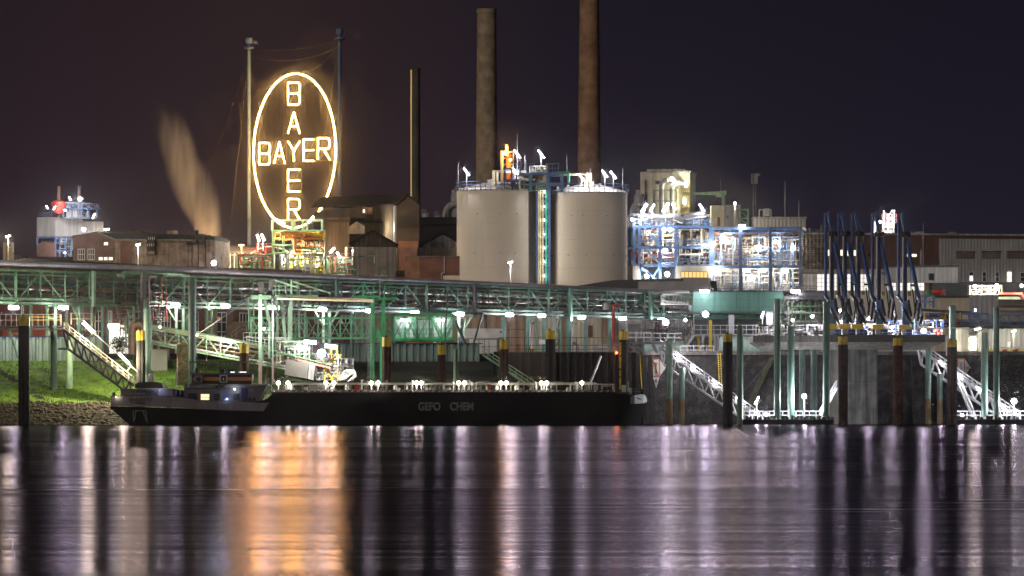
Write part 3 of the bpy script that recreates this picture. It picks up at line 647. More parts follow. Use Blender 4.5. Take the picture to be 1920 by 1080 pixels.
lM = Vector((X(467, 1625), 1625, Z(92, 1625))); rM = Vector((X(637, 1575), 1575, Z(75, 1575)))
q = MB()
def sag(a, b, s, r=.035):
    pts = [a.lerp(b, k / 14) - Vector((0, 0, s * 4 * (k / 14) * (1 - k / 14))) for k in range(15)]
    for u_, v_ in zip(pts, pts[1:]): q.bar(u_, v_, 2 * r)
sag(lM, rM, 1.5); sag(lM - Vector((0, 0, 2)), rM - Vector((0, 0, 2)), 3); sag(fs.pt(552, 137), rM - Vector((0, 0, 1)), 3)
sag(lM, P(372, 330, 1660), 6); sag(lM, P(505, 300, 1600), 1); sag(lM, P(430, 440, 1620), 1); sag(rM, P(722, 300, 1560), 5); sag(rM, P(600, 300, 1600), 1)
solo(q, 'stay_cable', mat('stay cable', (.16, .13, .10), .6, .2), 'thin stay cables strung from the two tall masts of the glowing sign', 'cables')

# --- dark timber hall group right of the sign
fa = Fr(586, 1230, 745, 1165); fb = Fr(744, 1165, 786, 1166)
t = thing('timber_hall', 'tall dark board clad hall with a gabled end below the steel stack', 'hall', fb.at(745, GZ))
q = MB(); fa.box(q, 588, 388, 744.5, 0, 0, -1.5, GZ); q.build('wall', WOOD, t)
z = Z(385, 1170); q = MB(); zr = Z(373, 1175)
g4 = [fb.at(744, GZ, .1), fb.at(786, GZ, .1), Vector((0, 0, 0)), Vector((0, 0, 0)), Vector((0, 0, 0))]
g4[2] = fb.at(786, z, .1); g4[3] = fb.at(764, zr + .3, .1); g4[4] = fb.at(744, z, .1)
q.prism(g4, (0, 0, 0), -fb.n * .5); q.build('gable', WOODH, t)
q = MB(); far = fa.at(584, Z(388.5, 1230)) - fa.at(744, z); L1 = fb.at(743, z - .2, .5); Rg = fb.at(764, zr + .5, .5); L2 = fb.at(787, z - .2, .5)
for a_, b_ in ((L1, Rg), (Rg, L2)):
    u = Vector((0, 0, .35)); q.hexa([a_, b_, b_ + far, a_ + far, a_ + u, b_ + u, b_ + far + u, a_ + far + u])
q.build('roof', DROOF, t)
q = MB(); fa.box(q, 742.5, 386, 744, 458, .1, .6); q.build('drainpipe', WHITE, t)
q = MB(); f2 = fa; f2.box(q, 690, 389, 699, 402, .1, 1.5); q.build('loft_door', PLASTER, t)
q = MB(); fa.box(q, 692.5, 393, 695.5, 399, 1.5, 1.6); q.build('loft_window', E_WIN, t)
q = frame_grid(fa, [690, 704], [402, 410, 418, 426, 434, 445], 2.5, .22); 
q2 = MB(); q2.v = [p + fa.n * 3.5 for p in q.v]; q2.f = q.f; q2.mi = q.mi; q2.build('stair_tower', WOOD, t)
q = MB(); fb.box(q, 746, 452, 783, 466, .3, .8); q.build('brick_band', ORBRICK, t)
q = MB(); fb.box(q, 748, 464, 781, 0, .15, .9, GZ); q.build('dark_door', DKBRICK, t)
lamp(fa.pt(724, 428, 3.5), 'warm round lamp on the long wall of the dark timber hall', 'round', r=.7, power=5000, color=WARM, em=E_Y)
f = Fr(586, 1160, 660, 1155)
t = bld('wooden_shed', 'dark flat roofed shed behind the process plant', 'shed', f, 605, 416, 655, 14, WOOD, DROOF, over=.6)
q = MB(); f.box(q, 590, 408, 657, 415.6, .2, -14); q.build('parapet', WOOD, t)
f = Fr(650, 1150, 690, 1150)
q = MB(); c = [f.pt(654, 438), f.pt(683.5, 438), f.pt(683.5, 424), f.pt(669, 415), f.pt(654, 425)]; q.prism(c, (0, 0, 0), (0, 5, 0))
solo(q, 'dormer', mat('patchy pale boards', (.34, .28, .20), .9, 0, .4, .4, 0, .4), 'small pale gabled loft on the dark shed roof', 'loft')
f = Fr(655, 1120, 745, 1120)
t = thing('gabled_shed', 'broad gabled shed with dark roof in front of the timber hall', 'shed', f.at(700, GZ))
q = MB(); c = [f.pt(655, 463), f.pt(745, 463), f.pt(745, 459), f.pt(699, 433), f.pt(655, 457)]; q.prism(c, (0, .3, 0), (0, 6, 0)); q.build('gable', WOOD, t)
q = MB(); f.box(q, 662, 463.2, 741, 0, 0, -6, GZ); q.build('wall', mat('stained pale wall', (.34, .30, .26), .85, 0, .3, .3, 0, .4), t)
q = MB()
for a_, b_ in (((653, 458), (699, 432)), ((699, 432), (747, 460))): q.bar(f.pt(*a_, .1), f.pt(*b_, .1), .4, .35)
q.build('verge', DROOF, t)
f = Fr(785, 1180, 870, 1180)
t = thing('gabled_shed', 'gabled shed with pale vertical boards between timber hall and left tank', 'shed', f.at(820, GZ))
q = MB(); c = [f.pt(793, 464), f.pt(857, 464), f.pt(857, 455), f.pt(831, 439), f.pt(793, 459)]; q.prism(c, (0, .3, 0), (0, 5, 0)); q.build('gable', mat('white grey boards', (.42, .40, .40), .8, 0, .4, .6, 0, .6), t)
q = MB(); f.box(q, 785, 464.2, 862, 0, 0, -8, GZ); q.build('wall', mat('tan wall', (.45, .38, .30), .85, 0, .3, .3, 0, .4), t)
q = MB()
for a_, b_ in (((785, 463), (831, 437)), ((831, 437), (862, 452))): q.bar(f.pt(*a_, .1), f.pt(*b_, .1), .4, .45)
q.build('verge', DROOF, t)
f = Fr(785, 1260, 870, 1260)
bld('dark_hall', 'low black hall behind the gabled shed left of the tanks', 'hall', f, 786, 421, 866, 20, DROOF, DROOF, gable=2)
q = MB(); f.box(q, 786, 455, 812, 0, 15, -2, GZ); solo(q, 'dark_annex', DROOF, 'dark annex wall between timber hall and gabled shed', 'building')
f = Fr(740, 1060, 880, 1060)
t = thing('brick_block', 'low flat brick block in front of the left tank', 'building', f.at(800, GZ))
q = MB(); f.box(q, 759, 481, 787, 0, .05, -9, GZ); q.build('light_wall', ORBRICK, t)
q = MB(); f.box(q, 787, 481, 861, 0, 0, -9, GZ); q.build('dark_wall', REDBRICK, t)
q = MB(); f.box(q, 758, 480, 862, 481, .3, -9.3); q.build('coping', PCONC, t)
q = MB(); q.path([f.pt(833, 482, .3), f.pt(833, 511, .3), f.pt(828, 513, .3), f.pt(828, 540, .3)], .14); q.build('drainpipe', GREY, t)
q = MB(); f.box(q, 831, 517, 862, 530, .2, 1.2); q.build('duct', SANDPIPE, t)
# hidden bins behind
for px, y0, r_, lb in ((822, 402, 7.5, 'short white cylindrical bin behind the dark hall'), (799, 398, 8, 'white bin close to the steel stack')):
    c = (X(px, 1330), 1330, GZ); q = MB(); rr = S(r_, 1330); q.lathe([(rr, 0), (rr, Z(y0 + 3, 1330) - GZ), (rr * .6, Z(y0 + 1, 1330) - GZ), (.1, Z(y0, 1330) - GZ)], c, 20)
    q.rail([(c[0] - rr, c[1] - rr, Z(y0 + 3, 1330)), (c[0], c[1] - rr, Z(y0 + 3, 1330))], 1.1, .6, .05)
    solo(q, 'storage_bin', GREYCLAD, lb, 'bin', smooth=True)
def duct_silo(px0, sgn, lb, Y_, s=1.0):
    t = thing('dust_silo', lb, 'silo', (X(px0, Y_), Y_, GZ)); f = Fr(px0 - 50, Y_, px0 + 50, Y_)
    q = MB(); f.box(q, px0 - 5 * s, 356, px0 + 13 * s, 396, 0, -4); q.build('head_box', CREAM, t)
    q = MB(); f.box(q, px0 - 1, 361, px0 + 3, 367, .02, .1); q.build('hatch', DGREY, t)
    q = MB(); pts = []
    for k in range(9):
        a = math.pi / 2 * k / 8; pts.append(P(px0 - 16 * s + (16 * s) * (1 - math.cos(a)), 404 - 20 * math.sin(a), Y_ - 1))
    q.path([P(px0 - 16 * s, 420, Y_ - 1)] + pts, S(6.5, Y_), 14); q.build('duct', GREYCLAD, t, True)
    q = MB(); q.lathe([(.4, 0), (S(9, Y_), 3), (S(9, Y_), 8), (.4, 9.5)], (X(px0 + 2, Y_), Y_, Z(424, Y_)), 18)
    q.bar((X(px0 + 2, Y_), Y_, GZ), (X(px0 + 2, Y_), Y_, Z(423, Y_)), 1.2); q.build('hopper', GREYCLAD, t, True)
duct_silo(852, 1, 'cream silo head with a fat bent duct behind the left tank', 1300)
# steel stack and brick chimneys
def chimney(px, y0, y1, w0, w1, Y_, name, label, m, n=32):
    t = thing(name, label, 'chimney', (X(px, Y_), Y_, GZ)); z1 = Z(y0, Y_); zz = Z(y1, Y_); r1 = S(w0 / 2, Y_); r2 = S(w1 / 2, Y_)
    rb = r2 + (r2 - r1) * (zz - GZ) / (z1 - zz)
    q = MB(); q.lathe([(rb, 0), (r1, z1 - GZ)], (X(px, Y_), Y_, GZ), n); q.build('shaft', m, t, True)
    q = MB(); q.lathe([(r1 * 1.0, -1.4), (r1 * 1.05, -1.3), (r1 * 1.05, 0), (r1 * .8, .02)], (X(px, Y_), Y_, z1), n); q.build('rim', m, t, True)
    return t, r1
C1 = brick('old chimney brick', (.44, .35, .24), (.34, .27, .19), (.34, .28, .2), 1.2)
C2 = brick('red chimney brick', (.42, .24, .13), (.32, .19, .11), (.28, .2, .14), 1.2)
t, r1 = chimney(912.5, 17, 335, 36, 40.5, 1500, 'brick_chimney', 'old brown chimney rising behind the left white tank', C1)
t, r1 = chimney(1105, -25, 315, 36, 43.5, 1470, 'brick_chimney', 'taller reddish banded chimney rising behind the right white tank', C2)
q = MB()
for k in range(9):
    z = Z(205 + k * 14, 1470); rr = S(39 + k * .35, 1470) / 2 + .04; q.lathe([(rr, 0), (rr + .09, .02), (rr + .09, .3), (rr, .32)], (X(1105, 1470), 1470, z), 32, False)
q.build('band', RUST, t)
t, r1 = chimney(779, 128, 375, 17.5, 18.5, 1420, 'steel_stack', 'slim grey steel stack with a string of tiny lamps up its left side', mat('stack steel', (.11, .105, .09), .8, 0, .35, .3, 0, .4), 20)
q = MB()
for k in range(56):
    z = Z(134 + k * 4.4, 1420); q.box(X(770.4, 1420), X(771.4, 1420), 1419.0, 1419.4, z, z + .22)
q.build('light_string', emis('string light', (1, .62, .2), 3), t)
q = MB(); q.rail([(X(786, 1420), 1419, Z(k, 1420)) for k in (372, 130)], .3, 3, .05); q.build('ladder', GREY, t)

# --- two white tanks
TANK = mat('tank paint', (.86, .79, .69), .85, 0, .05, .08, 0, .04); TANK.node_tree.nodes['Principled BSDF'].inputs['Specular IOR Level'].default_value = .15
TDOME = mat('tank dome paint', (.62, .62, .62), .45, 0, .1, .2)
def tank(pxc, wpx, yrim, Y_, label, seed):
    r = S(wpx / 2, Y_); c = Vector((X(pxc, Y_), Y_, GZ)); zt = Z(yrim, Y_ - 0) - GZ
    t = thing('storage_tank', label, 'tank', c)
    q = MB(); q.lathe([(r, 0), (r, zt)], c, 96, False); q.build('shell', TANK, t, True)
    q = MB(); prof = [(r, zt), (r + .06, zt), (r + .06, zt + .25)]
    for k in range(8): a = k / 7; prof.append(((r - .2) * (1 - a), zt + .3 + 1.7 * (1 - (1 - a) ** 2)))
    q.lathe(prof, c, 96, False)
    for k in range(28):
        a = 2 * math.pi * k / 28; d = Vector((math.cos(a), math.sin(a), 0)); q.bar(c + d * (r - .4) + Vector((0, 0, zt + .6)), c + d * 1.5 + Vector((0, 0, zt + 2.15)), .16)
    q.build('dome', TDOME, t, True)
    q = MB(); n = 48; pts = [c + Vector((math.cos(2 * math.pi * k / n) * (r + .35), math.sin(2 * math.pi * k / n) * (r + .35), zt)) for k in range(n + 1)]
    q.rail(pts, 2.0, 3, .05, (1.0, .66, .33)); q.build('railing', LBLUE, t)
    q = MB()
    for a_, b_ in zip(pts, pts[1:]): q.bar(a_ + Vector((0, 0, .9)), b_ + Vector((0, 0, .9)), .22, .12)
    q.build('rim_pipe', BRONZE, t)
    q = MB()
    for row in range(11): q.lathe([(r, zt * row / 12 + 2.2), (r + .012, zt * row / 12 + 2.21), (r + .012, zt * row / 12 + 2.27), (r, zt * row / 12 + 2.28)], c, 96, False)
    q.build('weld_seam', mat('weld seam', (.76, .69, .60), .8, 0, .2, .3), t, True)
    rd = random.Random(seed); q = MB()
    for row in range(4):
        for k in range(5):
            a = math.pi + (k + rd.uniform(.2, .8)) * math.pi / 5; d = Vector((math.cos(a), math.sin(a), 0)); p = c + d * r + Vector((0, 0, zt - 5 - row * 8.6)); q.tube(p, p + d * .12, .10, 8)
    q.build('bolt_plates', DGREY, t)
    for k in range(9):
        q = MB(); a = rd.uniform(0, 6.28); d = Vector((math.cos(a), math.sin(a), 0)); p = c + d * r * rd.uniform(.2, .8) + Vector((0, 0, zt + .8)); q.tube(p, p + Vector((0, 0, rd.uniform(1, 1.8))), .3, 8); q.build('nozzle', WHITE, t)
    return t, c, r, zt
TY = 1100
tankA, cA, rA, zA = tank(931, 149, 360, TY, 'white cylindrical tank, the left one of the pair, warm lit', 1)
tankB, cB, rB, zB = tank(1103.5, 145, 364, TY, 'white cylindrical tank, the right one of the pair, with a slanting shadow', 2)
f = Fr(1000, TY - 6, 1040, TY - 6)
t = thing('tank_stair_tower', 'narrow blue and green service tower squeezed between the two white tanks', 'tower', f.at(1018, GZ))
q = frame_grid(f, [1007, 1030], [322, 333] + [343 + 17 * k for k in range(11)] + [700], 4, .5); q.build('frame', BLUE, t)
q = MB(); f.box(q, 1022, 345, 1026, 0, .4, -.3, GZ); q.build('green_riser', mat('sea green pipe', (.03, .35, .22), .4, 0, .2, .5), t)
q = MB()
for x, m_ in ((1010, 0), (1013.5, 0), (1018, 0)): q.tube(f.at(x, GZ, .2), f.at(x, Z(340, TY), .2), .17, 8)
q.build('riser', SANDPIPE, t, True)
clutter(t, f, 1008, 345, 1029, 528, 3, 30, [GREY, DBLUE, WHITE], 12, (.05, .15))
q = MB(); 
for k in range(10): f.box(q, 1008, 350 + 17 * k, 1029, 351.5 + 17 * k, 0, -3.5)
q.build('landing', DBLUE, t)
for k in range(7):
    lamp(f.pt(1020, 361 + 26 * k, .9), 'small lamp, number %s from the top in the stair tower between the tanks' % ('one two three four five six seven'.split()[k]), 'round', r=.22, power=110, color=NEUT, em=E_W, group='lamps in the stair tower between the tanks')
f = Fr(900, TY - 8, 1100, TY - 8)
t = thing('rooftop_platform', 'blue steel platform with railings and pipes spanning above the two tanks', 'platform', f.at(1000, Z(330, TY)))
q = MB(); f.box(q, 975, 324, 1050, 329, 0, -6); f.box(q, 944, 336, 992, 338, 0, -5); q.build('deck', LBLUE, t)
q = frame_grid(f, [995, 1027, 1054], [326, 345, 360], 5, .6); q.build('leg', LBLUE, t)
q = frame_grid(f, [946, 960, 975], [316, 338, 356], 5, .3); q.build('side_frame', BLUE, t)
for a_, b_, y in ((965, 1002, 324), (1024, 1048, 324), (948, 980, 337), (948, 975, 316)): deckrail(t, f, a_, b_, y, m=LBLUE, depth=5, h=2.0, r=.05)
clutter(t, f, 994, 312, 1026, 326, 4, 36, [mat('sea green pipe', (0, 0, 0)), SANDPIPE, WHITE], 21, (.08, .22))
clutter(t, f, 975, 330, 1024, 356, 4, 60, [WHITE, GREY, SANDPIPE, mat('sea green pipe', (0, 0, 0))], 22, (.06, .25))
for y, xs in ((321, [(926, 926), (932, 932)]), (326, [(1107, 1107), (1101, 1101)])):
    for x, _ in xs:
        q = MB(); q.path([f.pt(x, 352, -2), f.pt(x, y, -2), f.pt(985 if x < 1000 else 1050, y, -2)], .32, 10); q.build('pipe', SANDPIPE, t, True)
q = MB(); q.path([f.pt(1045, 324, 0), f.pt(1066, 324, 0), f.pt(1066, 340, 0)], .3, 8); q.build('pipe', mat('sea green pipe', (0, 0, 0)), t, True)
q = MB()
for x, y in ((859, 305), (970, 250), (986, 300), (1063, 290), (1107, 315), (1168, 315), (984, 290), (1014, 282)): q.tube(f.pt(x, y + 40, -1), f.pt(x, y, -1), .06, 6)
q.build('lightning_rod', GREY, t)
for px, py, lb in ((875, 322, 'tilted tube lamp at the left edge of the left tank roof'), (970, 289, 'tilted tube lamp beside the amber column above the tanks'), (1015, 289, 'large tilted tube lamp topmost above the stair tower between the tanks'),
                   (966, 320, 'tilted tube lamp over the right side of the left tank roof'), (1091, 333, 'small tilted tube lamp left on the right tank roof'), (1134, 326, 'tilted tube lamp in the middle of the right tank roof'), (1150, 328, 'tilted tube lamp at the right on the right tank roof')):
    big = 1.5 if py < 300 else 1.0
    lamp(P(px, py, TY - 7), lb, 'bar', (.62, 0, -.8), 1.9 * (1.15 if big > 1 else 1), .15, 1500 * big, COOL, E_W, Z(356, TY), group=None)
f = Fr(930, 1180, 980, 1180)
t = thing('amber_column', 'slender process column glowing amber above the left tank', 'column', f.at(954, GZ))
vessel(t, f.at(954, GZ), S(5, 1180), Z(288, 1180) - GZ, ORANGE, 'shell')
q = MB(); q.path([f.pt(941, 345, 1), f.pt(941, 286, 1), f.pt(952, 286, 1)], .35, 8); q.path([f.pt(950, 290, 1), f.pt(950, 274, 1)], .4, 8); q.build('pipe', SANDPIPE, t, True)
q = frame_grid(f, [943, 962], [284, 296, 308, 320, 340], 4, .2); q.build('frame', SANDPIPE, t); deckrail(t, f, 942, 963, 296, m=SANDPIPE, h=1.2)
for px, py, lb in ((950, 277, 'amber lamp on the very top of the amber column'), (944, 288, 'amber lamp at the bent pipe of the amber column'), (957, 300, 'amber lamp halfway down the amber column')):
    lamp(f.pt(px, py, 1.6), lb, 'round', r=.5, power=1000, color=SODIUM, em=emis('amber glass', (1, .6, .14), 14))

# --- cream tower, crane block, telecom mast
f = Fr(1200, 1256, 1300, 1254)
t = bld('cream_tower', 'tall cream clad tower with fat bent ducts, flood lit on its right side', 'tower', f, 1214, 324, 1294, 12, CREAM, PCONC, over=.3)
q = MB(); f.box(q, 1200, 322, 1214, 364, -.5, -9); q.build('side_box', CREAM, t)
q = MB(); f.box(q, 1211, 316, 1284, 321.5, -1.5, -10); q.build('roof_box', PCONC, t)
q = MB(); f.box(q, 1209, 337, 1211, 700, .0, .5); f.box(q, 1229, 339, 1237, 345, .02, .3); q.build('louvre', DGREY, t)
for x, yt, rr in ((1243, 343, 7), (1262, 348, 5.5)):
    q = MB(); pts = [f.pt(x, 420, 2.5)] + [f.pt(x + 12 - 12 * math.cos(a), yt + 8 - 12 * math.sin(a), 2.5) for a in (0, .4, .8, 1.2, 1.57)]; q.path(pts + [f.pt(x + 20, yt - 4, 2.0)], S(rr * .75, 1255), 14); q.build('duct', mat('duct steel', (.26, .26, .27), .4, .6, .3, .4), t, True)
q = frame_grid(f, [1229, 1250, 1272], [358, 378, 420], 3, .25); q2 = MB(); q2.v = [p + f.n * 4.5 for p in q.v]; q2.f = q.f; q2.mi = q.mi; q2.build('duct_frame', mat('olive steel', (.20, .24, .14), .5), t)
q = MB()
for k in range(6): f.box(q, 1279, 348 + 10 * k, 1294, 349 + 10 * k, .1, 1.5)
q.build('gantry', YEL2, t)
lamp(f.pt(1262, 336, 2.6), 'strong warm lamp above the bent ducts of the cream tower', 'round', r=.75, power=4200, color=(1, .95, .75), em=E_Y)
lamp(f.pt(1289, 346, 3), 'bright warm lamp high on the right edge of the cream tower', 'bar', (0, 0, 1), 1.6, .3, 3600, (1, .95, .72), E_Y)
lamp(f.pt(1286, 378, 3), 'bright warm lamp lower on the right edge of the cream tower', 'bar', (0, 0, 1), 1.6, .3, 3600, (1, .95, .72), E_Y)
duct_silo(1196, 1, 'cream silo head with a bent duct between right tank and cream tower', 1330, .6)
f = Fr(1300, 1240, 1400, 1240)
t = bld('cream_block', 'cream roof block under the pale green crane', 'building', f, 1334, 385, 1358, 8, mat('bright cream wall', (.66, .62, .45), .7), None)
q = MB(); f.box(q, 1358, 384, 1389, 0, -.3, -8, GZ); q.build('grey_wall', GREYCLAD, t)
q = MB(); f.box(q, 1345, 407, 1350, 424, .02, .3); f.box(q, 1362, 404, 1366, 409, -.2, .1); q.build('door', BRONZE, t)
q = frame_grid(f, [1376, 1394], [394, 410, 422, 440], 3, .28, None, [(0, 0), (0, 1)]); q2 = MB(); q2.v = [p + f.n * 4 + Vector((1, 0, 0)) for p in q.v]; q2.f = q.f; q2.mi = q.mi; q2.build('side_stair', GREEN, t)
lamp(P(1378, 381, 1225), 'warm street lamp beside the pale green crane', 'round', r=.5, power=3500, color=WARM, em=E_Y, pole=Z(425, 1225))
q = MB(); f.box(q, 1354, 358, 1360, 385, 0, -1.5); c = [f.pt(1300, 361, .2), f.pt(1300, 364.5, .2), f.pt(1345, 366, .2), f.pt(1362, 366, .2), f.pt(1362, 357, .2), f.pt(1345, 359, .2)]; q.prism(c, (0, 0, 0), (0, 1.2, 0)); f.box(q, 1342, 361, 1357, 370, 1.6, .3)
solo(q, 'roof_crane', PALEG, 'pale green jib crane with a flat arm on top of the cream block', 'crane')
f = Fr(1400, 1230, 1520, 1230)
t = bld('penthouse', 'long low grey penthouse behind the blue steel frames', 'building', f, 1413, 410, 1511, 10, GREYCLAD, PCONC, over=.2)
q = frame_grid(f, [1424, 1432, 1446], [393, 410], 3, .15); f.box(q, 1432, 391, 1443, 405, 0, -2); q.build('roof_plant', GREY, t)
t = thing('telecom_mast', 'lattice telecom mast with panel antennas behind the blue frames', 'mast', P(1415, 410, 1225))
q = MB()
for dx in (-2.2, 2.2): q.tube(P(1415 + dx, 408, 1225), P(1415 + dx, 340, 1225), .12, 6)
for k in range(13): q.bar(P(1412.8, 408 - k * 5.2, 1225), P(1417.2, 403 - k * 5.2, 1225), .1)
q.tube(P(1412, 325, 1225), P(1412, 305, 1225), .05, 6); q.build('lattice', DGREY, t)
q = MB()
for dx in (-5, 0, 4): c = P(1415 + dx, 344, 1223.5); q.box(c.x - .22, c.x + .22, c.y, c.y + .3, c.z, c.z + 2.4)
c = P(1423, 330, 1223.5); q.lathe([(.3, 0), (.3, .6)], c, 10); q.build('antenna', PCONC, t)
for px, y0, y1, lb in ((1351, 335, 360, 'thin lightning rod above the roof crane'), (1472, 340, 410, 'tall thin rod on the low grey penthouse'), (1498, 376, 410, 'short thin rod at the right end of the low grey penthouse'), (1189, 368, 420, 'thin rod beside the right white tank')):
    mast(px, y0, y1, 1210, .07, 'lightning_rod', lb, 'rod')
# --- process plant below the sign
f = Fr(430, 1130, 740, 1130); f1 = Fr(430, 1120, 740, 1120)
t = thing('process_plant', 'brightly lit green and orange process plant in front of the glowing sign', 'plant', f.at(560, GZ))
q = frame_grid(f, [511, 530, 548, 570, 590, 608], [432, 447, 459, 474, 520, 700], 8, .3); q.build('steel_frame', GREEN, t)
q = frame_grid(f, [509.5, 547, 551, 567, 575, 603], [412.5, 432], 5, .3); q.build('top_frame', PALEG, t)
for a_, b_, y, m_ in ((512, 560, 446, RED), (560, 606, 446, YEL2), (496, 520, 474, RED), (480, 520, 470, RED), (512, 606, 474, GREEN)): deckrail(t, f, a_, b_, y, m=m_, h=1.6, r=.05, depth=6)
for x in (572, 591):
    vessel(t, f.at(x, Z(474, 1130), 3), S(5.2, 1130), S(28, 1130), mat('grey vessel', (.30, .30, .29), .4, .4, .2, .4))
    vessel(t, f.at(x, GZ, 3), S(4.5, 1130), Z(478, 1130) - GZ, PCONC)
clutter(t, f1, 515, 436, 606, 448, 6, 36, [ORANGE, YEL2], 31, (.08, .3))
clutter(t, f1, 552, 446, 606, 472, 5, 34, [ORANGE, BRONZE, GREEN], 32, (.07, .25))
clutter(t, f1, 525, 476, 606, 520, 6, 80, [WHITE, PALEG, GREY, YEL2], 33, (.06, .22))
q = MB(); f.box(q, 512, 458, 545, 461, 1, -8); f.box(q, 512, 473, 606, 475, 1, -8); q.build('platform', GREEN, t)
q = MB(); f.box(q, 565, 507, 606, 511, 3.3, 3.6); f.box(q, 600, 447, 602, 511, 1, 1.3); q.build('yellow_beam', YEL2, t)
t2 = thing('pipe_rack_plant', 'low green framed pipe racks left of the process plant', 'plant', f.at(480, GZ))
q = frame_grid(f, [446, 458, 474, 490, 508], [477, 487, 498, 520], 8, .3, None, [(1, 1), (3, 0)]); q.build('steel_frame', mat('emerald steel', (.03, .28, .14), .5), t2)
clutter(t2, f1, 446, 478, 512, 505, 5, 60, [GREEN, mat('emerald steel', (0, 0, 0)), RED, SANDPIPE, WHITE], 34, (.07, .25))
deckrail(t2, f, 463, 508, 476, m=RED, h=1.3, r=.05)
vessel(t2, f.at(509, Z(497, 1130), 3), S(5, 1130), S(18, 1130), ORANGE)
t3 = thing('tank_farm_pipework', 'dense tangle of green steelwork with red handrails right of the process plant', 'plant', f.at(670, GZ))
q = frame_grid(f, [612, 626, 640, 654, 668, 682, 696, 710, 725], [482, 492, 503, 520], 9, .22, None, [(0, 0), (2, 1), (3, 0), (5, 1), (6, 0)]); q.build('steel_frame', GREEN, t3)
clutter(t3, f1, 612, 480, 726, 518, 7, 110, [GREEN, PALEG, RED, WHITE, mat('emerald steel', (0, 0, 0))], 35, (.05, .16))
for a_, b_, y in ((640, 700, 485), (665, 725, 478), (690, 725, 487), (620, 660, 495)): deckrail(t3, f, a_, b_, y, m=RED, h=1.1, r=.05)
deckrail(t3, f, 700, 726, 502, m=YEL2, h=1.0, r=.06)
q = MB(); q.path([f.pt(665, 500, 4), f.pt(665, 462, 4), f.pt(671, 458, 4), f.pt(678, 458, 4), f.pt(681, 464, 4), f.pt(681, 500, 4)], .5, 10); q.build('vent_loop', ALU, t3, True)
q = MB(); q.tube(f.pt(671, 470, 4.6), f.pt(680, 477, 4.6), .22); f.box(q, 648, 464, 652, 480, 4, 3); q.build('column', SANDPIPE, t3)
q = frame_grid(Fr(430, 1090, 740, 1090), [711, 726], [502, 540], 4, .3); q.build('end_frame', GREEN, t3)
q = MB(); f.box(q, 726, 508, 760, 516, 3, 0); q.build('bund_wall', PCONC, t3)
for px, py, lb, L_, pw in ((532, 480, 'left floodlight low in the process plant below the sign', 0, 4200), (537, 488, 'second floodlight low in the process plant below the sign', 0, 3000), (551, 475, 'wide lamp under the platform of the process plant', .9, 2200),
                       (578, 476, 'round lamp between the two plant columns', 0, 2000), (601, 476, 'wide lamp at the right end of the process plant', .9, 2400), (578, 489, 'lower round lamp between the two plant columns', 0, 1200),
                       (609, 470, 'small lamp right of the process plant', 0, 1100)):
    lamp(f.pt(px, py, 6), lb, 'bar' if L_ else 'round', L=.9, r=.28 if not L_ else .22, power=pw, color=(1, .97, .82), em=E_Y)
for px, py, lb, dx in ((487, 448, 'left of two tilted tube lamps left of the process plant', -.35), (496, 447, 'right of two tilted tube lamps left of the process plant', -.5), (625, 471, 'tilted tube lamp leaning right over the green steelwork', .9), (637, 480, 'second tilted tube lamp over the green steelwork', -.6),
                       (666, 468, 'tilted lamp beside the looped vent pipe', .5), (586, 413, 'warm floodlight at the lower right of the glowing oval sign', .8)):
    lamp(f.pt(px, py, 7), lb, 'bar', (dx, 0, 1), 1.5, .2, 2400 if py < 480 else 3200, (1, .95, .78), E_Y, None if px > 560 else Z(470, 1120), near=.8)
t = lamp(f.pt(528, 418, 7), 'long warm tube lamp at the lower left end of the glowing oval sign', 'bar', (1, 0, -.55), 2.2, .22, 2000, WARM, E_Y)

# --- dark roof strip and brick hall behind the pipe bridge
f = Fr(64, 1060, 790, 1150)
t = bld('long_brick_hall', 'long red brick hall with tall white framed windows behind the pipe bridge', 'hall', f, 58, 503, 862, 26, REDBRICK, None)
q = MB()
A = f.at(58, 0, .6); B = f.at(760, 0, .6)
zA, zB = Z(491.5, f.Y(100)), Z(519, f.Y(760)); za2, zb2 = Z(500, f.Y(100)), Z(526, f.Y(760))
q.hexa([A + Vector((0, 0, za2 - .8)), B + Vector((0, 0, zb2 - .8)), B - f.n * 26 + Vector((0, 0, zb2 - .8)), A - f.n * 26 + Vector((0, 0, za2 - .8)),
        A + Vector((0, 0, za2)), B + Vector((0, 0, zb2)), B - f.n * 9 + Vector((0, 0, zB)), A + f.d * 6 - f.n * 9 + Vector((0, 0, zA + 1))])
q.build('roof', DROOF, t)
for k, (x0, x1, y0, y1) in enumerate(((178, 190, 583, 640), (203, 209, 583, 640), (243, 252, 585, 640), (302, 319, 584, 640), (356, 371, 585, 640), (397, 424, 586, 640), (449, 466, 587, 606), (552, 572, 590, 606), (590, 604, 590, 606), (640, 655, 592, 606), (670, 690, 592, 606))):
    win(t, f, x0, y0, x1, y1, GLASS, WHITE, 2 if x1 - x0 < 16 else 3, 3 if y1 > 610 else 1, .18)
for x in (141, 196, 233, 268, 330, 385, 440, 500, 540, 580, 620, 660, 700, 740, 780): q = MB(); f.box(q, x - 1.5, 520, x + 1.5, 650, 0.02, .35, GZ); q.build('pilaster', REDBRICK, t)
q = MB()
for x in (95, 250, 340, 466, 610, 720): f.box(q, x, 530, x + .8, 650, .36, .5, GZ)
q.build('drainpipe', PCONC, t)
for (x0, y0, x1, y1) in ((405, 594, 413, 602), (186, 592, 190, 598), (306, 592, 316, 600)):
    q = MB(); f.box(q, x0, y0, x1, y1, .06, .08); q.build('glow_patch', emis('dim amber glow', (1, .55, .2), .35), t)  # dim amber glow painted over parts of the dark panes
f = Fr(0, 1000, 200, 1000)
q = MB(); c = X(108, 1010)
for px in (12, 60): pass
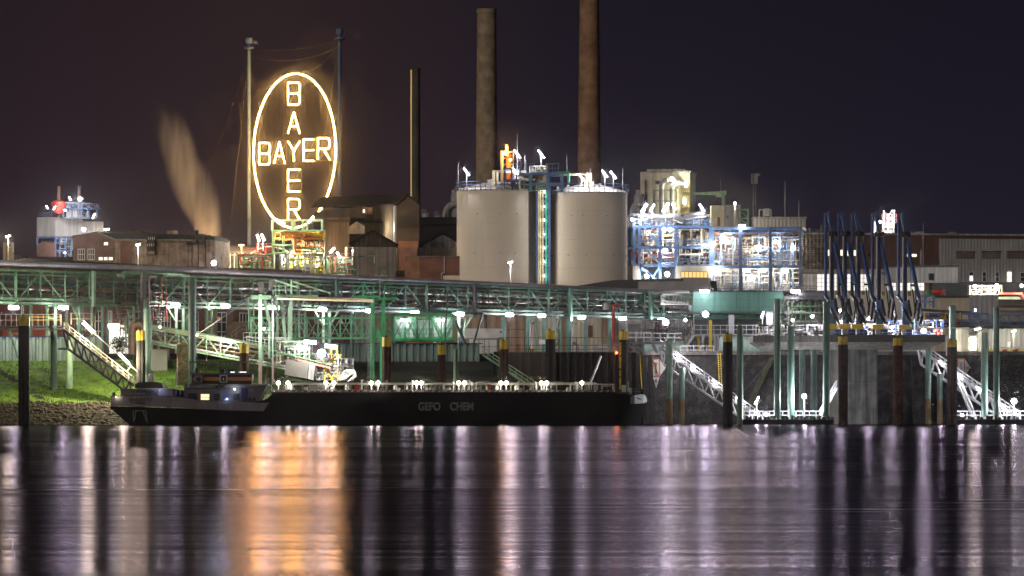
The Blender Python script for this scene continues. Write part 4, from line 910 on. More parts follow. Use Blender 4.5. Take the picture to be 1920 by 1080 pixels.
q.box(X(5, 905), X(90, 905), 905, 912, GZ, Z(619, 905)); solo(q, 'red_container', mat('orange red container', (.5, .09, .04), .5, 0, .2, .4), 'orange red freight container behind the pale green flood wall', 'container')
q = MB(); x0, x1 = X(205, 950), X(240, 950); q.box(x0, x1, 950, 953, GZ, Z(610, 950)); t = solo(q, 'lit_booth', mat('white booth', (.7, .7, .66), .5), 'white lit booth glowing behind the top of the left stair', 'booth')
q = MB(); q.box(x0 + .4, x1 - .4, 949.9, 949.97, Z(622, 950), Z(611, 950)); q.build('window', E_WIN, t)
lamp(P(214, 612, 947), 'bright lamp on the white booth behind the left stair', 'bar', L=2.5, r=.4, power=3200, color=(1, .98, .9), em=E_Y)
# brown round tank end under the bridge
t = thing('horizontal_tank', 'brown horizontal tank, round end facing the river, in front of the brick hall', 'tank', P(442, 640, 1000))
q = MB(); c = P(441, 624, 1000); r_ = S(21, 1000); q.tube(c, c + Vector((6, 10, 0)), r_, 32); q.build('shell', mat('brown tank', (.19, .14, .06), .7, 0, .2, .4), t, True)
q = MB(); q.box(c.x - 1.5, c.x + 1.5, 1000, 1004, GZ, c.z - r_ * .8); q.build('saddle', CONC, t)
q = MB(); q.rail([P(434, 640, 990), P(452, 625, 990), P(462, 625, 990)], 1.6, 1.2, .06); solo(q, 'stair_railing', GREY, 'pale stair railing in front of the brown round tank', 'railing')

# --- tan hall and container under the bridge, middle
f = Fr(855, 1046, 1160, 1054)
t = bld('tan_hall', 'long tan and cream clad hall seen under the pipe bridge', 'hall', f, 862, 556, 1160, 20, TAN, None)
q = MB(); f.box(q, 988, 560, 1046, 652, .01, .15, GZ); f.box(q, 1068, 560, 1128, 652, .01, .15, GZ); q.build('cream_panel', CREAM, t)
q = MB(); f.box(q, 1046, 560, 1048, 652, .0, .3, GZ); f.box(q, 1062, 560, 1066, 652, 0, .3, GZ); f.box(q, 1102, 610, 1111, 632, .16, .2); q.build('dark_strip', BRONZE, t)
q = MB(); f.box(q, 945, 645, 953, 700, .05, .1, GZ); f.box(q, 967, 645, 973, 700, .05, .1, GZ); q.build('door', BRONZE, t)
q = MB(); f.box(q, 862, 617, 985, 618, 0, .12); q.build('flashing', DGREY, t)
f = Fr(880, 940, 950, 940)
q = MB(); f.box(q, 871, 616, 943, 634, 0, -3); t = solo(q, 'white_container', mat('white container', (.62, .60, .55), .5, 0, .15, .3), 'white container box standing left of the tan hall', 'container')
q = MB(); f.box(q, 937, 621, 941, 624.5, .02, .05); q.build('blue_sticker', BLUE, t)
q = MB(); f.box(q, 880, 634.2, 932, 700, -.2, -2.6, GZ); q.build('base', mat('white container', (0, 0, 0)), t)
t = thing('round_mandatory_sign', 'round blue sign with a white walking figure beside the green cage', 'sign', P(863, 640, 880))
q = MB(); c = P(863, 636, 880); q.tube(c, c + Vector((0, .06, 0)), S(4.3, 880), 20); q.build('disc', emis('none', (0, 0, 0), 0) if False else LBLUE, t)
q = MB(); q.box(c.x - .06, c.x + .06, c.y - .03, c.y - .01, c.z - .22, c.z + .1); q.box(c.x - .16, c.x + .16, c.y - .03, c.y - .012, c.z - .0, c.z + .06); q.box(c.x - .05, c.x + .05, c.y - .03, c.y - .01, c.z + .13, c.z + .24); q.build('figure', WHITE, t)
q = MB(); q.tube((c.x, c.y + .1, GZ), (c.x, c.y + .1, c.z), .04, 6); q.build('post', GREY, t)
q = MB(); q.box(X(1011, 870), X(1022, 870), 870, 871, Z(645, 870), Z(637, 870)); solo(q, 'control_cabinet', WHITE, 'small white control cabinet on the quay in front of the tan hall', 'cabinet')
t = thing('equipment_hut', 'low grey equipment hut on the quay at the right end of the tan hall', 'hut', P(1128, 664, 880))
q = MB(); q.box(X(1114, 880), X(1141, 880), 880, 883, GZ, Z(645, 880)); q.build('body', GREYCLAD, t)
q = MB(); q.box(X(1121, 880), X(1139, 880), 879.8, 879.95, Z(652, 880), Z(646, 880)); q.build('window', mat('pale window', (.5, .47, .38), .3), t)
for px, lb in ((996, 'silver bent vent pipe left of the lattice support'), (1075, 'silver bent vent pipe right of the lattice support')):
    q = MB(); q.path([P(px - 1, 660, 890), P(px - 1, 607, 890), P(px + 1, 605, 890), P(px + 4, 606, 890)], S(2.6, 890), 10)
    if px > 1050: q.path([P(px, 643, 888), P(px + 8, 647, 888), P(px + 10, 665, 888)], S(2.4, 888), 10)
    solo(q, 'vent_pipe', ALU, lb, 'pipe', smooth=True)
t = thing('striped_barrier', 'small yellow and black striped barrier on the quay edge', 'barrier', P(990, 664, 856))
q = MB(); q.box(X(985, 856), X(1001, 856), 856, 856.4, GZ, Z(654, 856)); q.build('board', YEL2, t)
q = MB()
for k in range(4): x = X(986 + k * 4, 856); q.box(x, x + .18, 855.96, 856, GZ + .1, Z(654, 856) - .02)
q.build('stripes', BLACK, t)

# --- pipe bridge
fb_ = Fr(-60, 850, 1298, 1000)
TB = 6.5
def zbr(px, y0, y1): # interpolate rows along the bridge
    Yp = fb_.Y(px); return y0 + (y1 - y0) * ((fb_.pt(px, 0) - fb_.pt(0, 0)).length / (fb_.pt(1298, 0) - fb_.pt(0, 0)).length)
zT0, zT1 = Z(506, fb_.Y(0)), Z(551, fb_.Y(1298)); zB0, zB1 = Z(567, fb_.Y(0)), Z(597, fb_.Y(1298))
LBR = (fb_.pt(1298, 0) - fb_.pt(0, 0)).length; B0 = fb_.at(0, 0)
def bp(s, k, o=0.0):
    """point along the bridge: s metres from the left frame edge, k 0 bottom chord .. 1 top chord, o towards river"""
    u = s / LBR; zt = zT0 + (zT1 - zT0) * u; zb = zB0 + (zB1 - zB0) * u
    return B0 + fb_.d * s + fb_.n * o + Vector((0, 0, zb + (zt - zb) * k))
def bs(px): return (fb_.at(px, 0) - B0).dot(fb_.d)
t = thing('pipe_bridge', 'long green truss pipe bridge crossing the whole left and middle of the plant', 'bridge', bp(LBR / 2, 0) * 1.0)
SL = -14.0; bay = 5.9
nb = int((LBR - SL) / bay); GRADE = [(GREEN, SL, bs(640)), (TEAL, bs(640), LBR)]
for o, nm in ((0, 'front_truss'), (-TB, 'rear_truss')):
    for m_, s0, s1 in GRADE:
        q = MB(); k0, k1 = int((s0 - SL) / bay), int((s1 - SL) / bay)
        a, b = SL + k0 * bay, SL + k1 * bay if s1 < LBR else LBR
        q.bar(bp(a, 1, o), bp(b, 1, o), .34, .34); q.bar(bp(a, 0, o), bp(b, 0, o), .34, .36); q.bar(bp(a, .13, o), bp(b, .13, o), .26, .38)
        q.bar(bp(a, .88, o), bp(b, .88, o), .14)
        for i in range(k0, k1 + 1):
            s_ = SL + i * bay
            if s_ > LBR: break
            heavy = i % 6 == 3
            q.bar(bp(s_, 0, o), bp(s_, 1, o), .5 if heavy else .26, .3)
            q.bar(bp(s_ + bay / 2, 0.13, o), bp(s_ + bay / 2, .8 if i % 2 else 1, o), .13)
            if i % 2: q.bar(bp(s_, 0.02, o), bp(s_ + bay, .98, o), .20)
            else: q.bar(bp(s_, .98, o), bp(s_ + bay, 0.02, o), .20)
        q.build(nm, m_, t)
q = MB()
for i in range(nb + 1):
    s_ = SL + i * bay
    for k in (0, .13, .36, .58, .80, 1.0): q.bar(bp(s_, k, 0), bp(s_, k, -TB), .2, .26)
    for k in (.36, .58, .80): q.bar(bp(s_ + bay / 2, k, 0), bp(s_ + bay / 2, k, -TB), .12, .16)
q.build('cross_beams', TEAL, t)
rd = random.Random(77); pm = [ALU, STEELP, GREEN, BRONZE, DGREY, GREY, TEAL, STEELP, ALU]
for lv, kk in enumerate((.15, .385, .605, .825)):
    for j in range(7):
        o = -.55 - j * .9; r_ = rd.uniform(.09, .26); q = MB(); z = kk
        s0 = SL if rd.random() < .75 else rd.uniform(SL, LBR * .5); s1 = LBR if rd.random() < .75 else rd.uniform(LBR * .5, LBR)
        p0, p1 = bp(s0, z, o) + Vector((0, 0, r_ + .12)), bp(s1, z, o) + Vector((0, 0, r_ + .12)); q.tube(p0, p1, r_, 8)
        if r_ > .15:
            n_ = int((s1 - s0) / 9)
            for i in range(n_): c = p0.lerp(p1, (i + .5) / n_); q.tube(c, c + fb_.d * .12, r_ * 1.5, 8)
        q.build('pipe', pm[(lv * 7 + j) % 9], t, True)
# supports of small pipes, valves
for i in range(nb * 2):
    q = MB(); s_ = SL + i * bay / 2 + rd.uniform(-1, 1); k = rd.choice((.25, .47, .7, .9)); o = rd.uniform(-TB + .3, -.2)
    q.bar(bp(s_, k - .1, o), bp(s_, k + .12, o), .14); q.bar(bp(s_, k, o), bp(s_ + rd.uniform(.8, 2.4), k, o), .12); q.build('pipe_hanger', GREEN, t)
q = MB(); ptop = [(-60, 490), (0, 493), (320, 504.5), (640, 520.5), (960, 534.5), (1210, 547), (1290, 549)]
pts = [fb_.pt(x, y, -.4) for x, y in ptop]; q.path(pts, S(5.2, 920), 16); e_ = pts[-1]; q.path([e_, e_ + fb_.d * .9 - Vector((0, 0, .8)), e_ + fb_.d * .9 - Vector((0, 0, 3.0))], .5, 12)
for i in range(30):
    s_ = SL + i * 6.2; c = bp(s_, 1, -.4)
q.build('top_pipe', mat('pipe jacket', (.50, .48, .53), .3, .25, .25, .5), t, True)
q = MB(); q.path([fb_.pt(x, y + 8.5, -2.2) for x, y in ptop[:-1]], .28, 10); q.build('pipe', BRONZE, t, True)
q = MB(); q.path([fb_.pt(220, 516, .3), fb_.pt(232, 511, .3), fb_.pt(330, 513, .3), fb_.pt(350, 517, .3)], .3, 8); q.build('pipe', PALEG, t, True)
q = MB(); q.path([bp(bs(225), 1.0, 1), bp(bs(225), .9, 1)], .3)
# little saddles carrying the top pipe
for i in range(nb): c = bp(SL + i * bay + .4, 1, -.4); q.box(c.x - .3, c.x + .3, c.y - .3, c.y + .3, c.z, c.z + .5)
q.build('saddle', TEAL, t)
# heavy portal posts passing up the front face
for px, y0, y1, wd, m_ in ((171, 508, 575, 4.2, PALEG), (264, 512, 660, 7.5, PCONC), (1065, 540, 602, 3.6, TEAL), (1215, 546, 600, 3.6, TEAL), (886, 532, 596, 3, DGREY), (627, 524, 556, 4, DKGREEN)):
    q = MB(); fb_.box(q, px - wd / 2, y0, px + wd / 2, y1, .9, .35); q.build('post', m_, t)
# walkway lamps hanging under the bridge
RR = [(15, 577), (108, 577), (318, 572), (412, 574), (505, 577), (594, 580), (682, 583), (767, 586), (852, 589), (945, 590), (1005, 592), (1080, 595), (1157, 597), (1230, 600)]
ordn = 'first second third fourth fifth sixth seventh eighth ninth tenth eleventh twelfth thirteenth fourteenth'.split()
for i, (px, py) in enumerate(RR):
    lamp(fb_.pt(px, py, 1.4), '%s glowing tube lamp from the left hanging under the pipe bridge' % ordn[i], 'bar', fb_.d, 1.9 if i < 2 else 1.7, .32, 2100 if i < 2 else 1700, COOL, E_V, group='tube lamps hanging under the pipe bridge', near=.9)
# bridge supports
def support(px, lb, m_, w_=2, y0=600, lattice=False, wd=.45, vee=False):
    s_ = bs(px); a = bp(s_, 0, -.2); t = thing('bridge_support', lb, 'support', Vector((a.x, a.y, GZ)))
    q = MB(); zt = a.z
    for o in (-.2, -TB + .2):
        b_ = bp(s_, 0, o); c_ = bp(s_ + w_, 0, o)
        for e_ in (b_, c_):
            q = MB(); q.bar((e_.x, e_.y, GZ), e_, wd); q.build('column', m_, t)
    q = MB(); n = 4
    b_ = bp(s_, 0, -.2); c_ = bp(s_ + w_, 0, -.2)
    for k in range(n):
        z0 = GZ + (zt - GZ) * k / n; z1 = GZ + (zt - GZ) * (k + 1) / n
        p, r_ = (b_, c_) if k % 2 else (c_, b_)
        if lattice: q.bar((p.x, p.y, z0), (r_.x, r_.y, z1), .18)
        q.bar((b_.x, b_.y, z1 - .4), (c_.x, c_.y, z1 - .4), .18)
    if vee:
        d = fb_.d * 3.2; mid = (b_ + c_) / 2; q.bar(mid - d - Vector((0, 0, .2)), Vector((b_.x, b_.y, zt - 3)), .28); q.bar(mid + d - Vector((0, 0, .2)), Vector((c_.x, c_.y, zt - 3)), .28); q.bar(mid - d - Vector((0, 0, .2)), mid + d - Vector((0, 0, .2)), .3)
    q.build('brace', m_, t)
support(90, 'green bridge support behind the leftmost dark pile', GREEN)
support(150, 'green braced bridge support behind the top of the left stair', GREEN, 3, vee=True)
support(193, 'single green bridge support beside the white booth', TEAL, 1.2)
support(332, 'pale green V braced bridge support left of the tall dark green pile', PALEG, 1.8, vee=True)
support(389, 'green bridge support right of the tall dark green pile', GREEN, 1.2)
support(608, 'pale bridge support with V brace behind the green footbridge', PALEG, 1.6, vee=True)
support(660, 'dark bridge support behind the green footbridge', TEAL, .9)
support(862, 'pale green V braced support at the right end of the bright green cage', PALEG, 1.5, vee=True)
support(911, 'slender dark steel bridge support right of the bright green cage', DGREY, .3, wd=.35)
support(990, 'dark green bridge support beside the left vent pipe', TEAL, .5, wd=.5)
support(1042, 'teal lattice bridge support in front of the tan hall', TEAL, 1.6, lattice=True, wd=.4)
support(1066, 'heavy teal bridge support beside the right vent pipe', TEAL, .4, wd=.7)
support(1143, 'teal bridge support at the right end of the tan hall', TEAL, .5, wd=.5)
support(1255, 'teal bridge support near the right end of the bridge', TEAL, 1.6, lattice=True, wd=.35)
q = MB(); q.bar(bp(bs(872), 0, 0), P(860, 655, 900), .3); q.bar(bp(bs(905), 0, 0), P(885, 655, 900), .3); q.bar(bp(bs(845), 0, 0), P(878, 655, 895), .4)
solo(q, 'diagonal_struts', DKGREEN, 'dark diagonal struts under the bridge right of the green cage', 'struts')
t = thing('bridge_pipe_drop', 'cluster of vertical pipes dropping from the bridge left of the tall dark pile', 'pipes', fb_.at(280, GZ))
clutter(t, fb_, 268, 515, 300, 600, 3, 36, [STEELP, GREEN, RED, DGREY], 41, (.05, .14), off=1.5)
clutter(t, fb_, 225, 560, 262, 650, 3, 30, [PALEG, STEELP, BRONZE], 42, (.05, .14), off=1.5)
q = MB()
for x in (243, 252, 290): q.path([fb_.pt(x, 575, 1), fb_.pt(x, 660, 1)], .14)
q.build('pipe', PALEG, t)

# --- blue steel plant
f = Fr(1187, 1124, 1335, 1126); g = Fr(1333, 1126, 1505, 1123)
t = thing('blue_plant', 'tall blue framed plant packed with pipes and floodlights right of the tanks', 'plant', f.at(1260, GZ))
q = frame_grid(f, [1189, 1199, 1237.5, 1268, 1332], [425, 464, 498, 700], 12, .62); q.build('steel_frame', mat('blue steel paint', (0, 0, 0)), t)
q = MB()
for a_, b_ in (((1206, 426), (1237, 462)), ((1222, 440), (1237, 456)), ((1209, 466), (1237, 496)), ((1202, 500), (1222, 518)), ((1222, 522), (1236, 502)), ((1201, 503), (1232, 526))): q.bar(f.pt(*a_, .4), f.pt(*b_, .4), .35)
q.build('brace', LBLUE, t)
vessel(t, f.at(1285, Z(497, 1128), -2), S(12, 1128), S(66, 1128), mat('dark reactor steel', (.14, .13, .12), .35, .6, .25, .3), 'reactor')
vessel(t, f.at(1322, Z(497, 1128), -1), S(2.2, 1128), S(60, 1128), BRONZE, 'pipe_column')
clutter(t, f, 1190, 402, 1332, 424, 10, 150, [WHITE, GREY, LBLUE, WHITE, ALU], 51, (.06, .3))
clutter(t, f, 1200, 428, 1236, 496, 9, 90, [WHITE, GREY, BRONZE, SANDPIPE, WHITE], 52, (.06, .22))
clutter(t, f, 1240, 430, 1330, 496, 9, 150, [GREY, BRONZE, SANDPIPE, WHITE, ALU], 53, (.06, .22))
q = MB(); f.box(q, 1190, 470, 1266, 482, -4, -6); f.box(q, 1192, 484, 1204, 497, -2, -4); q.build('red_duct', RED, t)
q = MB(); q.path([f.pt(1220, 409, 0), f.pt(1265, 408, 0), f.pt(1275, 412, 0)], .9, 12); q.path([f.pt(1288, 406, 0), f.pt(1318, 402, 0)], .8, 12); q.build('header_pipe', ALU, t, True)
q = MB(); f.box(q, 1186, 498.6, 1199, 700, .4, -10, GZ); f.box(q, 1199, 498.6, 1267, 700, -1, -10, GZ); q.build('plinth_wall', PCONC, t)
q = MB(); f.box(q, 1267, 498.6, 1336, 700, .5, -10, GZ); q.build('base_wall', mat('base wall render', (.36, .35, .31), .8, 0, .2, .3), t)
win(t, f, 1276, 509.5, 1326, 521, mat('amber glazing', (0, 0, 0)) if False else E_WINY, BRONZE, 7, 1, .14, .5)
for a_, b_, y in ((1200, 1240, 461), (1268, 1332, 461), (1268, 1332, 496), (1187, 1199, 424), (1240, 1266, 462), (1240, 1266, 497), (1200, 1332, 424)): deckrail(t, f, a_, b_, y, .3, m=LBLUE, h=1.3, r=.05)
lamp_list = [((1206, 391), 1.8, 'wide tilted floodlight at the left top of the blue plant', 3600), ((1221, 390), 1.4, 'thin tilted lamp next to the wide one on the blue plant', 2200), ((1246, 390), 1.8, 'large bright floodlight in the middle of the blue plant roof', 3600),
             ((1262, 388), -1.2, 'thin lamp leaning left on the blue plant roof', 1500), ((1314, 390), -1.5, 'thin lamp leaning left at the right end of the blue plant roof', 2200)]
for (x, y), L_, lb, pw in lamp_list:
    lamp(f.pt(x, y, 1.5), lb, 'bar', (.55 if L_ > 0 else -.6, 0, .9), abs(L_) * 1.3, .26 if pw > 3000 else .15, pw * .65, COOL, E_W, Z(420, 1122), near=1)
for (x, y), lb, pw, r_ in (((1184, 412), 'round warm lamp on the left corner post of the blue plant', 1400, .35), ((1219, 434), 'lamp behind the left diagonal brace of the blue plant', 2200, .3), ((1247, 431), 'left of two wide lamps on the blue plant top floor', 3000, .5), ((1258, 430), 'right of two wide lamps on the blue plant top floor', 3000, .5),
                       ((1250, 469), 'wide lamp on the middle floor of the blue plant', 2600, .5), ((1221, 470), 'small lamp on the middle floor of the blue plant', 1000, .25), ((1321, 460), 'star bright lamp on the right post of the blue plant', 1200, .3), ((1212, 518), 'lamp low behind the blue braces', 2600, .5), ((1250, 514), 'strong lamp at the foot of the blue plant', 3600, .6), ((1342, 505), 'lamp at the joint of the two blue frames', 1800, .4)):
    lamp(f.pt(x, y, (1.2 if x in (1184, 1321, 1342) else -1.6) if y < 500 else .8), lb, 'round', r=r_ * 1.5, power=pw * .65, color=(1, .94, .86), em=E_W, near=.5)
t = thing('blue_frame_plant', 'open blue portal frames with white vessels inside, right of the blue plant', 'plant', g.at(1420, GZ))
q = frame_grid(g, [1336, 1388.5, 1444.5, 1501], [428, 500, 700], 12, .7); q.build('steel_frame', mat('blue steel paint', (0, 0, 0)), t)
q = frame_grid(g, [1350, 1372, 1421, 1461, 1485], [436, 484, 700], 9, .3); 
for p in q.v: p -= g.n * 2
q.build('inner_frame', LBLUE, t)
q = MB(); g.box(q, 1337, 434, 1498, 440, -2, -3.5); g.box(q, 1337, 449, 1390, 451, -2, -3); q.build('brown_duct', BRONZE, t)
q = MB(); g.box(q, 1337, 444, 1500, 492, -12.5, -13.5); g.box(q, 1337, 504, 1500, 545, -12.5, -13.5); q.build('back_wall', mat('lit back wall', (.70, .69, .66), .6, 0, .15, .3), t)
for i, (x, y0, wd, m_) in enumerate(((1346, 500, 9, WHITE), (1363, 498, 6, GREY), (1376, 500, 5, WHITE), (1400, 499, 7, ALU), (1412, 500, 5, WHITE), (1430, 499, 8, WHITE), (1438, 500, 4, SANDPIPE), (1354, 545, 5, SANDPIPE), (1366, 545, 7, ALU), (1404, 545, 12, WHITE), (1430, 545, 6, GREY), (1465, 545, 6, WHITE))):
    h = 30 if y0 > 520 else rd.uniform(30, 46); c = g.at(x, Z(y0, 1125), -5.5 - (i % 3)); vessel(t, c, S(wd / 2 * 1.6, 1125), S(h, 1125), m_, 'vessel', n=14)
clutter(t, g, 1338, 444, 1499, 498, 8, 200, [WHITE, GREY, SANDPIPE, BRONZE, ALU, BLUE], 61, (.05, .18), off=-1)
clutter(t, g, 1338, 503, 1499, 545, 8, 90, [WHITE, GREY, SANDPIPE, WHITE], 62, (.05, .18), off=-1)
for a_, b_, y in ((1337, 1388, 498), (1390, 1443, 498), (1446, 1500, 498), (1337, 1500, 484), (1337, 1500, 545)): deckrail(t, g, a_, b_, y, .3, m=LBLUE, h=1.3, r=.04)
for (x, y), lb, pw, d_ in (((1356, 443), 'tilted bright lamp left in the open blue frames', 3600, (-.7, 0, .7)), ((1360, 452), 'second tilted lamp left in the open blue frames', 3000, (-.7, 0, .7)), ((1338, 460), 'slim lamp leaning right on the first blue portal post', 1500, (.5, 0, .9)), ((1456, 453), 'wide tilted lamp right in the open blue frames', 4200, (-.8, 0, .4)), ((1392, 424), 'small warm lamp on top of the second blue portal post', 700, (1, 0, 0)),
                       ((1420, 462), 'lamp in the middle bay of the open blue frames', 3500, (1, 0, 0)), ((1486, 463), 'slim lamp in the right bay of the blue frames', 900, (-.5, 0, .9)),
                       ((1340, 508), 'first lamp from the left under the blue portal beam', 2200, (1, 0, .1)), ((1399, 507), 'second lamp from the left under the blue portal beam', 2000, (1, 0, 0)), ((1430, 507), 'third lamp from the left under the blue portal beam', 2200, (1, 0, 0)), ((1471, 508), 'rightmost lamp under the blue portal beam', 2200, (1, 0, 0))):
    lamp(g.pt(x, y, -1.8 if 430 < y < 500 and x != 1338 else (-1.2 if y > 500 else 1)), lb, 'bar', d_, 1.4, .25, pw * .65, (1, .93, .84), E_W, near=.6)
# tarpaulin roof in front and teal hall
f = Fr(1030, 1030, 1300, 1020)
q = MB(); z = Z(541, 1025)
c = [f.at(1050, Z(541, 1030)), f.at(1150, Z(525, 1025)), f.at(1297, Z(522, 1022)), f.at(1300, Z(545, 1022))]
q.prism(c, (0, 0, 0), (6, 25, 0)); solo(q, 'dark_sloping_roof', DROOF, 'dark sloping roof in front of the right white tank', 'roof')
q = MB(); f.box(q, 1200, 528, 1298, 545, 1.2, .2, GZ + 10); f.box(q, 1286, 522, 1335, 545, 1.8, .9, GZ + 10); solo(q, 'penthouse_wall', mat('grey render', (.22, .21, .2), .85, 0, .25, .3), 'dull grey wall between the bridge end and the amber windows', 'wall')
f = Fr(1298, 1000, 1530, 1000)
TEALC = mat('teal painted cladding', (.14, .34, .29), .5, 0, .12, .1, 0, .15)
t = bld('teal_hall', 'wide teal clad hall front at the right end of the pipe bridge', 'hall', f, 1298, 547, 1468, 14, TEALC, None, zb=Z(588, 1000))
q = MB(); f.box(q, 1298, 545, 1530, 547, .5, -14.2); q.build('roof_edge', DGREY, t)
q = MB()
for x in (1340, 1381, 1423, 1465): f.box(q, x - .4, 547.2, x + .4, 588, 0, .06)
for y in (561, 575): f.box(q, 1298, y, 1468, y + .5, 0, .05)
q.build('seams', mat('teal seam', (.08, .2, .17), .5), t)
q = MB(); f.box(q, 1296, 584, 1470, 587, .1, 2); q.tube(f.pt(1300, 592, 1), f.pt(1470, 592, 1), .25); q.tube(f.pt(1300, 597, 1), f.pt(1470, 597, 1), .25); q.build('gutter_pipe', TEAL, t)
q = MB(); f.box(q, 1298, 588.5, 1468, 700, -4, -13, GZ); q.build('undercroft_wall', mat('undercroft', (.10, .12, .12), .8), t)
deckrail(t, f, 1298, 1530, 545, .4, m=DGREY, h=.9)
for px, lb in ((1320, 'left wide lamp on the roof edge of the teal hall'), (1490, 'right wide lamp on the roof edge of the teal hall')):
    lamp(f.pt(px, 547, 2.6), lb, 'bar', L=1.8, r=.25, power=700, em=E_W, near=1)
t = thing('piping_block', 'dense pipework rack between the teal hall and the loading arms', 'pipework', f.at(1500, GZ))
q = frame_grid(f, [1468, 1485, 1502, 1519, 1536], [560, 574, 588, 602, 700], 8, .25); q.build('steel_frame', GREEN, t)
clutter(t, f, 1465, 556, 1552, 640, 7, 170, [WHITE, GREY, PALEG, ALU, TEAL], 71, (.06, .2))
q = MB(); q.path([f.pt(1468, 560, 1), f.pt(1552, 560, 1)], .2); q.path([f.pt(1502, 552, 1), f.pt(1552, 553, 1)], .7, 12); q.build('header_pipe', ALU, t, True)
clutter(t, Fr(1210, 990, 1300, 990), 1240, 552, 1298, 570, 5, 60, [WHITE, PALEG, ALU], 72, (.05, .15))
t = thing('bridge_end_block', 'pale louvred cooler units glowing under the right end of the pipe bridge', 'cooler', P(1210, 650, 950))
f = Fr(1170, 940, 1300, 940)
q = MB()
for k in range(5): x = 1178 + k * 11; f.box(q, x, 600 + (k % 2), x + 9, 635, -1, -4)
q.build('unit', mat('cooler sheet', (.60, .62, .66), .35, .4, .2, .8), t)
q = MB()
for k in range(11): f.box(q, 1176, 604 + 3 * k, 1232, 604.8 + 3 * k, -.8, -.98)
q.build('louvre', GREY, t); clutter(t, f, 1176, 600, 1298, 640, 5, 80, [WHITE, GREY, ALU, GREY], 73, (.05, .16))
q = MB(); q.tube(f.pt(1218, 618, .5), f.pt(1250, 618, .5), .1); q.build('red_pipe', RED, t)
t = thing('fire_monitor', 'red riser and hydrant pipes beside the rightmost bridge supports', 'pipe', P(1150, 640, 930))
q = MB(); q.path([P(1150, 640, 930), P(1150, 574, 930), P(1158, 571, 930)], .3, 8); q.path([P(1148, 660, 930), P(1148, 600, 930)], .12); q.build('riser', RED, t)
q = MB(); q.lathe([(.2, 0), (.75, .3), (.75, 1.5), (.2, 1.7)], P(1138, 584, 930), 14); q.build('drum', GREY, t, True)

# --- right side: scaffolding, big hall, small buildings
f = Fr(1500, 1130, 2100, 1146)
t = bld('long_hall', 'long brown and grey clad hall with flat roof across the right side', 'hall', f, 1495, 442, 2150, 40, mat('brown cladding', (.11, .055, .04), .6, 0, .15, .2, 0, .2), PCONC, over=.3)
q = MB(); f.box(q, 1760, 449, 2150, 530, .02, .3); q.build('grey_cladding', GREYCLAD, t)
q = MB(); f.box(q, 1495, 486, 1760, 505, .02, .35); q.build('lower_cladding', mat('dark brown cladding', (.11, .06, .045), .6, 0, .2, .2), t)
for x0, x1 in ((1792, 1827), (1840, 1875), (1887, 1930)): 
    q = MB(); f.box(q, x0, 471, x1, 485, .3, .4); g_ = q.build('shutter', mat('brown shutter', (.16, .12, .10), .5), t)
    q = MB(); f.box(q, x0 - 1, 470, x1 + 1, 471, .3, .7); q.build('hood', PCONC, g_)
for x0, x1, y0, y1, e_ in ((1551, 1556, 468, 480, E_WIN), (1574, 1581, 468, 480, E_WIN), (1586, 1591, 469, 480, E_WIN), (1599, 1606, 469, 480, E_WIN), (1625, 1632, 474, 481, GLASS), (1696, 1701, 476, 482, E_WIN), (1708, 1718, 476, 482, E_WIN),
                           (1816, 1824, 510, 528, GLASS), (1841, 1848, 510, 528, GLASS), (1865, 1872, 510, 528, GLASS), (1887, 1896, 509.5, 529, E_WIN), (1912, 1920, 511, 528, GLASS)):
    win(t, f, x0, y0, x1, y1, e_, WHITE if y0 > 500 else BRONZE, 1, 2 if y0 > 500 else 1, .12, .36)
q = MB(); f.box(q, 1817, 517, 1823, 527, .42, .44); q.build('lit_pane', E_WINC, t)
for i, x in enumerate((1739, 1801)):
    t = thing('roof_ventilator', ('left' if i == 0 else 'right') + ' domed ventilator on the flat roof of the long hall', 'ventilator', f.at(x, Z(446, 1125), -6), 'ventilators on the long hall roof')
    q = MB(); c = f.at(x, Z(446, 1125), -6); q.lathe([(1.0, 0), (1.7, 1.0), (1.75, 1.2), (.9, 1.9), (.8, 2.0)], c, 12); q.build('hood', PCONC, t)
q = MB(); f.box(q, 1758, 437, 1767, 447, -3, -6); solo(q, 'roof_hatch', BLACK, 'black box on the roof of the long hall between the ventilators', 'box')
q = MB(); q.lathe([(.4, 0), (.5, .3), (.2, .8)], f.at(1888, Z(449, 1120), -3), 10); solo(q, 'roof_cowl', PCONC, 'tiny cowl near the right end of the long hall roof', 'cowl')
for px in (1730, 1770, 1745, 1760): pass
mast(1731, 418, 520, 1100, .07, 'lightning_rod', 'tall rod rising past the roof of the long hall right of the loading arms', 'rod')
q = MB()
for k in range(1): q.tube(P(1727, 555, 1090), P(1727, 473, 1090), S(2, 1090), 10); q.tube(P(1727, 473, 1090), P(1727, 468, 1090), S(1.2, 1090), 10)
solo(q, 'vent_stack', PCONC, 'white wound vent stack right of the loading arms', 'stack')
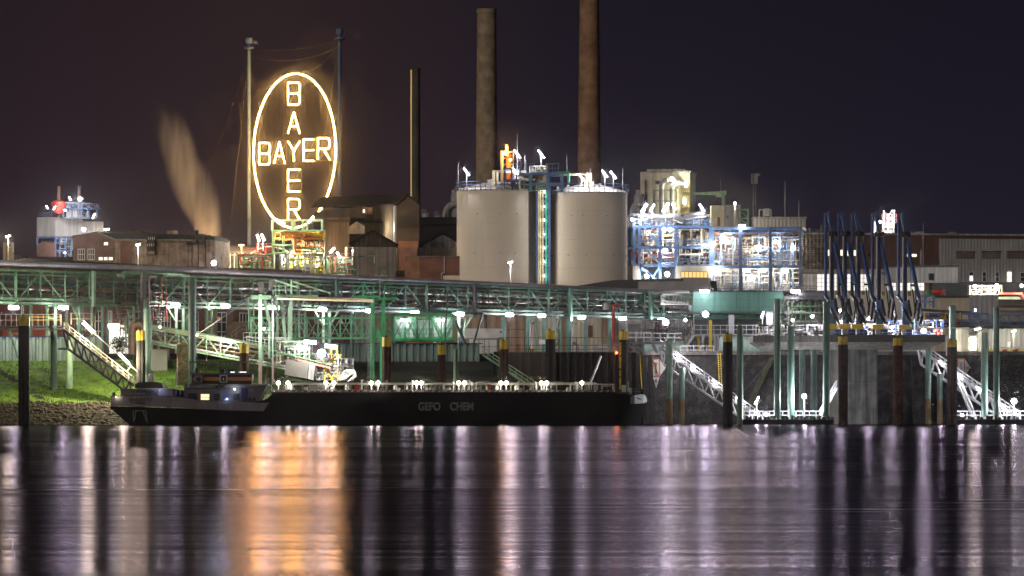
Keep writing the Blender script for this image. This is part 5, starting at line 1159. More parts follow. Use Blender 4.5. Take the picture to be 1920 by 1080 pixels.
# canopy with lit glazing
f = Fr(1500, 1087, 1760, 1084)
t = thing('lit_hall', 'low hall with brightly lit window bays behind the loading arms', 'hall', f.at(1620, GZ))
q = MB(); f.box(q, 1530, 510, 1742, 700, 0, -8, GZ); q.build('wall', mat('pale wall', (.45, .43, .40), .7, 0, .2, .2), t)
q = MB(); f.box(q, 1500, 505, 1745, 511, .8, -9); q.build('roof', PCONC, t)
q = MB(); f.box(q, 1733, 512, 1742, 556, .05, .4, Z(556, 1080)); q.build('pier', DKBRICK, t)
for x0, x1 in ((1532, 1556), (1560, 1573), (1578, 1606), (1611, 1632), (1664, 1680), (1685, 1709), (1710, 1733)): win(t, f, x0, 514, x1, 545, E_HALL, WHITE, 3, 4, .1, .03)
f2 = Fr(1660, 1084, 1800, 1083)
t = bld('corrugated_shed', 'grey corrugated shed with one window right of the white vent stack', 'shed', f2, 1665, 501, 1796, 12, GREYCLAD, DGREY, zb=Z(530, 1082), over=.2)
win(t, f2, 1742, 513, 1751, 525, GLASS, DGREY, 1, 1, .12)
q = MB(); f2.box(q, 1748, 530.3, 1920, 556, -1, -8, GZ); solo(q, 'dark_wall', mat('slate wall', (.06, .07, .075), .6), 'dark slate wall below the grey corrugated shed', 'wall')
# scaffolding
f = Fr(1500, 1122, 1560, 1121)
t = thing('scaffolding', 'tall tube scaffolding between the blue frames and the long hall', 'scaffold', f.at(1525, GZ))
q = MB(); 
for o in (0, -2.5):
    for x in range(1504, 1546, 7): q.tube(f.at(x, GZ, o), f.at(x, Z(424 + (x * 7) % 19, 1128), o), .05, 5)
    for k in range(9): q.tube(f.pt(1502, 434 + 13 * k + (o * 1.5), o), f.pt(1545, 434 + 13 * k + o * 1.5, o), .045, 5)
for k in range(7): q.tube(f.pt(1504 + (k % 2) * 20, 435 + 16 * k, .1), f.pt(1524 + (k % 2) * 18, 451 + 16 * k, .1), .06, 5)
q.build('tubes', mat('scaffold tube', (.30, .27, .21), .5, .4, .2, .8), t)
q = MB()
for k in range(4): f.box(q, 1503, 462 + 16 * k, 1544, 463 + 16 * k, -.1, -4)
q.build('boards', mat('scaffold boards', (.16, .12, .07), .8), t)
q = MB(); f.box(q, 1503, 505, 1530, 545, -5, -6); q.build('sheeting', mat('lit sheet', (.6, .58, .52), .7), t)
# white column tower behind the arms
f = Fr(1600, 1180, 1700, 1180)
t = thing('column_tower', 'bright white column with pink railings rising behind the loading arms', 'column', f.at(1664, GZ))
vessel(t, f.at(1664, GZ), S(5.5, 1180), Z(400, 1180) - GZ, WHITE, 'shell'); vessel(t, f.at(1639, GZ), S(4, 1180), Z(415, 1180) - GZ, WHITE, 'side_column')
q = MB(); f.box(q, 1653, 417, 1680, 418, 1, -3); f.box(q, 1653, 437, 1675, 438, 1, -3); q.build('platform', LBLUE, t)
PINK = mat('pink red railing', (.65, .16, .18), .5)
for a_, b_, y in ((1653, 1680, 417), (1653, 1662, 437), (1653, 1680, 411)): deckrail(t, f, a_, b_, y, 1, m=PINK, h=1.2, r=.06)
q = MB(); q.path([f.pt(1656, 436, 1.5), f.pt(1656, 396, 1.5)], .1); q.path([f.pt(1676, 420, 1.5), f.pt(1676, 394, 1.5)], .1); q.path([f.pt(1657, 396, 0), f.pt(1661, 402, 0), f.pt(1668, 402, 0), f.pt(1673, 395, 0)], .25); q.build('pipe', WHITE, t)
clutter(t, f, 1655, 402, 1675, 436, 3, 24, [WHITE, GREY], 91, (.06, .2), off=2)
for x, y, lb, pw in ((1648, 417, 'bright lamp left of the white column tower', 2600), (1673, 442, 'bright warm lamp right below the white column tower', 2400), (1673, 397, 'slim lamp on top of the white column tower', 900), (1665, 410, 'lamp on the platform of the white column tower', 1500)):
    lamp(f.pt(x, y, 4), lb, 'round', r=.45 if pw > 2000 else .25, power=pw, color=(1, .97, .9), em=E_W, near=.9)
# lower right buildings
f = Fr(1745, 1010, 1880, 1010)
t = bld('cream_building', 'small cream building with a flat roof at the right', 'building', f, 1752, 558, 1816, 12, mat('cream render', (.55, .49, .36), .75, 0, .15, .2, 0, .2), DGREY, over=.2)
q = MB(); f.box(q, 1816, 553, 1872, 700, .2, -12, GZ); q.build('corrugated_wing', ribbed('violet grey ribs', (.34, .33, .36), 1.0), t)
q = MB(); f.box(q, 1824, 575, 1833, 597, .22, .35); d_ = q.build('door', BLUE, t)
q = MB(); f.box(q, 1826, 578, 1831, 585, .36, .4); q.build('pane', E_WINC, d_)
f = Fr(1870, 1040, 2000, 1040)
t = bld('long_low_building', 'low building with a grey sloping roof at the right edge', 'building', f, 1872, 574, 2060, 14, mat('taupe wall', (.36, .32, .28), .75, 0, .2, .2), mat('grey roof sheet', (.2, .18, .17), .6), gable=1.3)
q = MB(); f.box(q, 1875, 582, 2050, 584, .02, .3); q.build('band', PCONC, t)
f = Fr(1815, 1070, 2000, 1070)
t = thing('roof_piping', 'white pipework frame with two lamps above the violet grey wing', 'pipework', f.at(1860, Z(555, 1070)))
q = frame_grid(f, [1819, 1830, 1841, 1852, 1866], [536, 543, 552], 4, .15); q.build('frame', WHITE, t); clutter(t, f, 1819, 535, 1880, 552, 4, 40, [WHITE, SANDPIPE], 95, (.05, .16))
q = MB(); f.box(q, 1815, 552.3, 2060, 700, 0, -4, GZ); q.build('base_wall', mat('olive wall', (.16, .2, .12), .7), t)
q = MB(); q.path([f.pt(1873, 553, 2), f.pt(1912, 553, 2), f.pt(1916, 560, 2)], .45, 10); q.build('red_pipe', mat('dull red pipe', (.3, .08, .05), .5), t)
for x, y, lb in ((1826, 537, 'left lamp on the white roof pipework at the right'), (1867, 535, 'middle lamp on the white roof pipework at the right'), (1914, 536, 'bright lamp at the right edge of the picture over the low building')): lamp(f.pt(x, y, 2), lb, 'round', r=.5, power=2600, color=(1, .96, .88), em=E_W, near=.9)
q = MB(); f3 = Fr(1740, 1030, 1800, 1030); q.path([f3.pt(1745, 553, 0), f3.pt(1749, 549, 0), f3.pt(1760, 547, 0), f3.pt(1766, 549, 0), f3.pt(1767, 556, 0)], .6, 10)
t = solo(q, 'red_bent_pipe', RED, 'bright red bent pipe on the roof of the small cream building', 'pipe', smooth=True)
q = MB(); q.tube(f3.pt(1742, 556, 0), f3.pt(1742, 544, 0), .8); q.tube(f3.pt(1742, 549, 0), f3.pt(1749, 549, 0), .5); q.build('green_flange', BRIGHTG, t, True)
mast(1854, 538, 640, 985, .12, 'lamp_post', 'pale post in front of the violet grey corrugated wing', 'post')

# --- blue pipe bridge at the right
f = Fr(1720, 930, 2100, 930)
t = thing('blue_pipe_bridge', 'blue latticed pipe bridge running to the right edge', 'bridge', f.at(1830, Z(618, 930)))
q = frame_grid(f, [1724, 1742, 1760, 1786, 1803, 1820, 1838, 1855], [588, 600, 611], 4, .28); q.build('left_lattice', BLUE, t)
q = MB()
for i, x in enumerate(range(1860, 2080, 16)): q.bar(f.pt(x, 590), f.pt(x, 611), .25); q.bar(f.pt(x, 590 if i % 2 else 611), f.pt(x + 16, 611 if i % 2 else 590), .2)
q.bar(f.pt(1860, 590), f.pt(2080, 590), .35); q.bar(f.pt(1838, 611), f.pt(2080, 611), .35); q.build('right_lattice', BLUE, t)
q = MB(); f.box(q, 1722, 611, 2080, 614.5, .3, -4.5); q.build('deck', DGREY, t)
q = MB(); q.bar(f.pt(1720, 580, -2), f.pt(1822, 586, -2), .35, .5); q.build('sloping_beam', DGREY, t)
q = MB()
for k in range(4): q.tube(f.pt(1740, 603 + 2 * k, -1 - k * .8), f.pt(2070, 603 + 2 * k, -1 - k * .8), .18, 8)
q.build('pipe', GREY, t); clutter(t, f, 1726, 588, 1800, 614, 4, 60, [BLUE, GREY, YEL2, RED], 97, (.05, .2))
q = frame_grid(f, [1857, 1880], [614, 650, 700], 3, .3); q.build('support', BLUE, t)
q = frame_grid(Fr(1700, 960, 1800, 960), [1722, 1736, 1752], [555, 565, 577], 3, .25, None, [(0, 0), (1, 1)]); solo(q, 'blue_lattice_frame', LBLUE, 'small blue lattice frame beside the small cream building', 'frame')
f = Fr(1780, 900, 2000, 900)
t = thing('quay_block_building', 'grey rendered wall block on the quay under the blue bridge', 'building', f.at(1800, GZ))
q = MB(); f.box(q, 1790, 616, 1816, 700, 0, -6, GZ); f.box(q, 1833, 622, 1841, 700, 0, -6, GZ); f.box(q, 1816, 628, 1833, 700, -1, -6, GZ); q.build('wall', PCONC, t)
q = MB(); f.box(q, 1841, 616, 2080, 700, -4, -9, GZ); q.build('back_wall', GREYCLAD, t)
q = MB(); f.box(q, 1893, 640, 1899, 652, -3.9, -3.8); q.build('door', WHITE, t)
lamp(P(1824, 644, 897), 'very bright warm wall lamp in the doorway niche under the blue bridge', 'bar', (0, 0, 1), 2.2, .6, 5200, (1, .92, .72), E_Y, near=1.2)
lamp(P(1901, 621, 896), 'small greenish street lamp under the blue bridge at the right', 'bar', (1, 0, .3), .8, .12, 700, (.95, 1, .7), E_Y, GZ, name='street_lamp')
lamp(P(1833, 617, 893), 'small lamp under the deck of the blue bridge', 'bar', (1, 0, .1), 1.1, .08, 500, NEUT, E_W)
f = Fr(1850, 875, 2000, 875)
t = thing('quay_parapet', 'yellow lattice railing and concrete parapet on the quay at the right edge', 'railing', f.at(1890, GZ))
q = MB(); f.box(q, 1856, 663, 2080, 675, 0, -1, GZ - 1.5); q.build('parapet', CONC, t)
q = frame_grid(f, [1857, 1872, 1890, 1910, 1930, 1950], [652, 657, 662], 1, .18); q.build('yellow_railing', YEL2, t)
q = MB()
for x in (1866, 1883, 1903): q.tube(f.pt(x, 662, 0), f.pt(x, 655, 0), .45, 8)
q.build('red_valve', RED, t)
# ------------------------------------------------------------------ jetty, piles, gangways
def hpile(px, wd, y0, y1, Y_, label, m_=RUST, yel=16, stripe=False, fender=False):
    """square sheet-pile dolphin with a painted head"""
    zt = Z(y0, Y_); zb = min(Z(y1, Y_), -1.5) if y1 > 790 else Z(y1, Y_) - 8; r = S(wd / 2, Y_); x = X(px, Y_)
    t = thing('mooring_pile', label, 'pile', (x, Y_, zb), 'square mooring piles with yellow heads')
    def sec(z0, z1, g=0):
        q = MB(); s = r + g; k = s * .42
        pl = [(-s, -s * .6), (-s * .55, -s), (-s * .1, -s), (-s * .02, -s * .8), (s * .02, -s * .8), (s * .1, -s), (s * .55, -s), (s, -s * .6), (s, s * .6), (s * .55, s), (-s * .55, s), (-s, s * .6)]
        q.prism([(x + a, Y_ + b, z0) for a, b in pl], (0, 0, 0), (0, 0, z1 - z0)); return q
    zy = Z(y0 + yel, Y_); sec(zb, zy).build('shaft', m_, t)
    q = sec(zy, zt, .03); q.build('painted_head', YELLOW, t)
    q = MB(); q.tube((x - r * .2, Y_, zt), (x - r * .2, Y_, zt + .25), .16, 8); q.build('bollard', BLACKP, t)
    if stripe:
        q = MB()
        for a, b in ((642, 666), (669, 691), (694, 706), (708, 730)): q.box(x - r - .02, x - r * .62, Y_ - r - .07, Y_ - r * .5, Z(b, Y_), Z(a, Y_))
        q.build('yellow_stripe', YELLOW, t)
    q = MB(); q.box(x - r - .05, x - r + .1, Y_ - .2, Y_ + .2, max(zb, 0), zy); q.box(x + r - .1, x + r + .05, Y_ - .2, Y_ + .2, max(zb, 0), zy); q.build('clutch_bar', m_, t)
    return t
hpile(45, 19.5, 592, 797, 799, 'tall black mooring pile with olive yellow head standing in water at the far left', BLACKP, 19)
hpile(264, 15.5, 620, 740, 816, 'dark mooring pile with yellow head at the foot of the left stair', BLACKP, 18)
hpile(458, 16.5, 645, 740, 818, 'mooring pile with orange yellow head behind the wheelhouse', RUST, 17)
hpile(725, 16, 632, 740, 818, 'rust brown pile with bright yellow head beside the green access tower', RUST, 18)
hpile(828, 14, 647, 740, 818, 'rust brown pile with yellow head under the right end of the green cage', RUST, 18)
hpile(945, 15.5, 638, 740, 818, 'rust brown pile with bright yellow head in front of the tan hall', RUST, 17)
hpile(1032, 17.5, 619, 740, 818, 'taller dark pile with olive yellow head behind the barge', BLACKP, 17)
hpile(1169.5, 16.5, 621, 740, 816, 'black pile with dashed yellow stripe behind the barge bow', BLACKP, 16, True)
hpile(1364.5, 17, 626, 797, 803, 'dark pile with dull yellow head standing in front of the first right gangway', BLACKP, 15)
hpile(1580.5, 17, 631, 797, 803, 'dark rust pile with yellow head left of the concrete pier', RUST, 15)
hpile(1683.5, 16.5, 634, 797, 803, 'dark rust pile with yellow head between pier and second right gangway', RUST, 14)
hpile(1785, 17, 637, 797, 803, 'dark rust pile with yellow head in front of the second right gangway', RUST, 14)
def rpile(px, wd, y0, y1, Y_, label, m_=DKGREEN, tilt=0, bend=False):
    zb = -1.5 if y1 > 760 else Z(y1, Y_) - 1; r = S(wd / 2, Y_); x = X(px, Y_); zt = Z(y0, Y_)
    t = thing('round_pile', label, 'pile', (x, Y_, zb), 'round green steel piles')
    q = MB(); q.tube((x, Y_, zb), (x, Y_, zt), r, 24); q.build('shaft', m_, t, True)
    q = MB(); q.lathe([(r, 0), (r * .98, .12), (r * .3, .22)], (x, Y_, zt), 24); q.build('cap', m_, t, True)
    if bend: q = MB(); q.tube((x, Y_, Z(748, Y_)), (x, Y_, 0), r * 1.004, 24, cap=False); q.build('stained_foot', mat('weed stained pile', (.13, .09, .04), .8, 0, .4, .5), t, True)
    return t
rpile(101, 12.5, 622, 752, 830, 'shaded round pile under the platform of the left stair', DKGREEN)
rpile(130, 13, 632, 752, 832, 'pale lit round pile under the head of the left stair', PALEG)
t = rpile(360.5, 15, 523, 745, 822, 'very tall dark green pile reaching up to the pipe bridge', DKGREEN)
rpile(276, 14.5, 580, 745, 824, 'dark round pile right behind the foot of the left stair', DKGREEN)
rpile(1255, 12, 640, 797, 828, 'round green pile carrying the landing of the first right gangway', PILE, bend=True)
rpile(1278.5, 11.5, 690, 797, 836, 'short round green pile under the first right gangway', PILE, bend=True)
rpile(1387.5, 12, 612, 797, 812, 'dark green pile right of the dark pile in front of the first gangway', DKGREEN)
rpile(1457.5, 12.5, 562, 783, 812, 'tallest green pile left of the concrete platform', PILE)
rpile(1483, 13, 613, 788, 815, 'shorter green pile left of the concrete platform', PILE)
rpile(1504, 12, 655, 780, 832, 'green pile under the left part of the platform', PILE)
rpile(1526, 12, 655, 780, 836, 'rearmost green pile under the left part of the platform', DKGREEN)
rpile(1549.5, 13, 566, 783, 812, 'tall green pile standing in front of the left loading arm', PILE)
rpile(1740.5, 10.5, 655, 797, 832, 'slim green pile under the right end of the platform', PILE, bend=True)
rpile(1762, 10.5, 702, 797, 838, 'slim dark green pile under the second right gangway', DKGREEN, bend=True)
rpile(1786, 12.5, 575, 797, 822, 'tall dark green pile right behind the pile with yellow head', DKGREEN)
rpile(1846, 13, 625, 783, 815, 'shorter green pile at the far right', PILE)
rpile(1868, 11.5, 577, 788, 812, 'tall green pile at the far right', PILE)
t = thing('concrete_post', 'pale slim concrete post right of the yellow headed pile behind the barge', 'post', P(856, 740, 830))
q = MB(); q.box(X(850, 830), X(854, 830), 830, 831, GZ - 8, Z(655, 830)); q.build('light_face', PALEG, t)
q = MB(); q.box(X(854.2, 830), X(858, 830), 830.2, 831, GZ - 8, Z(655, 830)); q.build('dark_face', CONC, t)

def stairway(name, label, p, q_, wd, m_, rails=GREY, nst=40, truss=True, Yoff=0, cat='stair', th=2.0, mtruss=None):
    """straight stair between two points (p upper, q_ lower) with treads, stringers, rails and a truss below"""
    p = Vector(p); q_ = Vector(q_); t = thing(name, label, cat, q_); d = (q_ - p).normalized(); wv = Vector((0, wd, 0)); dn = Vector((0, 0, -th))
    s = MB()
    for o in (Vector((0, 0, 0)), wv): s.bar(p + o, q_ + o, .16, .4)
    s.build('stringer', m_, t)
    s = MB()
    for k in range(nst + 1): c = p.lerp(q_, k / nst); s.box(c.x - .16, c.x + .16, c.y, c.y + wd, c.z + .05, c.z + .10)
    s.build('treads', rails, t)
    s = MB(); n = max(6, int((q_ - p).length / 1.5))
    for o in (Vector((0, 0, 0)), wv):
        for k in range(n + 1): c = p.lerp(q_, k / n) + o; s.bar(c, c + Vector((0, 0, 1.25)), .09)
        for h in (1.25, .65): s.bar(p + o + Vector((0, 0, h)), q_ + o + Vector((0, 0, h)), .1)
    s.build('railing', rails, t)
    if truss:
        s = MB(); a = p + dn + d * 1.2; b = q_ + dn * .75 - d * .5
        for o in (Vector((0, 0, 0)), wv):
            s.bar(a + o, b + o, .2, .3); n = 9
            for k in range(n):
                u, v = a.lerp(b, k / n) + o, a.lerp(b, (k + 1) / n) + o; s.bar(u, p.lerp(q_, (k + .5) / n) + o, .13); s.bar(p.lerp(q_, (k + .5) / n) + o, v, .13)
        s.bar(a, p, .3); s.bar(a + wv, p + wv, .3)
        s.build('lower_truss', mtruss or m_, t)
    return t
# left stair and its platform
t = stairway('access_stair', 'long steel stair with lattice girder going down from the left platform to the barge stern', P(119, 618, 824), P(250, 722, 812), 1.6, DGREY, mat('galvanised warm steel', (.55, .52, .42), .4, .3), 46, th=2.6)
t = thing('stair_platform', 'high steel platform with tubular railing at the top of the left stair', 'platform', P(60, 620, 826))
f = Fr(-80, 826, 200, 826)
q = MB(); f.box(q, -80, 611, 120, 613, 0, -3); f.box(q, -80, 615, 134, 618.5, .1, -.3); q.build('deck', DGREY, t)
deckrail(t, f, -60, 112, 611, 0, 1.9, mat('bluish galvanised', (.5, .5, .56), .4, .4), 'railing', 3, .9, .035)
deckrail(t, f, 128, 166, 608, -4, 1.9, mat('galvanised warm steel', (0, 0, 0)), 'rear_railing', 2, 1.2, .035)
q = MB(); f.box(q, 57, 594, 115, 594.8, .06, .12); f.box(q, 57, 599.5, 115, 600.3, .06, .12); q.build('yellow_bar', YEL2, t)
q = MB(); q.bar(f.pt(17, 618), f.pt(34, 672), .3); q.bar(f.pt(15, 625), f.pt(40, 626), .25); q.bar(f.pt(16, 618), f.pt(16, 626), .3); f.box(q, 108, 652, 128, 656, -1, -1.4); q.build('bracket', DKGREEN, t)
sd = (P(250, 722, 812) - P(119, 618, 824)).normalized()
lamp(P(166, 614, 822), 'long bright warm tube lamp above the upper half of the left stair', 'bar', (P(179, 626, 822) - P(156, 604, 822)), 2.4, .28, 13000, WARM, E_Y, near=1.8)
lamp(P(233, 673, 816), 'long bright warm tube lamp above the lower half of the left stair', 'bar', (P(243, 683, 816) - P(222, 662, 816)), 2.2, .2, 11000, WARM, E_Y, near=2.2)
q = MB(); q.bar(P(156, 606, 822), P(258, 697, 814), .1); q.bar(P(170, 642, 820), P(182, 622, 820), .07); q.bar(P(238, 696, 815), P(247, 684, 815), .07); q.bar(P(239, 715, 812), P(257, 697, 812), .18)
solo(q, 'lamp_rail', GREY, 'sloping rail carrying the two warm tube lamps over the left stair', 'rail')
# bushes behind the stair
LEAF = mat('dark shrub leaves', (.035, .055, .018), .8, 0, .5, 2.0, 0, 0, c2=(.07, .09, .03))
def shrub(px0, px1, y0, y1, Y_, n, label, seed):
    rd = random.Random(seed); t = thing('shrub', label, 'shrub', P((px0 + px1) / 2, y1, Y_))
    q = MB()
    for k in range(n):
        a, b = rd.gauss(0, .45), rd.gauss(0, .45)
        if abs(a) > 1.1 or abs(b) > 1.1: continue
        c = P((px0 + px1) / 2 + a * (px1 - px0) / 2, (y0 + y1) / 2 + b * (y1 - y0) / 2, Y_ + rd.gauss(0, .9)); s_ = rd.uniform(.08, .2)
        v = [Vector((rd.uniform(-1, 1), rd.uniform(-1, 1), rd.uniform(-1, 1))) * s_ for _ in range(3)]; q.add([c + p for p in v], [(0, 1, 2)])
    q.build('leaves', LEAF, t); q = MB()
    for k in range(7): b_ = P((px0 + px1) / 2, y1, Y_); q.tube(b_, P(rd.uniform(px0, px1), rd.uniform(y0, (y0 + y1) / 2), Y_ + rd.uniform(-.8, .8)), .05, 5, .02)
    q.build('branches', RUST, t); return t
shrub(203, 244, 622, 668, 858, 2600, 'dark leafy shrub behind the left stair beside the white booth', 1)
shrub(248, 262, 640, 690, 856, 700, 'narrow dark shrub between stair foot and dark piles', 2)
shrub(310, 326, 668, 700, 852, 900, 'low dark shrub left of the ivy grown pillar', 3)
q = MB(); q.box(X(283, 850), X(313, 850), 850, 856, 2, Z(655, 850)); t = solo(q, 'pipe_abutment', mat('pale rendered block', (.42, .40, .34), .8, 0, .15, .3), 'pale rendered abutment block under the sloping pipe gangway', 'abutment')
t = thing('ivy_pillar', 'stone pillar overgrown with ivy behind the wheelhouse', 'pillar', P(340, 710, 835))
q = MB(); x0, x1 = X(325, 835), X(355, 835); zt = Z(646, 835); q.prism([(x0, 835, 0), (x1, 835, 0), (x1 - .3, 835, zt), (x0 + .6, 835, zt)], (0, 0, 0), (0, 2.4, 0)); q.build('masonry', mat('old masonry', (.16, .12, .07), .9, 0, .5, .8, .4, c2=(.08, .06, .04)), t)
q = MB(); rd = random.Random(8)
for k in range(1500):
    c = Vector((rd.uniform(x0 + .9, x1 + .1), 834.85 + rd.uniform(-.12, .1), rd.uniform(3, zt + .2))); v = [Vector((rd.uniform(-1, 1), rd.uniform(-.5, .5), rd.uniform(-1, 1))) * .14 for _ in range(3)]; q.add([c + p for p in v], [(0, 1, 2)])
q.build('ivy', LEAF, t)
# sloping pipe gangway
t = thing('pipe_gangway', 'sloping pipe gangway packed with bright pipes going down to the loading head', 'gangway', P(480, 690, 838))
a0, a1 = P(284, 612, 850), P(600, 668, 826); b0, b1 = P(284, 644, 850), P(600, 704, 826)
def pg(u, k, o=0): return a0.lerp(a1, u) * (1 - k) + b0.lerp(b1, u) * k + Vector((0, o, 0))
q = MB()
for o in (0, 2.6):
    for k in (0, 1): q.bar(pg(0, k, o), pg(1, k, o), .24, .26)
    n = 12
    for i in range(n + 1):
        q.bar(pg(i / n, 0, o), pg(i / n, 1, o), .16)
        if i < n: q.bar(pg(i / n, 1 if i % 2 else 0, o), pg((i + 1) / n, 0 if i % 2 else 1, o), .15)
for i in range(25): q.bar(pg(i / 24, 0), pg(i / 24, 0, 2.6), .12); q.bar(pg(i / 24, .95), pg(i / 24, .95, 2.6), .12)
q.build('truss', PALEG, t)
for i, (k, o, r_, m_) in enumerate(((.12, .5, .16, SANDPIPE), (.14, 1.2, .2, ALU), (.15, 2.0, .2, PALEG), (.38, .6, .2, ALU), (.40, 1.4, .16, WHITE), (.42, 2.1, .2, STEELP), (.62, .6, .2, BRONZE), (.66, 1.4, .28, STEELP), (.86, .7, .2, WHITE), (.88, 1.6, .24, PALEG), (-.06, 1.0, .2, PALEG))):
    q = MB(); q.tube(pg(0, k, o), pg(1, k, o), r_, 10); q.build('pipe', m_, t, True)
q = MB(); q.rail([pg(i / 14, 0) for i in range(8, 13)], 1.2, 1.2, .05); q.build('railing', WHITE, t)
q = MB(); q.path([P(247, 660, 846), P(247, 620, 846), P(250, 610, 846), P(260, 608, 846), P(266, 613, 846), P(266, 660, 846)], .5, 12); solo(q, 'bent_duct', BRONZE, 'rusty brown arched duct left of the dark piles beside the stair', 'duct', smooth=True)
for px, py, lb, pw, em_ in ((369, 628, 'small starry lamp beside the tall dark green pile', 1100, E_Y), (300, 613, 'lamp above the upper end of the sloping pipe gangway', 1200, E_Y), (420, 640, 'lamp lighting the middle of the sloping pipe gangway', 1500, E_Y)):
    lamp(P(px, py, 839), lb, 'round', r=.22, power=pw, color=(1, .97, .8), em=em_, near=.8)
# gantry frame with hose boom
t = thing('loading_gantry', 'pale green loading gantry with hanging hoses and a long boom, behind the wheelhouse', 'gantry', P(510, 715, 830))
f = Fr(440, 830, 900, 830); g = Fr(440, 834, 900, 834)
q = MB(); q.bar(P(488, 552, 830), P(488, 680, 830), .56); q.bar(P(511.5, 560, 830), P(511.5, 672, 830), .3); q.bar(P(505, 615, 831), P(505, 672, 831), .35); q.bar(P(544, 560, 834), P(544, 650, 834), .75); q.bar(P(520, 560, 834), P(520, 650, 834), .4)
q.bar(P(496, 560, 834), P(508, 618, 834), .5); q.bar(P(528, 560, 834), P(536, 650, 834), .5); q.build('post', PALEG, t)
q = MB(); q.bar(P(488, 680, 830), P(488, 720, 830), .55); q.bar(P(511.5, 672, 830), P(511.5, 720, 830), .3); q.bar(P(502, 685, 832), P(498, 720, 832), .35); q.build('post_foot', mat('primer pink steel', (.45, .33, .30), .6, 0, .2, .5), t)
q = MB(); f.box(q, 470, 554, 508, 561, .3, -4.5); f.box(q, 515, 553, 596, 556.5, .3, -.5); f.box(q, 496, 679, 512, 682.5, 0, -1.4); f.box(q, 484, 618.5, 512, 620.5, 0, -1); q.build('beam', GREEN, t)
q = MB(); q.bar(P(520, 560, 829), P(700, 565, 826), .3); q.bar(P(548, 557, 829), P(700, 562, 826), .2); q.build('boom', SANDPIPE, t)
q = MB(); q.bar(P(549, 528, 830), P(620, 550, 830), .22); q.bar(P(515, 525, 830), P(560, 540, 830), .22); q.bar(P(546, 524, 830), P(546, 555, 830), .25); q.build('stay', PALEG, t)
deckrail(t, f, 511, 560, 552, 0, 1.4, PALEG, 'railing', 3, 1.2, .05)
for a_ in ((484, 528, 494, 553, -.5, -2), (504, 525, 515, 545, -.5, -2.5), (532, 527, 537, 548, -.5, -1.2)): q = MB(); f.box(q, *a_); q.build('winch_box', CONC, t)
q = MB()
for (xa, xb, dp, k_) in ((511, 542, 34, 0), (515, 540, 28, 1), (556, 566, 12, 0), (583, 590, 10, 1), (620, 634, 16, 0), (640, 652, 14, 0)):
    pts = [P(xa + (xb - xa) * i / 14, 564 + dp * math.sin(math.pi * i / 14) ** .7 if 0 < i < 14 else 564, 829 + k_ * .5) for i in range(15)]; q.path(pts, .1 + .03 * k_, 6)
q.build('hose', BLACK, t, True)
q = MB(); q.bar(P(468, 561, 828), P(372, 626, 832), .1); q.bar(P(480, 553, 828), P(425, 575, 830), .08); q.build('guy_wire', GREY, t)
q = MB(); q.bar(P(466, 548, 832), P(466, 620, 832), .14); q.bar(P(476, 548, 832), P(476, 620, 832), .14)
for k in range(16): q.bar(P(466, 550 + 4.4 * k, 832), P(476, 550 + 4.4 * k, 832), .06)
q.build('ladder', GREEN, t)
lamp(P(505, 576, 827), 'round floodlight under the deck of the pale green gantry', 'round', r=.42, power=2200, em=E_W, near=.9)
lamp(P(495, 616, 827), 'small starry lamp on the post of the pale green gantry', 'round', r=.3, power=1700, em=E_W, near=.9)
# green footbridge
t = thing('footbridge', 'green lattice footbridge behind the gantry leading to a bright green cage', 'footbridge', P(600, 636, 842))
f = Fr(440, 842, 900, 842)
def lattice(q, fr, x0, x1, yt, yb, n, w_, o, ph=0):
    zt, zb = Z(yt, fr.Y((x0 + x1) / 2)), Z(yb, fr.Y((x0 + x1) / 2)); P0 = lambda x, z: fr.at(x, z, o)
    q.bar(P0(x0, zt), P0(x1, zt), w_ * 1.3, w_ * 1.6); q.bar(P0(x0, zb), P0(x1, zb), w_ * 1.3, w_ * 1.6)
    for i in range(n + 1):
        x = x0 + (x1 - x0) * i / n; q.bar(P0(x, zb), P0(x, zt), w_)
        if i < n: xn = x0 + (x1 - x0) * (i + 1) / n; q.bar(P0(x, zt if (i + ph) % 2 else zb), P0(xn, zb if (i + ph) % 2 else zt), w_ * .85)
q = MB(); lattice(q, f, 470, 700, 596, 634, 11, .2, 0); q.build('front_lattice', mat('mid green steel', (.10, .40, .20), .45, 0, .2, .6), t)
q = MB(); lattice(q, f, 470, 700, 596, 634, 11, .2, -3, 1); q.build('rear_lattice', PALEG, t)
q = MB(); z = Z(634, 842); q.box(f.at(470, 0).x, f.at(735, 0).x, 842, 845, z - .1, z + .12); q.build('deck', GREEN, t)
deckrail(t, f, 470, 735, 634, -.3, 1.5, mat('mid green steel', (0, 0, 0)), 'railing', None, 1.3, .05)
t = thing('green_cage', 'bright green lattice cage with white glazing at the end of the footbridge', 'cage', P(790, 640, 834))
f = Fr(720, 834, 900, 834)
q = MB(); lattice(q, f, 737, 850, 590, 637, 5, .22, 0); lattice(q, f, 700, 737, 595, 634, 2, .2, 0); q.build('front_lattice', BRIGHTG, t)
q = MB(); lattice(q, f, 737, 850, 595, 633, 6, .2, -4, 1); q.build('rear_lattice', mat('mid green steel', (0, 0, 0)), t)
q = MB(); f.box(q, 738, 637.5, 852, 640, 0, -4); f.box(q, 738, 587, 835, 589, 0, -4); q.build('deck', BRIGHTG, t)
q = MB(); f.box(q, 739, 598, 780, 632, -4.4, -4.6); f.box(q, 807, 597, 847, 631, -4.4, -4.6); f.box(q, 780, 599, 807, 631, -5, -5.2); q.build('glazing', mat('milky glazing', (.5, .53, .53), .4, 0, .12, .4), t)
deckrail(t, f, 739, 850, 635, -.4, 1.6, mat('mid green steel', (0, 0, 0)), 'railing', None, 1.3, .05)
q = MB(); f.box(q, 837, 642, 857, 645, 0, -3); q.build('underfloor', BLACK, t)
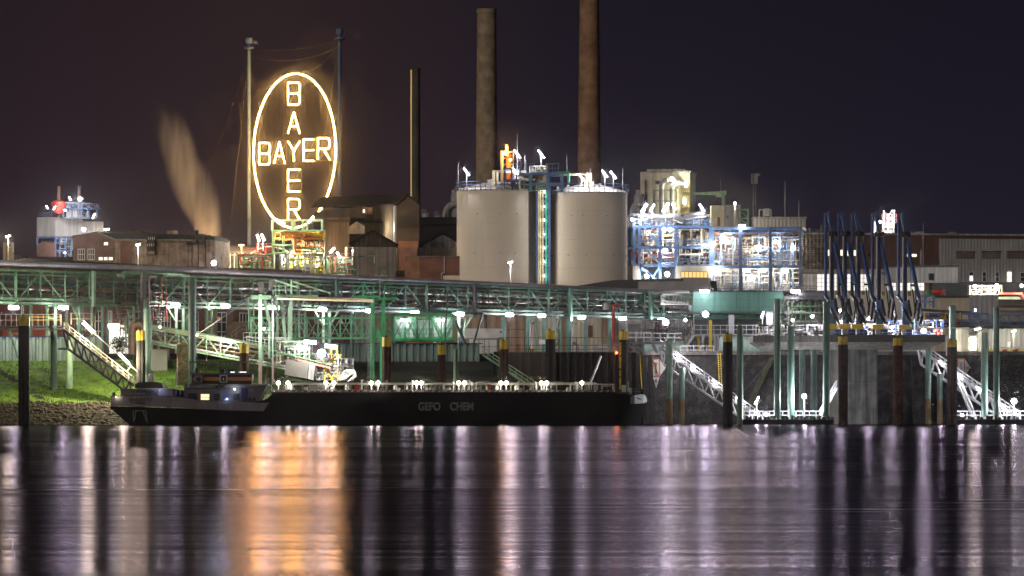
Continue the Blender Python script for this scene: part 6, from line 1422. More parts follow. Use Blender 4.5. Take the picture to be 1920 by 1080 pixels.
q = MB(); f.box(q, 770, 635.5, 774, 638, .3, .2); q.build('lifebuoy', RED, t)
q = MB(); q.tube(P(839, 560, 832), P(834, 640, 832), .12, 8); q.tube(P(837, 556, 832), P(839, 562, 832), .3, 8); q.build('davit', CONC, t)
lamp(P(760, 600, 836.5), 'lamp glowing through the left panes of the green cage', 'bar', (1, 0, 0), 1.5, .12, 260, em=E_W)
lamp(P(825, 600, 836.5), 'lamp glowing through the right panes of the green cage', 'bar', (1, 0, 0), 1.5, .12, 260, em=E_W)
t = thing('access_tower', 'bright green access tower with a railed platform in front of the footbridge', 'tower', P(706, 715, 828))
f = Fr(640, 828, 780, 828); mg = mat('mid green steel', (0, 0, 0))
q = MB(); q.bar(P(698, 562, 828), P(698, 722, 828), .75, .5); q.bar(P(719, 562, 832), P(719, 634, 832), .6); q.bar(P(714.5, 634, 828), P(714.5, 722, 828), .42); q.bar(P(708, 620, 828), P(715, 640, 828), .6); q.build('post', BRIGHTG, t)
q = MB(); f.box(q, 668, 554, 712, 558, 0, -2); f.box(q, 702, 558.4, 745, 562, -.3, -3.5); q.build('deck', BRIGHTG, t)
deckrail(t, f, 662, 712, 552.5, 0, 1.35, BRIGHTG, 'railing', 2, 1.1, .05); deckrail(t, f, 716, 743, 558, -.3, 1.75, BRIGHTG, 'railing', 3, 1.3, .05)
q = MB()
for dx in (0, 3.8): q.bar(P(690 + dx, 600, 827), P(690 + dx, 722, 827), .06)
for k in range(30): q.bar(P(690, 602 + 4 * k, 827), P(693.8, 602 + 4 * k, 827), .05)
for k in range(12): c = P(688, 590 + 7 * k, 826.5); q.bar(c, c + Vector((.9, 0, 0)), .05); q.bar(c, c + Vector((0, .6, 0)), .05)
q.bar(P(687, 590, 826.5), P(687, 670, 826.5), .05); q.bar(P(697, 590, 826.5), P(697, 670, 826.5), .05); q.build('caged_ladder', GREY, t)
mast(712.5, 516, 562, 826, .08, 'antenna_rod', 'thin rod standing on the bright green tower platform', 'rod')
# loading head at the end of the gangway
t = thing('pipe_manifold', 'dense tilted loading manifold of valves and pipes glaring under floodlights behind the barge', 'manifold', P(630, 715, 824))
f = Fr(520, 824, 720, 824)
q = MB(); c = [f.pt(537, 674), f.pt(579, 681), f.pt(576, 710), f.pt(534, 703)]; q.prism(c, (0, -1.2, 0), (0, 1.4, 0)); q.build('grey_housing', mat('tilted box paint', (.13, .12, .105), .6, 0, .1, .5), t)
q = MB(); c = [f.pt(580, 681), f.pt(592, 684), f.pt(588, 713), f.pt(577, 710)]; q.prism(c, (0, -1.0, 0), (0, 1.4, 0)); q.build('housing_end', PCONC, t)
q = MB(); c = [f.pt(516, 657), f.pt(622, 683), f.pt(622, 686), f.pt(516, 660)]; q.prism(c, (0, -.5, 0), (0, 2, 0)); c = [f.pt(536, 706), f.pt(588, 716), f.pt(586, 720), f.pt(534, 711)]; q.prism(c, (0, -.5, 0), (0, 2, 0)); q.build('beam', GREEN, t)
q = MB(); c = [f.pt(516, 640), f.pt(578, 658), f.pt(578, 673), f.pt(516, 656)]; q.prism(c, (0, 1.0, 0), (0, 1.2, 0)); q.build('wall_panel', mat('dim panel', (.16, .19, .15), .6), t)
clutter(t, f, 518, 640, 580, 680, 3, 90, [GREY, PALEG, SANDPIPE, ALU, DGREY], 111, (.05, .16))
clutter(t, f, 592, 664, 640, 712, 4, 240, [GREY, ALU, STEELP, YEL2, WHITE, DGREY], 112, (.03, .11), seg=(.5, 2.2))
clutter(t, f, 630, 672, 662, 714, 3, 90, [GREY, ALU, DGREY, STEELP], 113, (.03, .09), seg=(.5, 2.5))
q = MB()
for k in range(7): q.path([f.pt(634 + 2 * k, 712, 1), f.pt(648 + 2.4 * k, 694 + k, 1), f.pt(664 + .8 * k, 693 + 2 * k, 1), f.pt(668 - k, 700 + 2 * k, 1), f.pt(652, 716, 1)], .07, 6)
q.build('hose_rack', WHITE, t)
q = MB(); q.path([f.pt(610, 714, 2), f.pt(611, 706, 2), f.pt(616, 702, 2), f.pt(620, 706, 2)], .16); q.path([f.pt(623, 712, 2), f.pt(626, 704, 2), f.pt(631, 706, 2)], .16); q.path([f.pt(622, 672, 2), f.pt(622, 655, 2), f.pt(633, 655, 2), f.pt(633, 672, 2)], .09); q.build('yellow_hoop', YEL2, t)
q = MB(); c = [f.pt(558, 672), f.pt(620, 688), f.pt(620, 692), f.pt(558, 676)]; q.prism(c, (0, -.8, 0), (0, -.6, 0)); q.build('red_band', mat('pale red', (.6, .15, .12), .5), t)
for a_, b_, y in ((455, 515, 642), (513, 545, 655), (548, 585, 662), (515, 545, 652)): deckrail(t, f, a_, b_, y, -.5, 1.6, WHITE, 'railing', 1.6, 1.0, .05)
for px, py, lb, L_, pw in ((583, 642, 'wide white floodlight on the left above the loading manifold', 2.0, 3800), (622, 650, 'wide floodlight on the right above the loading manifold', 2.0, 5200), (565, 651, 'dim tube lamp left on the loading manifold', 1.2, 1500)):
    lamp(f.pt(px, py, 3), lb, 'bar', (1, 0, -.12), L_, .24, pw * .4, (1, .98, .9), E_Y if px > 600 else E_W, near=1.2)
lamp(f.pt(604, 663, 3.2), 'dazzling star of a floodlight in the middle of the loading manifold', 'round', r=1.1, power=3000, color=(1, .98, .93), em=E_W, near=1.2)
# stair on the quay behind the barge
stairway('quay_stair', 'pale green stair going down the dark quay left of the tan hall', P(904, 664, 845), P(1000, 728, 836), 1.4, GREEN, PALEG, 30, False)
t = thing('stair_gate', 'dark steel gate frame at the head of the pale green quay stair', 'gate', P(905, 664, 848)); q = MB()
for x in (890, 898, 908, 917, 932): q.bar(P(x, 664, 848), P(x, 636, 848), .12)
q.bar(P(890, 637, 848), P(932, 636, 848), .12); q.bar(P(890, 650, 848), P(932, 650, 848), .08); q.build('frame', DKGREEN, t)

# --- right gangways
WG = mat('white galvanised steel', (.66, .66, .70), .35, .3, .15, .5)
t = stairway('gangway', 'bright lit gangway stair sloping down to the pontoon left of the concrete pier', P(1238, 652, 846), P(1424, 786, 818), 1.8, WG, WG, 60, th=2.4, mtruss=WG)
t = stairway('gangway', 'bright lit gangway stair at the far right, partly hidden by the platform', P(1722, 652, 846), P(1912, 786, 818), 1.8, WG, WG, 60, th=2.4, mtruss=WG)
for k, (px, py, xx) in enumerate(((1270, 668, 0), (1300, 689, 0), (1340, 718, 0), (1385, 750, 0), (1765, 682, 1), (1800, 706, 1), (1835, 730, 1), (1880, 763, 1))):
    u = (px - (1722 if xx else 1238)) / 186; Yk = 846 - 28 * u
    lamp(P(px, py - 2, Yk + .3), '%s small light from the top in the handrail of the %s bright gangway' % (('first', 'second', 'third', 'lowest')[k % 4], 'right' if xx else 'left'), 'bar', (1, 0, -.7), .9, .09, 950, COOL, E_W, near=.7, group='handrail lights on the gangways')
for x0, x1, lb, yb in ((1176, 1262, 'dark steel landing on brackets at the head of the left bright gangway', 641), ):
    t = thing('landing', lb, 'landing', P(1220, 650, 840)); f = Fr(1150, 842, 1300, 842)
    q = MB(); f.box(q, x0, 641, x1, 644.5, 0, -5); q.bar(f.pt(1224, 645, 0), f.pt(1232, 662, 0), .5); q.bar(f.pt(1178, 645, 0), f.pt(1200, 666, 0), .4); q.bar(f.pt(1206, 645, 0), f.pt(1206, 668, 0), .4); q.bar(f.pt(1185, 645, 0), f.pt(1210, 662, 0), .3); q.build('frame', DGREY, t)
    deckrail(t, f, 1178, 1222, 641, 0, 1.5, WG, 'railing', 4, 1.2, .05); deckrail(t, f, 1226, 1280, 641, -5, 1.5, WG, 'rear_railing', 1, 1.2, .05)
# warning boards on the quay
def board(x0, y0, lb, Y_, txt):
    t = thing('shipping_sign', lb, 'sign', P(x0 + 8, y0 + 60, Y_)); f = Fr(x0 - 20, Y_, x0 + 60, Y_)
    q = MB(); q.prism([f.pt(x0, y0), f.pt(x0 + 14, y0), f.pt(x0 + 14, y0 + 33), f.pt(x0, y0 + 33)], (0, 0, 0), (0, .1, 0)); q.build('orange_border', mat('orange red border', (.8, .22, .06), .5), t)
    q = MB(); q.prism([f.pt(x0 + 2, y0 + 2.2, .03), f.pt(x0 + 12, y0 + 2.2, .03), f.pt(x0 + 12, y0 + 31, .03), f.pt(x0 + 2, y0 + 31, .03)], (0, 0, 0), (0, .02, 0)); q.build('white_field', WHITE, t)
    q = MB(); q.bar(f.pt(x0 + 7, y0 + 27, .08), f.pt(x0 + 7, y0 + 8, .08), .13, .03); 
    for k in range(8):
        a, b = math.pi * (.15 + .7 * k / 8), math.pi * (.15 + .7 * (k + 1) / 8); q.bar(f.pt(x0 + 7 + 4 * math.cos(a), y0 + 12 - 5 * math.sin(a), .08), f.pt(x0 + 7 + 4 * math.cos(b), y0 + 12 - 5 * math.sin(b), .08), .12, .03)
    q.bar(f.pt(x0 + 4.5, y0 + 26, .08), f.pt(x0 + 9.5, y0 + 26, .08), .1, .03); q.build('symbol', BLACK, t)
    q = MB(); q.bar(f.pt(x0 + 2, y0 + 3, .1), f.pt(x0 + 12, y0 + 30, .1), .13, .02); q.build('red_slash', mat('orange red border', (0, 0, 0)), t)
    q = MB(); q.prism([f.pt(x0 + 14.6, y0 + 2), f.pt(x0 + 25, y0 + 17), f.pt(x0 + 14.6, y0 + 32)], (0, 0, 0), (0, .1, 0)); q.build('side_triangle', WHITE, t)
    if txt == 0:
        q = MB(); q.prism([f.pt(x0 + 1, y0 + 34), f.pt(x0 + 13.5, y0 + 34), f.pt(x0 + 7.5, y0 + 55)], (0, 0, 0), (0, .1, 0)); q.build('lower_triangle', WHITE, t)
    return t, f
def text(s, size, p, m_, parent, name='lettering', rot=(R(90), 0, 0), ext=.01, sx=1.0, bold=.012):
    cu = bpy.data.curves.new('txt', 'FONT'); cu.body = s; cu.size = size; cu.extrude = ext; cu.offset = size * bold; cu.align_x = 'CENTER'
    o = bpy.data.objects.new('txt', cu); col.objects.link(o); dg = bpy.context.evaluated_depsgraph_get(); dg.update()
    me = bpy.data.meshes.new_from_object(o.evaluated_get(dg)); bpy.data.objects.remove(o); bpy.data.curves.remove(cu)
    me.materials.clear(); me.materials.append(m_); n = bpy.data.objects.new(name, me); col.objects.link(n); n.rotation_euler = rot; n.scale = (sx, 1, 1)
    base = Vector((0, 0, 0)); q = parent
    while q is not None: base += q.location; q = q.parent
    n.parent = parent; n.location = Vector(p) - base; return n
t, f = board(1223, 673, 'no anchoring board with white triangles on the stone quay beside the barge bow', 840, 0)
text('6', .9, f.pt(1230.5, 717, .06), BLACK, t)
t, f = board(1795, 672, 'white no anchoring board with a numbered triangle behind the right gangway', 842, 1)
text('10', .8, f.pt(1813.5, 693, .06), BLACK, t)
# concrete platform on pier
t = thing('jetty_platform', 'heavy concrete jetty platform with chamfered underside carrying the loading arms', 'platform', P(1600, 655, 825))
YP = 818
q = MB(); x0, x1 = X(1412, YP), X(1771, YP); zt, zm, zb = Z(629.5, YP), Z(641.5, YP), Z(655, YP)
pl = [(x0, YP), (x0, YP + 14), (x1, YP + 14), (x1, YP)]; k = 2.6
q.add([(x0, YP, zm), (x1, YP, zm), (x1, YP + 14, zm), (x0, YP + 14, zm), (x0, YP, zt), (x1, YP, zt), (x1, YP + 14, zt), (x0, YP + 14, zt),
       (x0 + 1.7, YP + k, zb), (x1 - 2.8, YP + k, zb), (x1 - 2.8, YP + 11, zb), (x0 + 1.7, YP + 11, zb)],
      [(4, 5, 6, 7), (0, 1, 5, 4), (1, 2, 6, 5), (2, 3, 7, 6), (3, 0, 4, 7), (8, 9, 1, 0), (9, 10, 2, 1), (10, 11, 3, 2), (11, 8, 0, 3), (11, 10, 9, 8)])
q.build('slab', CONC, t)
q = MB(); q.box(X(1545, YP - .1), x1 + .05, YP - .25, YP - .02, zm, zt + .15); q.build('fascia', mat('dark stained fascia', (.035, .033, .03), .8, 0, .3, .5), t)
q = MB(); q.rail([(x0, YP + .4, zt), (X(1552, YP), YP + .4, zt)], 1.1, 1.3, .035); q.rail([(X(1560, YP), YP + .4, zt), (x1, YP + .4, zt)], 1.1, 1.3, .035); q.build('railing', WG, t)
q = MB(); q.bar((x1 - 3.5, YP, zt + 1.2), (x1 + 4, YP - .5, zt + 1.3), .12); q.bar((x1 + .4, YP, zt), (x1 + .4, YP, zt - 3.2), .35); q.build('crane_arm', WG, t)
t = thing('concrete_pier', 'tall weathered concrete pier standing in the water under the platform', 'pier', P(1617, 796, 824))
q = MB(); q.box(X(1589, 822), X(1645.5, 822), 822, 829, -2, zb - .02); q.build("shaft", mat("pier concrete", (.10, .097, .10), .85, 0, .45, .3, .3, .6, c2=(.065, .062, .065)), t)
q = MB(); q.box(X(1556, 826), X(1573, 826), 826, 831, -2, zb - .02); q.build('side_shaft', CONC, t)
q = MB(); q.box(X(1589, 822) - .03, X(1645.5, 822) + .03, 821.97, 829.03, Z(720, 822), Z(719, 822)); q.build('joint', CONC, t)
# loading arms
def arm(px, ytop, label, first=None):
    Y_ = 822; Zp = lambda y: Z(y, Y_)
    if first is not None:
        c = copy_tree(first); c.location = Vector((X(px, Y_), Y_, zt)); dz = (Z(ytop, Y_) - Z(398, Y_)) ; c.location.z += dz * .25; c['label'] = label; return c
    t = thing('tanker_loader', label, 'loading arm', (X(px, Y_), Y_, zt), 'tall blue loading arms on the platform')
    x = lambda d: X(px + d, Y_)
    q = MB(); q.box(x(-11.5), x(9.5), Y_ - 1.2, Y_ + 1.4, Zp(617), Zp(607.5)); q.build('base_box', YEL2, t)
    q = MB()
    for d in (-9, 7): q.box(x(d) - .2, x(d) + .2, Y_ - .8, Y_ + .8, zt, Zp(617))
    q.build('base_leg', DGREY, t)
    q = MB(); q.box(x(-4.5), x(5), Y_ - .4, Y_ + .5, Zp(607), Zp(564)); q.box(x(5), x(9), Y_, Y_ + .8, Zp(607), Zp(566)); q.build('lower_column', BLUE, t)
    q = MB(); q.box(x(-4), x(-1.6), Y_ - .35, Y_ + .2, Zp(564), Zp(438)); q.build('riser_light', mat('worn grey riser', (.28, .27, .27), .5, .2, .25, .6), t)
    q = MB(); q.box(x(-1.4), x(4.5), Y_ - .25, Y_ + .3, Zp(563), Zp(438)); q.build('riser', DBLUE, t)
    q = MB()
    for k in range(30): q.box(x(-.6), x(4), Y_ - .45, Y_ - .27, Zp(560 - 4 * k), Zp(559 - 4 * k))
    q.build('ladder', BLACKP, t)
    q = MB(); q.lathe([(.1, -.5), (.75, -.35), (.75, .35), (.1, .5)], (x(1.5), Y_, Zp(438)), 14); q.build('pivot_joint', BLACKP, t, True)
    q = MB(); q.bar((x(1.5), Y_, Zp(436)), (x(-6), Y_, Zp(398)), .5, .55); q.bar((x(-7.5), Y_, Zp(399)), (x(-3), Y_, Zp(397)), .4); q.build('upper_boom', DBLUE, t)
    q = MB(); q.path([(x(-11), Y_, Zp(553)), (x(-11), Y_, Zp(402)), (x(-6), Y_, Zp(399))], .25, 8); q.tube((x(-11), Y_, Zp(480)), (x(-11), Y_, Zp(479)), .38, 8); q.tube((x(-11), Y_, Zp(450)), (x(-11), Y_, Zp(449)), .38, 8); q.path([(x(-12), Y_, Zp(553)), (x(-5), Y_, Zp(562))], .3, 8); q.build('counter_pipe', DBLUE, t, True)
    q = MB(); q.bar((x(-4), Y_, Zp(405)), (x(11), Y_, Zp(436)), .12); q.bar((x(11), Y_, Zp(436)), (x(11), Y_, Zp(470)), .16); q.bar((x(11), Y_, Zp(470)), (x(11), Y_, Zp(545)), .09); q.build('cable_rod', DBLUE, t)
    q = MB(); q.tube((x(5), Y_ - .6, Zp(455)), (x(26), Y_ - .6, Zp(556)), .28, 8, .36); q.tube((x(7), Y_ - 1, Zp(470)), (x(26), Y_ - 1, Zp(556)), .2, 8); q.tube((x(26), Y_ - .6, Zp(556)), (x(32), Y_ - .6, Zp(592)), .28, 8, .22); q.build('outboard_arm', DBLUE, t, True)
    q = MB()
    for (a, b, c_, d_, r_) in ((6, 560, 12, 592, .3), (14, 540, 20, 585, .16), (22, 560, 17, 596, .22), (-2, 578, 8, 600, .35), (28, 566, 24, 600, .25), (10, 533, 18, 533, .25), (18, 533, 20, 560, .1), (33, 590, 29, 606, .3), (4, 590, 14, 606, .4)): q.tube((x(a), Y_ - .9, Zp(b)), (x(c_), Y_ - .9, Zp(d_)), r_ * .7, 8)
    q.build('swivel_joints', BLACKP, t, True)
    q = MB(); q.box(x(6), x(12), Y_ - .6, Y_ + .4, Zp(553), Zp(545)); q.build('counterweight', mat('ochre weight', (.25, .19, .05), .6), t)
    q = MB(); q.tube((x(12), Y_ - 1, Zp(607)), (x(16), Y_ - 1, Zp(590)), .16); q.tube((x(26), Y_ - .8, Zp(558)), (x(33), Y_ - .8, Zp(600)), .12); q.tube((x(-3), Y_ - .8, Zp(623)), (x(6), Y_ - .8, Zp(623)), .6, 12); q.build('flange', GREY, t, True)
    return t
a1_ = arm(1559, 398, 'leftmost blue loading arm beside the tall green pile')
for px, yt, lb in ((1584, 399, 'second blue loading arm from the left'), (1609, 400, 'third blue loading arm from the left'), (1647, 402, 'fourth blue loading arm, in front of the white column tower'), (1696, 406, 'rightmost blue loading arm')): arm(px, yt, lb, a1_)
f = Fr(1400, 828, 1800, 828)
t = thing('platform_pipework', 'low tangle of valves and pipes on the jetty platform between the loading arms', 'pipework', f.at(1640, zt))
clutter(t, f, 1552, 600, 1770, 629, 5, 190, [WHITE, GREY, DBLUE, ALU, BLACKP], 121, (.05, .18), seg=(.5, 3))
clutter(t, f, 1420, 610, 1550, 629, 5, 60, [WHITE, GREY, BLACKP], 122, (.05, .18), seg=(.5, 3))
q = MB()
for x in (1565, 1591, 1613, 1651, 1697): q.lathe([(.1, 0), (.6, .1), (.6, .9), (.1, 1.1)], f.at(x, zt + .1, 8), 12)
q.build('pump', mat('pump blue', (.05, .12, .35), .4), t, True)
q = MB(); q.tube(f.pt(1750, 624, 2), f.pt(1757, 618, 2), .35); q.tube(f.pt(1756, 628, 2), f.pt(1764, 622, 2), .3); q.tube(f.pt(1603, 605, 2), f.pt(1607, 605, 2), .4); q.build('red_monitor', RED, t)
t = thing('control_bench', 'dark bench with bright pipes on the left part of the platform', 'bench', f.at(1530, zt)); q = MB(); f.box(q, 1524, 621, 1548, 627, 3, 1); q.build('body', BLACK, t); q = MB(); f.box(q, 1526, 627, 1529, 629.5, 2, 1.5); f.box(q, 1543, 627, 1546, 629.5, 2, 1.5); q.build('leg', DGREY, t)
for px, py, r_, pw, lb in ((1575, 582, .3, 1500, 'lamp between the first and second loading arm'), (1577, 603, .3, 1500, 'lower lamp between the first and second loading arm'), (1627, 596, .5, 3200, 'bright floodlight between third and fourth loading arm'), (1672, 614, .35, 1900, 'low lamp between the fourth and the rightmost loading arm'),
                       (1732, 620, .7, 8000, 'dazzling floodlight at the right end of the jetty platform'), (1523, 593, .4, 2600, 'lamp in the pipework left of the tall green pile'), (1486, 600, .35, 2000, 'lamp above the shorter green pile left of the platform'), (1323, 589, .8, 5200, 'bright floodlight in front of the teal hall'), (1248, 604, .8, 5600, 'bright floodlight under the right end of the pipe bridge'), (1285, 600, .4, 1700, 'smaller lamp between the two floodlights near the teal hall')):
    lamp(P(px, py, 826 if px > 1500 else (838 if px > 1300 else 850)), lb, 'round', r=r_, power=pw, em=E_W, near=1.0)
t = thing('lit_doorway', 'tall white glowing lit panel beside the tallest green pile', 'panel', P(1443, 630, 860)); q = MB(); q.box(X(1437.5, 860), X(1449, 860), 860, 860.3, Z(630, 860), Z(586, 860)); q.build('panel', E_WINC, t); q = MB(); q.rail([P(1437, 630, 860), P(1449, 630, 860)], 4.2, .9, .06); q.build('frame', WG, t)
# steel walkway in front of the teal hall
f = Fr(1280, 872, 1440, 872)
t = thing('steel_walkway', 'raised galvanised walkway with stairs in front of the teal hall', 'walkway', f.at(1360, GZ))
q = MB(); f.box(q, 1302, 626, 1436, 628.5, 0, -2.5); q.build('deck', GREY, t)
deckrail(t, f, 1302, 1436, 626, 0, 1.5, WG, 'railing', 2.5, 1.1, .045)
q = MB()
for x in (1318, 1340, 1346, 1428): q.bar(f.pt(x, 629), f.at(x, GZ), .4)
q.build('leg', GREY, t)
q = MB()
for o in (0, -1.4): q.bar(f.pt(1302, 628, o), f.pt(1286, 652, o), .2, .3); q.bar(f.pt(1302, 612, o), f.pt(1286, 638, o), .1); q.bar(f.pt(1302, 620, o), f.pt(1286, 646, o), .08)
for k in range(9): c = f.pt(1302 - 2 * k, 628 + 3 * k); q.box(c.x - .2, c.x + .2, c.y, c.y + 1.4, c.z, c.z + .08)
q.build('stair', WG, t)
q = MB(); f.box(q, 1367, 590, 1377, 625, -.5, -2); q.build('cabinet', mat('louvred steel', (.5, .5, .56), .4, .3), t)
q = MB(); f.box(q, 1329, 600, 1335, 665, .1, .2); q.build('yellow_ladder', YEL2, t)
clutter(t, f, 1302, 630, 1340, 662, 3, 40, [GREY, LBLUE, YEL2], 131, (.05, .14))
q = MB(); q.bar(f.pt(1301, 590, 0), f.pt(1301, 615, 0), .12); q.bar(f.pt(1301, 590, 0), f.pt(1312, 590, 0), .12); q.build('portal', WG, t)
lamp(f.pt(1429, 590, 1.5), 'slim tube lamp tilted on a pole over the galvanised walkway', 'bar', (.5, 0, 1), 1.1, .1, 900, em=E_W, pole=f.pt(1429, 626).z)
deckrail(thing('quay_railing', 'galvanised railing along the stone quay left of the mint tank', 'railing', P(1300, 664, 856)), Fr(1270, 856, 1400, 856), 1276, 1338, 664, 0, 1.4, WG, 'rails', None, 1.2, .045)
t = thing('mint_tank', 'long mint green horizontal tank behind the quay, left of the platform', 'tank', P(1400, 664, 864))
q = MB(); a, b = P(1348, 646, 864), P(1452, 650, 864); r_ = S(17, 864); 
for s_, e_, ra, rb in ((0, .02, .6, .9), (.02, .05, .9, 1), (.05, .95, 1, 1), (.95, .98, 1, .9), (.98, 1, .9, .6)): q.tube(a.lerp(b, s_), a.lerp(b, e_), r_ * ra, 36, r_ * rb, cap=s_ in (0, .98))
q.build('shell', MINT, t, True); q = MB()
for x in (1405, 1370, 1440): q.box(X(x, 864) - .3, X(x, 864) + .3, 863, 865, GZ - .3, Z(655, 864))
q.build('saddle', MINT, t)
q = MB(); q.tube(P(1205, 652, 866), P(1282, 652, 866), S(13, 866), 30); solo(q, 'mint_tank', MINT, 'shorter mint tank half hidden behind the left gangway head', 'tank', smooth=True)
# pontoons
def pontoon(x0, x1, lb, Y_=812):
    t = thing('pontoon', lb, 'pontoon', (X((x0 + x1) / 2, Y_), Y_, 0))
    q = MB(); q.box(X(x0, Y_), X(x1, Y_), Y_ - 2, Y_ + 6, -.5, Z(787, Y_)); q.build('hull', BLACKP, t)
    q = MB(); q.box(X(x0, Y_) + .1, X(x1, Y_) - .1, Y_ - 1.9, Y_ + 5.9, Z(787, Y_) + .003, Z(786, Y_)); q.build('deck', DGREY, t)
    q = MB(); z = Z(786, Y_); q.rail([(X(x0, Y_) + .3, Y_ + 5, z), (X(x1, Y_) - .3, Y_ + 5, z)], 1.3, 1.1, .045); q.build('railing', WG, t)
    q = MB()
    for i, x in enumerate(range(x0 + 8, x1 - 6, 17)): c = (X(x, Y_), Y_ - 1.2, z); q.lathe([(.25, 0), (.2, .4), (.35, .45), (.35, .6)], c, 10); q.tube((c[0] + .6, c[1], z), (c[0] + .6, c[1], z + .35), .3, 8)
    q.build('bollard', BLACK, t); return t
pontoon(1392, 1562, 'low black pontoon with white railing at the foot of the left bright gangway')
pontoon(1790, 1960, 'low black pontoon with white railing at the foot of the right bright gangway')
stairway('pontoon_stair', 'small white stair rising from the pontoon to the concrete pier', P(1569, 728, 814), P(1537, 786, 811), 1.6, WG, WG, 18, False)
q = MB(); q.tube(P(1830, 784, 818), P(1796, 700, 840), .25, 8); q.tube(P(1824, 784, 818), P(1790, 700, 840), .25, 8); solo(q, 'mooring_strut', GREY, 'pair of slanting grey struts holding the right pontoon', 'strut')
for px, py, r_, pw, lb, pl in ((1508, 743, .6, 6500, 'large bright floodlight on a post on the left pontoon', 1), (1436, 777, .5, 2600, 'floodlight at the foot of the left bright gangway', 0), (1901, 752, .7, 7500, 'large bright floodlight on the right pontoon', 1), (1804, 778, .35, 1300, 'small lamp low on the right pontoon', 0)):
    lamp(P(px, py, 815), lb, 'round', r=r_, power=pw, color=(.96, .97, 1), em=E_W, pole=Z(786, 815) if pl else None, near=1.1)
lamp(P(1419, 751, 815), 'slim tilted tube lamp on a post above the left pontoon', 'bar', (.55, 0, 1), 1.3, .1, 900, em=E_W, pole=Z(786, 815))
lamp(P(1170 - 14, 661, 817), 'small red orange signal lamp left of the striped pile', 'round', r=.3, power=400, color=(1, .3, .1), em=E_R)
for k, (px, lb) in enumerate(((1208, 'yellow ladder on the dark quay behind the barge bow'), (1354, 'thin yellow ladder on the stone quay beside the mint tank'))):
    q = MB(); q.bar(P(px, 730, 844), P(px - 3, 662, 846), .07); q.bar(P(px - 5, 730, 844), P(px - 8, 662, 846), .07)
    for i in range(18): q.bar(P(px - i * .18, 728 - 3.7 * i, 844), P(px - 5 - i * .18, 728 - 3.7 * i, 844), .05)
    solo(q, 'quay_ladder', YEL2, lb, 'ladder')
# dark mooring frames behind the bow
t = thing('mooring_dolphin', 'dark slanting steel mooring frame between barge bow and stone quay', 'frame', P(1205, 796, 835)); q = MB()
for x0, x1 in ((1206, 1215), (1218, 1225), (1196, 1196)): q.bar(P(x0, 668, 840), P(x1, 800, 830), .7)
q.build('struts', BLACKP, t)
q = MB(); q.bar(P(1206, 700, 838), P(1222, 702, 838), .3); q.bar(P(1208, 745, 836), P(1222, 746, 836), .3); q.build('cross_ties', BLACKP, t)
# ------------------------------------------------------------------ the tank barge
YB = 800.0; HW = 5.7
HULL = mat('black hull paint', (0.009, 0.009, 0.011), 0.75, 0, .4, .3); HULL.node_tree.nodes['Principled BSDF'].inputs['Specular IOR Level'].default_value = .12
BUL = mat('grey white bulwark', (0.15, 0.14, 0.16), 0.5, 0, .12, .4, 0, .2)
SUP = mat('superstructure paint', (0.085, 0.078, 0.095), 0.5, 0, .12, .5, 0, .15)
t = thing('tank_barge', 'long black river tanker barge with low superstructure and dazzling deck lamps', 'barge', (X(710, YB), YB, 0))
def stations(px0, px1, n): return [px0 + (px1 - px0) * i / n for i in range(n + 1)]
def halfw(px):
    if px < 260: u = (px - 207) / 53; return HW * (.55 + .45 * math.sin(max(0, u) * math.pi / 2))
    if px > 1150: u = (1214 - px) / 64; return HW * max(.05, math.sin(max(0, u) * math.pi / 2) ** .62)
    return HW
def sheer(px):
    pts = [(205, 762), (260, 763), (340, 766), (480, 770), (488, 767), (500, 748), (512, 737), (1150, 735), (1180, 740), (1214, 752)]
    for (a, ya), (b, yb) in zip(pts, pts[1:]):
        if px <= b: return ya + (yb - ya) * (px - a) / (b - a)
    return pts[-1][1]
st = [207, 212, 220, 232, 245, 260, 300, 360, 430, 500, 506, 512, 560, 700, 850, 1000, 1110, 1140, 1150, 1162, 1172, 1180, 1188, 1195, 1201, 1206, 1210, 1212.5, 1214]
q = MB(); rings = []
for px in st:
    w_ = halfw(px); zt_ = Z(sheer(px), YB - w_); x = X(px, YB - w_)
    if px < 260:   # raked counter stern
        u = (260 - px) / 53; xl = x + 0; zl = -1.0 + 3.6 * max(0, u) ** 1.2; wl = w_ * (1 - .35 * u)
    elif px > 1150: u = (px - 1150) / 64; xl = X(1150 + (px - 1150) * .68, YB - w_); zl = -1.0; wl = w_ * (1 - .2 * u)
    else: xl = x; zl = -1.0; wl = w_
    rings.append([(x, YB - w_, zt_), ((x + xl) / 2, YB - (w_ + wl) / 2 - .0, (zt_ + zl) * .45), (xl, YB - wl, zl), (xl, YB + wl, zl), ((x + xl) / 2, YB + (w_ + wl) / 2, (zt_ + zl) * .45), (x, YB + w_, zt_)])
vs = [p for r_ in rings for p in r_]; fs = []
for i in range(len(st) - 1):
    for j in range(6): a = i * 6 + j; b = i * 6 + (j + 1) % 6; fs.append((a, b, b + 6, a + 6))
fs.append(tuple(range(5, -1, -1))); fs.append(tuple((len(st) - 1) * 6 + j for j in range(6)))
q.add(vs, fs); q.build('hull', HULL, t, True)
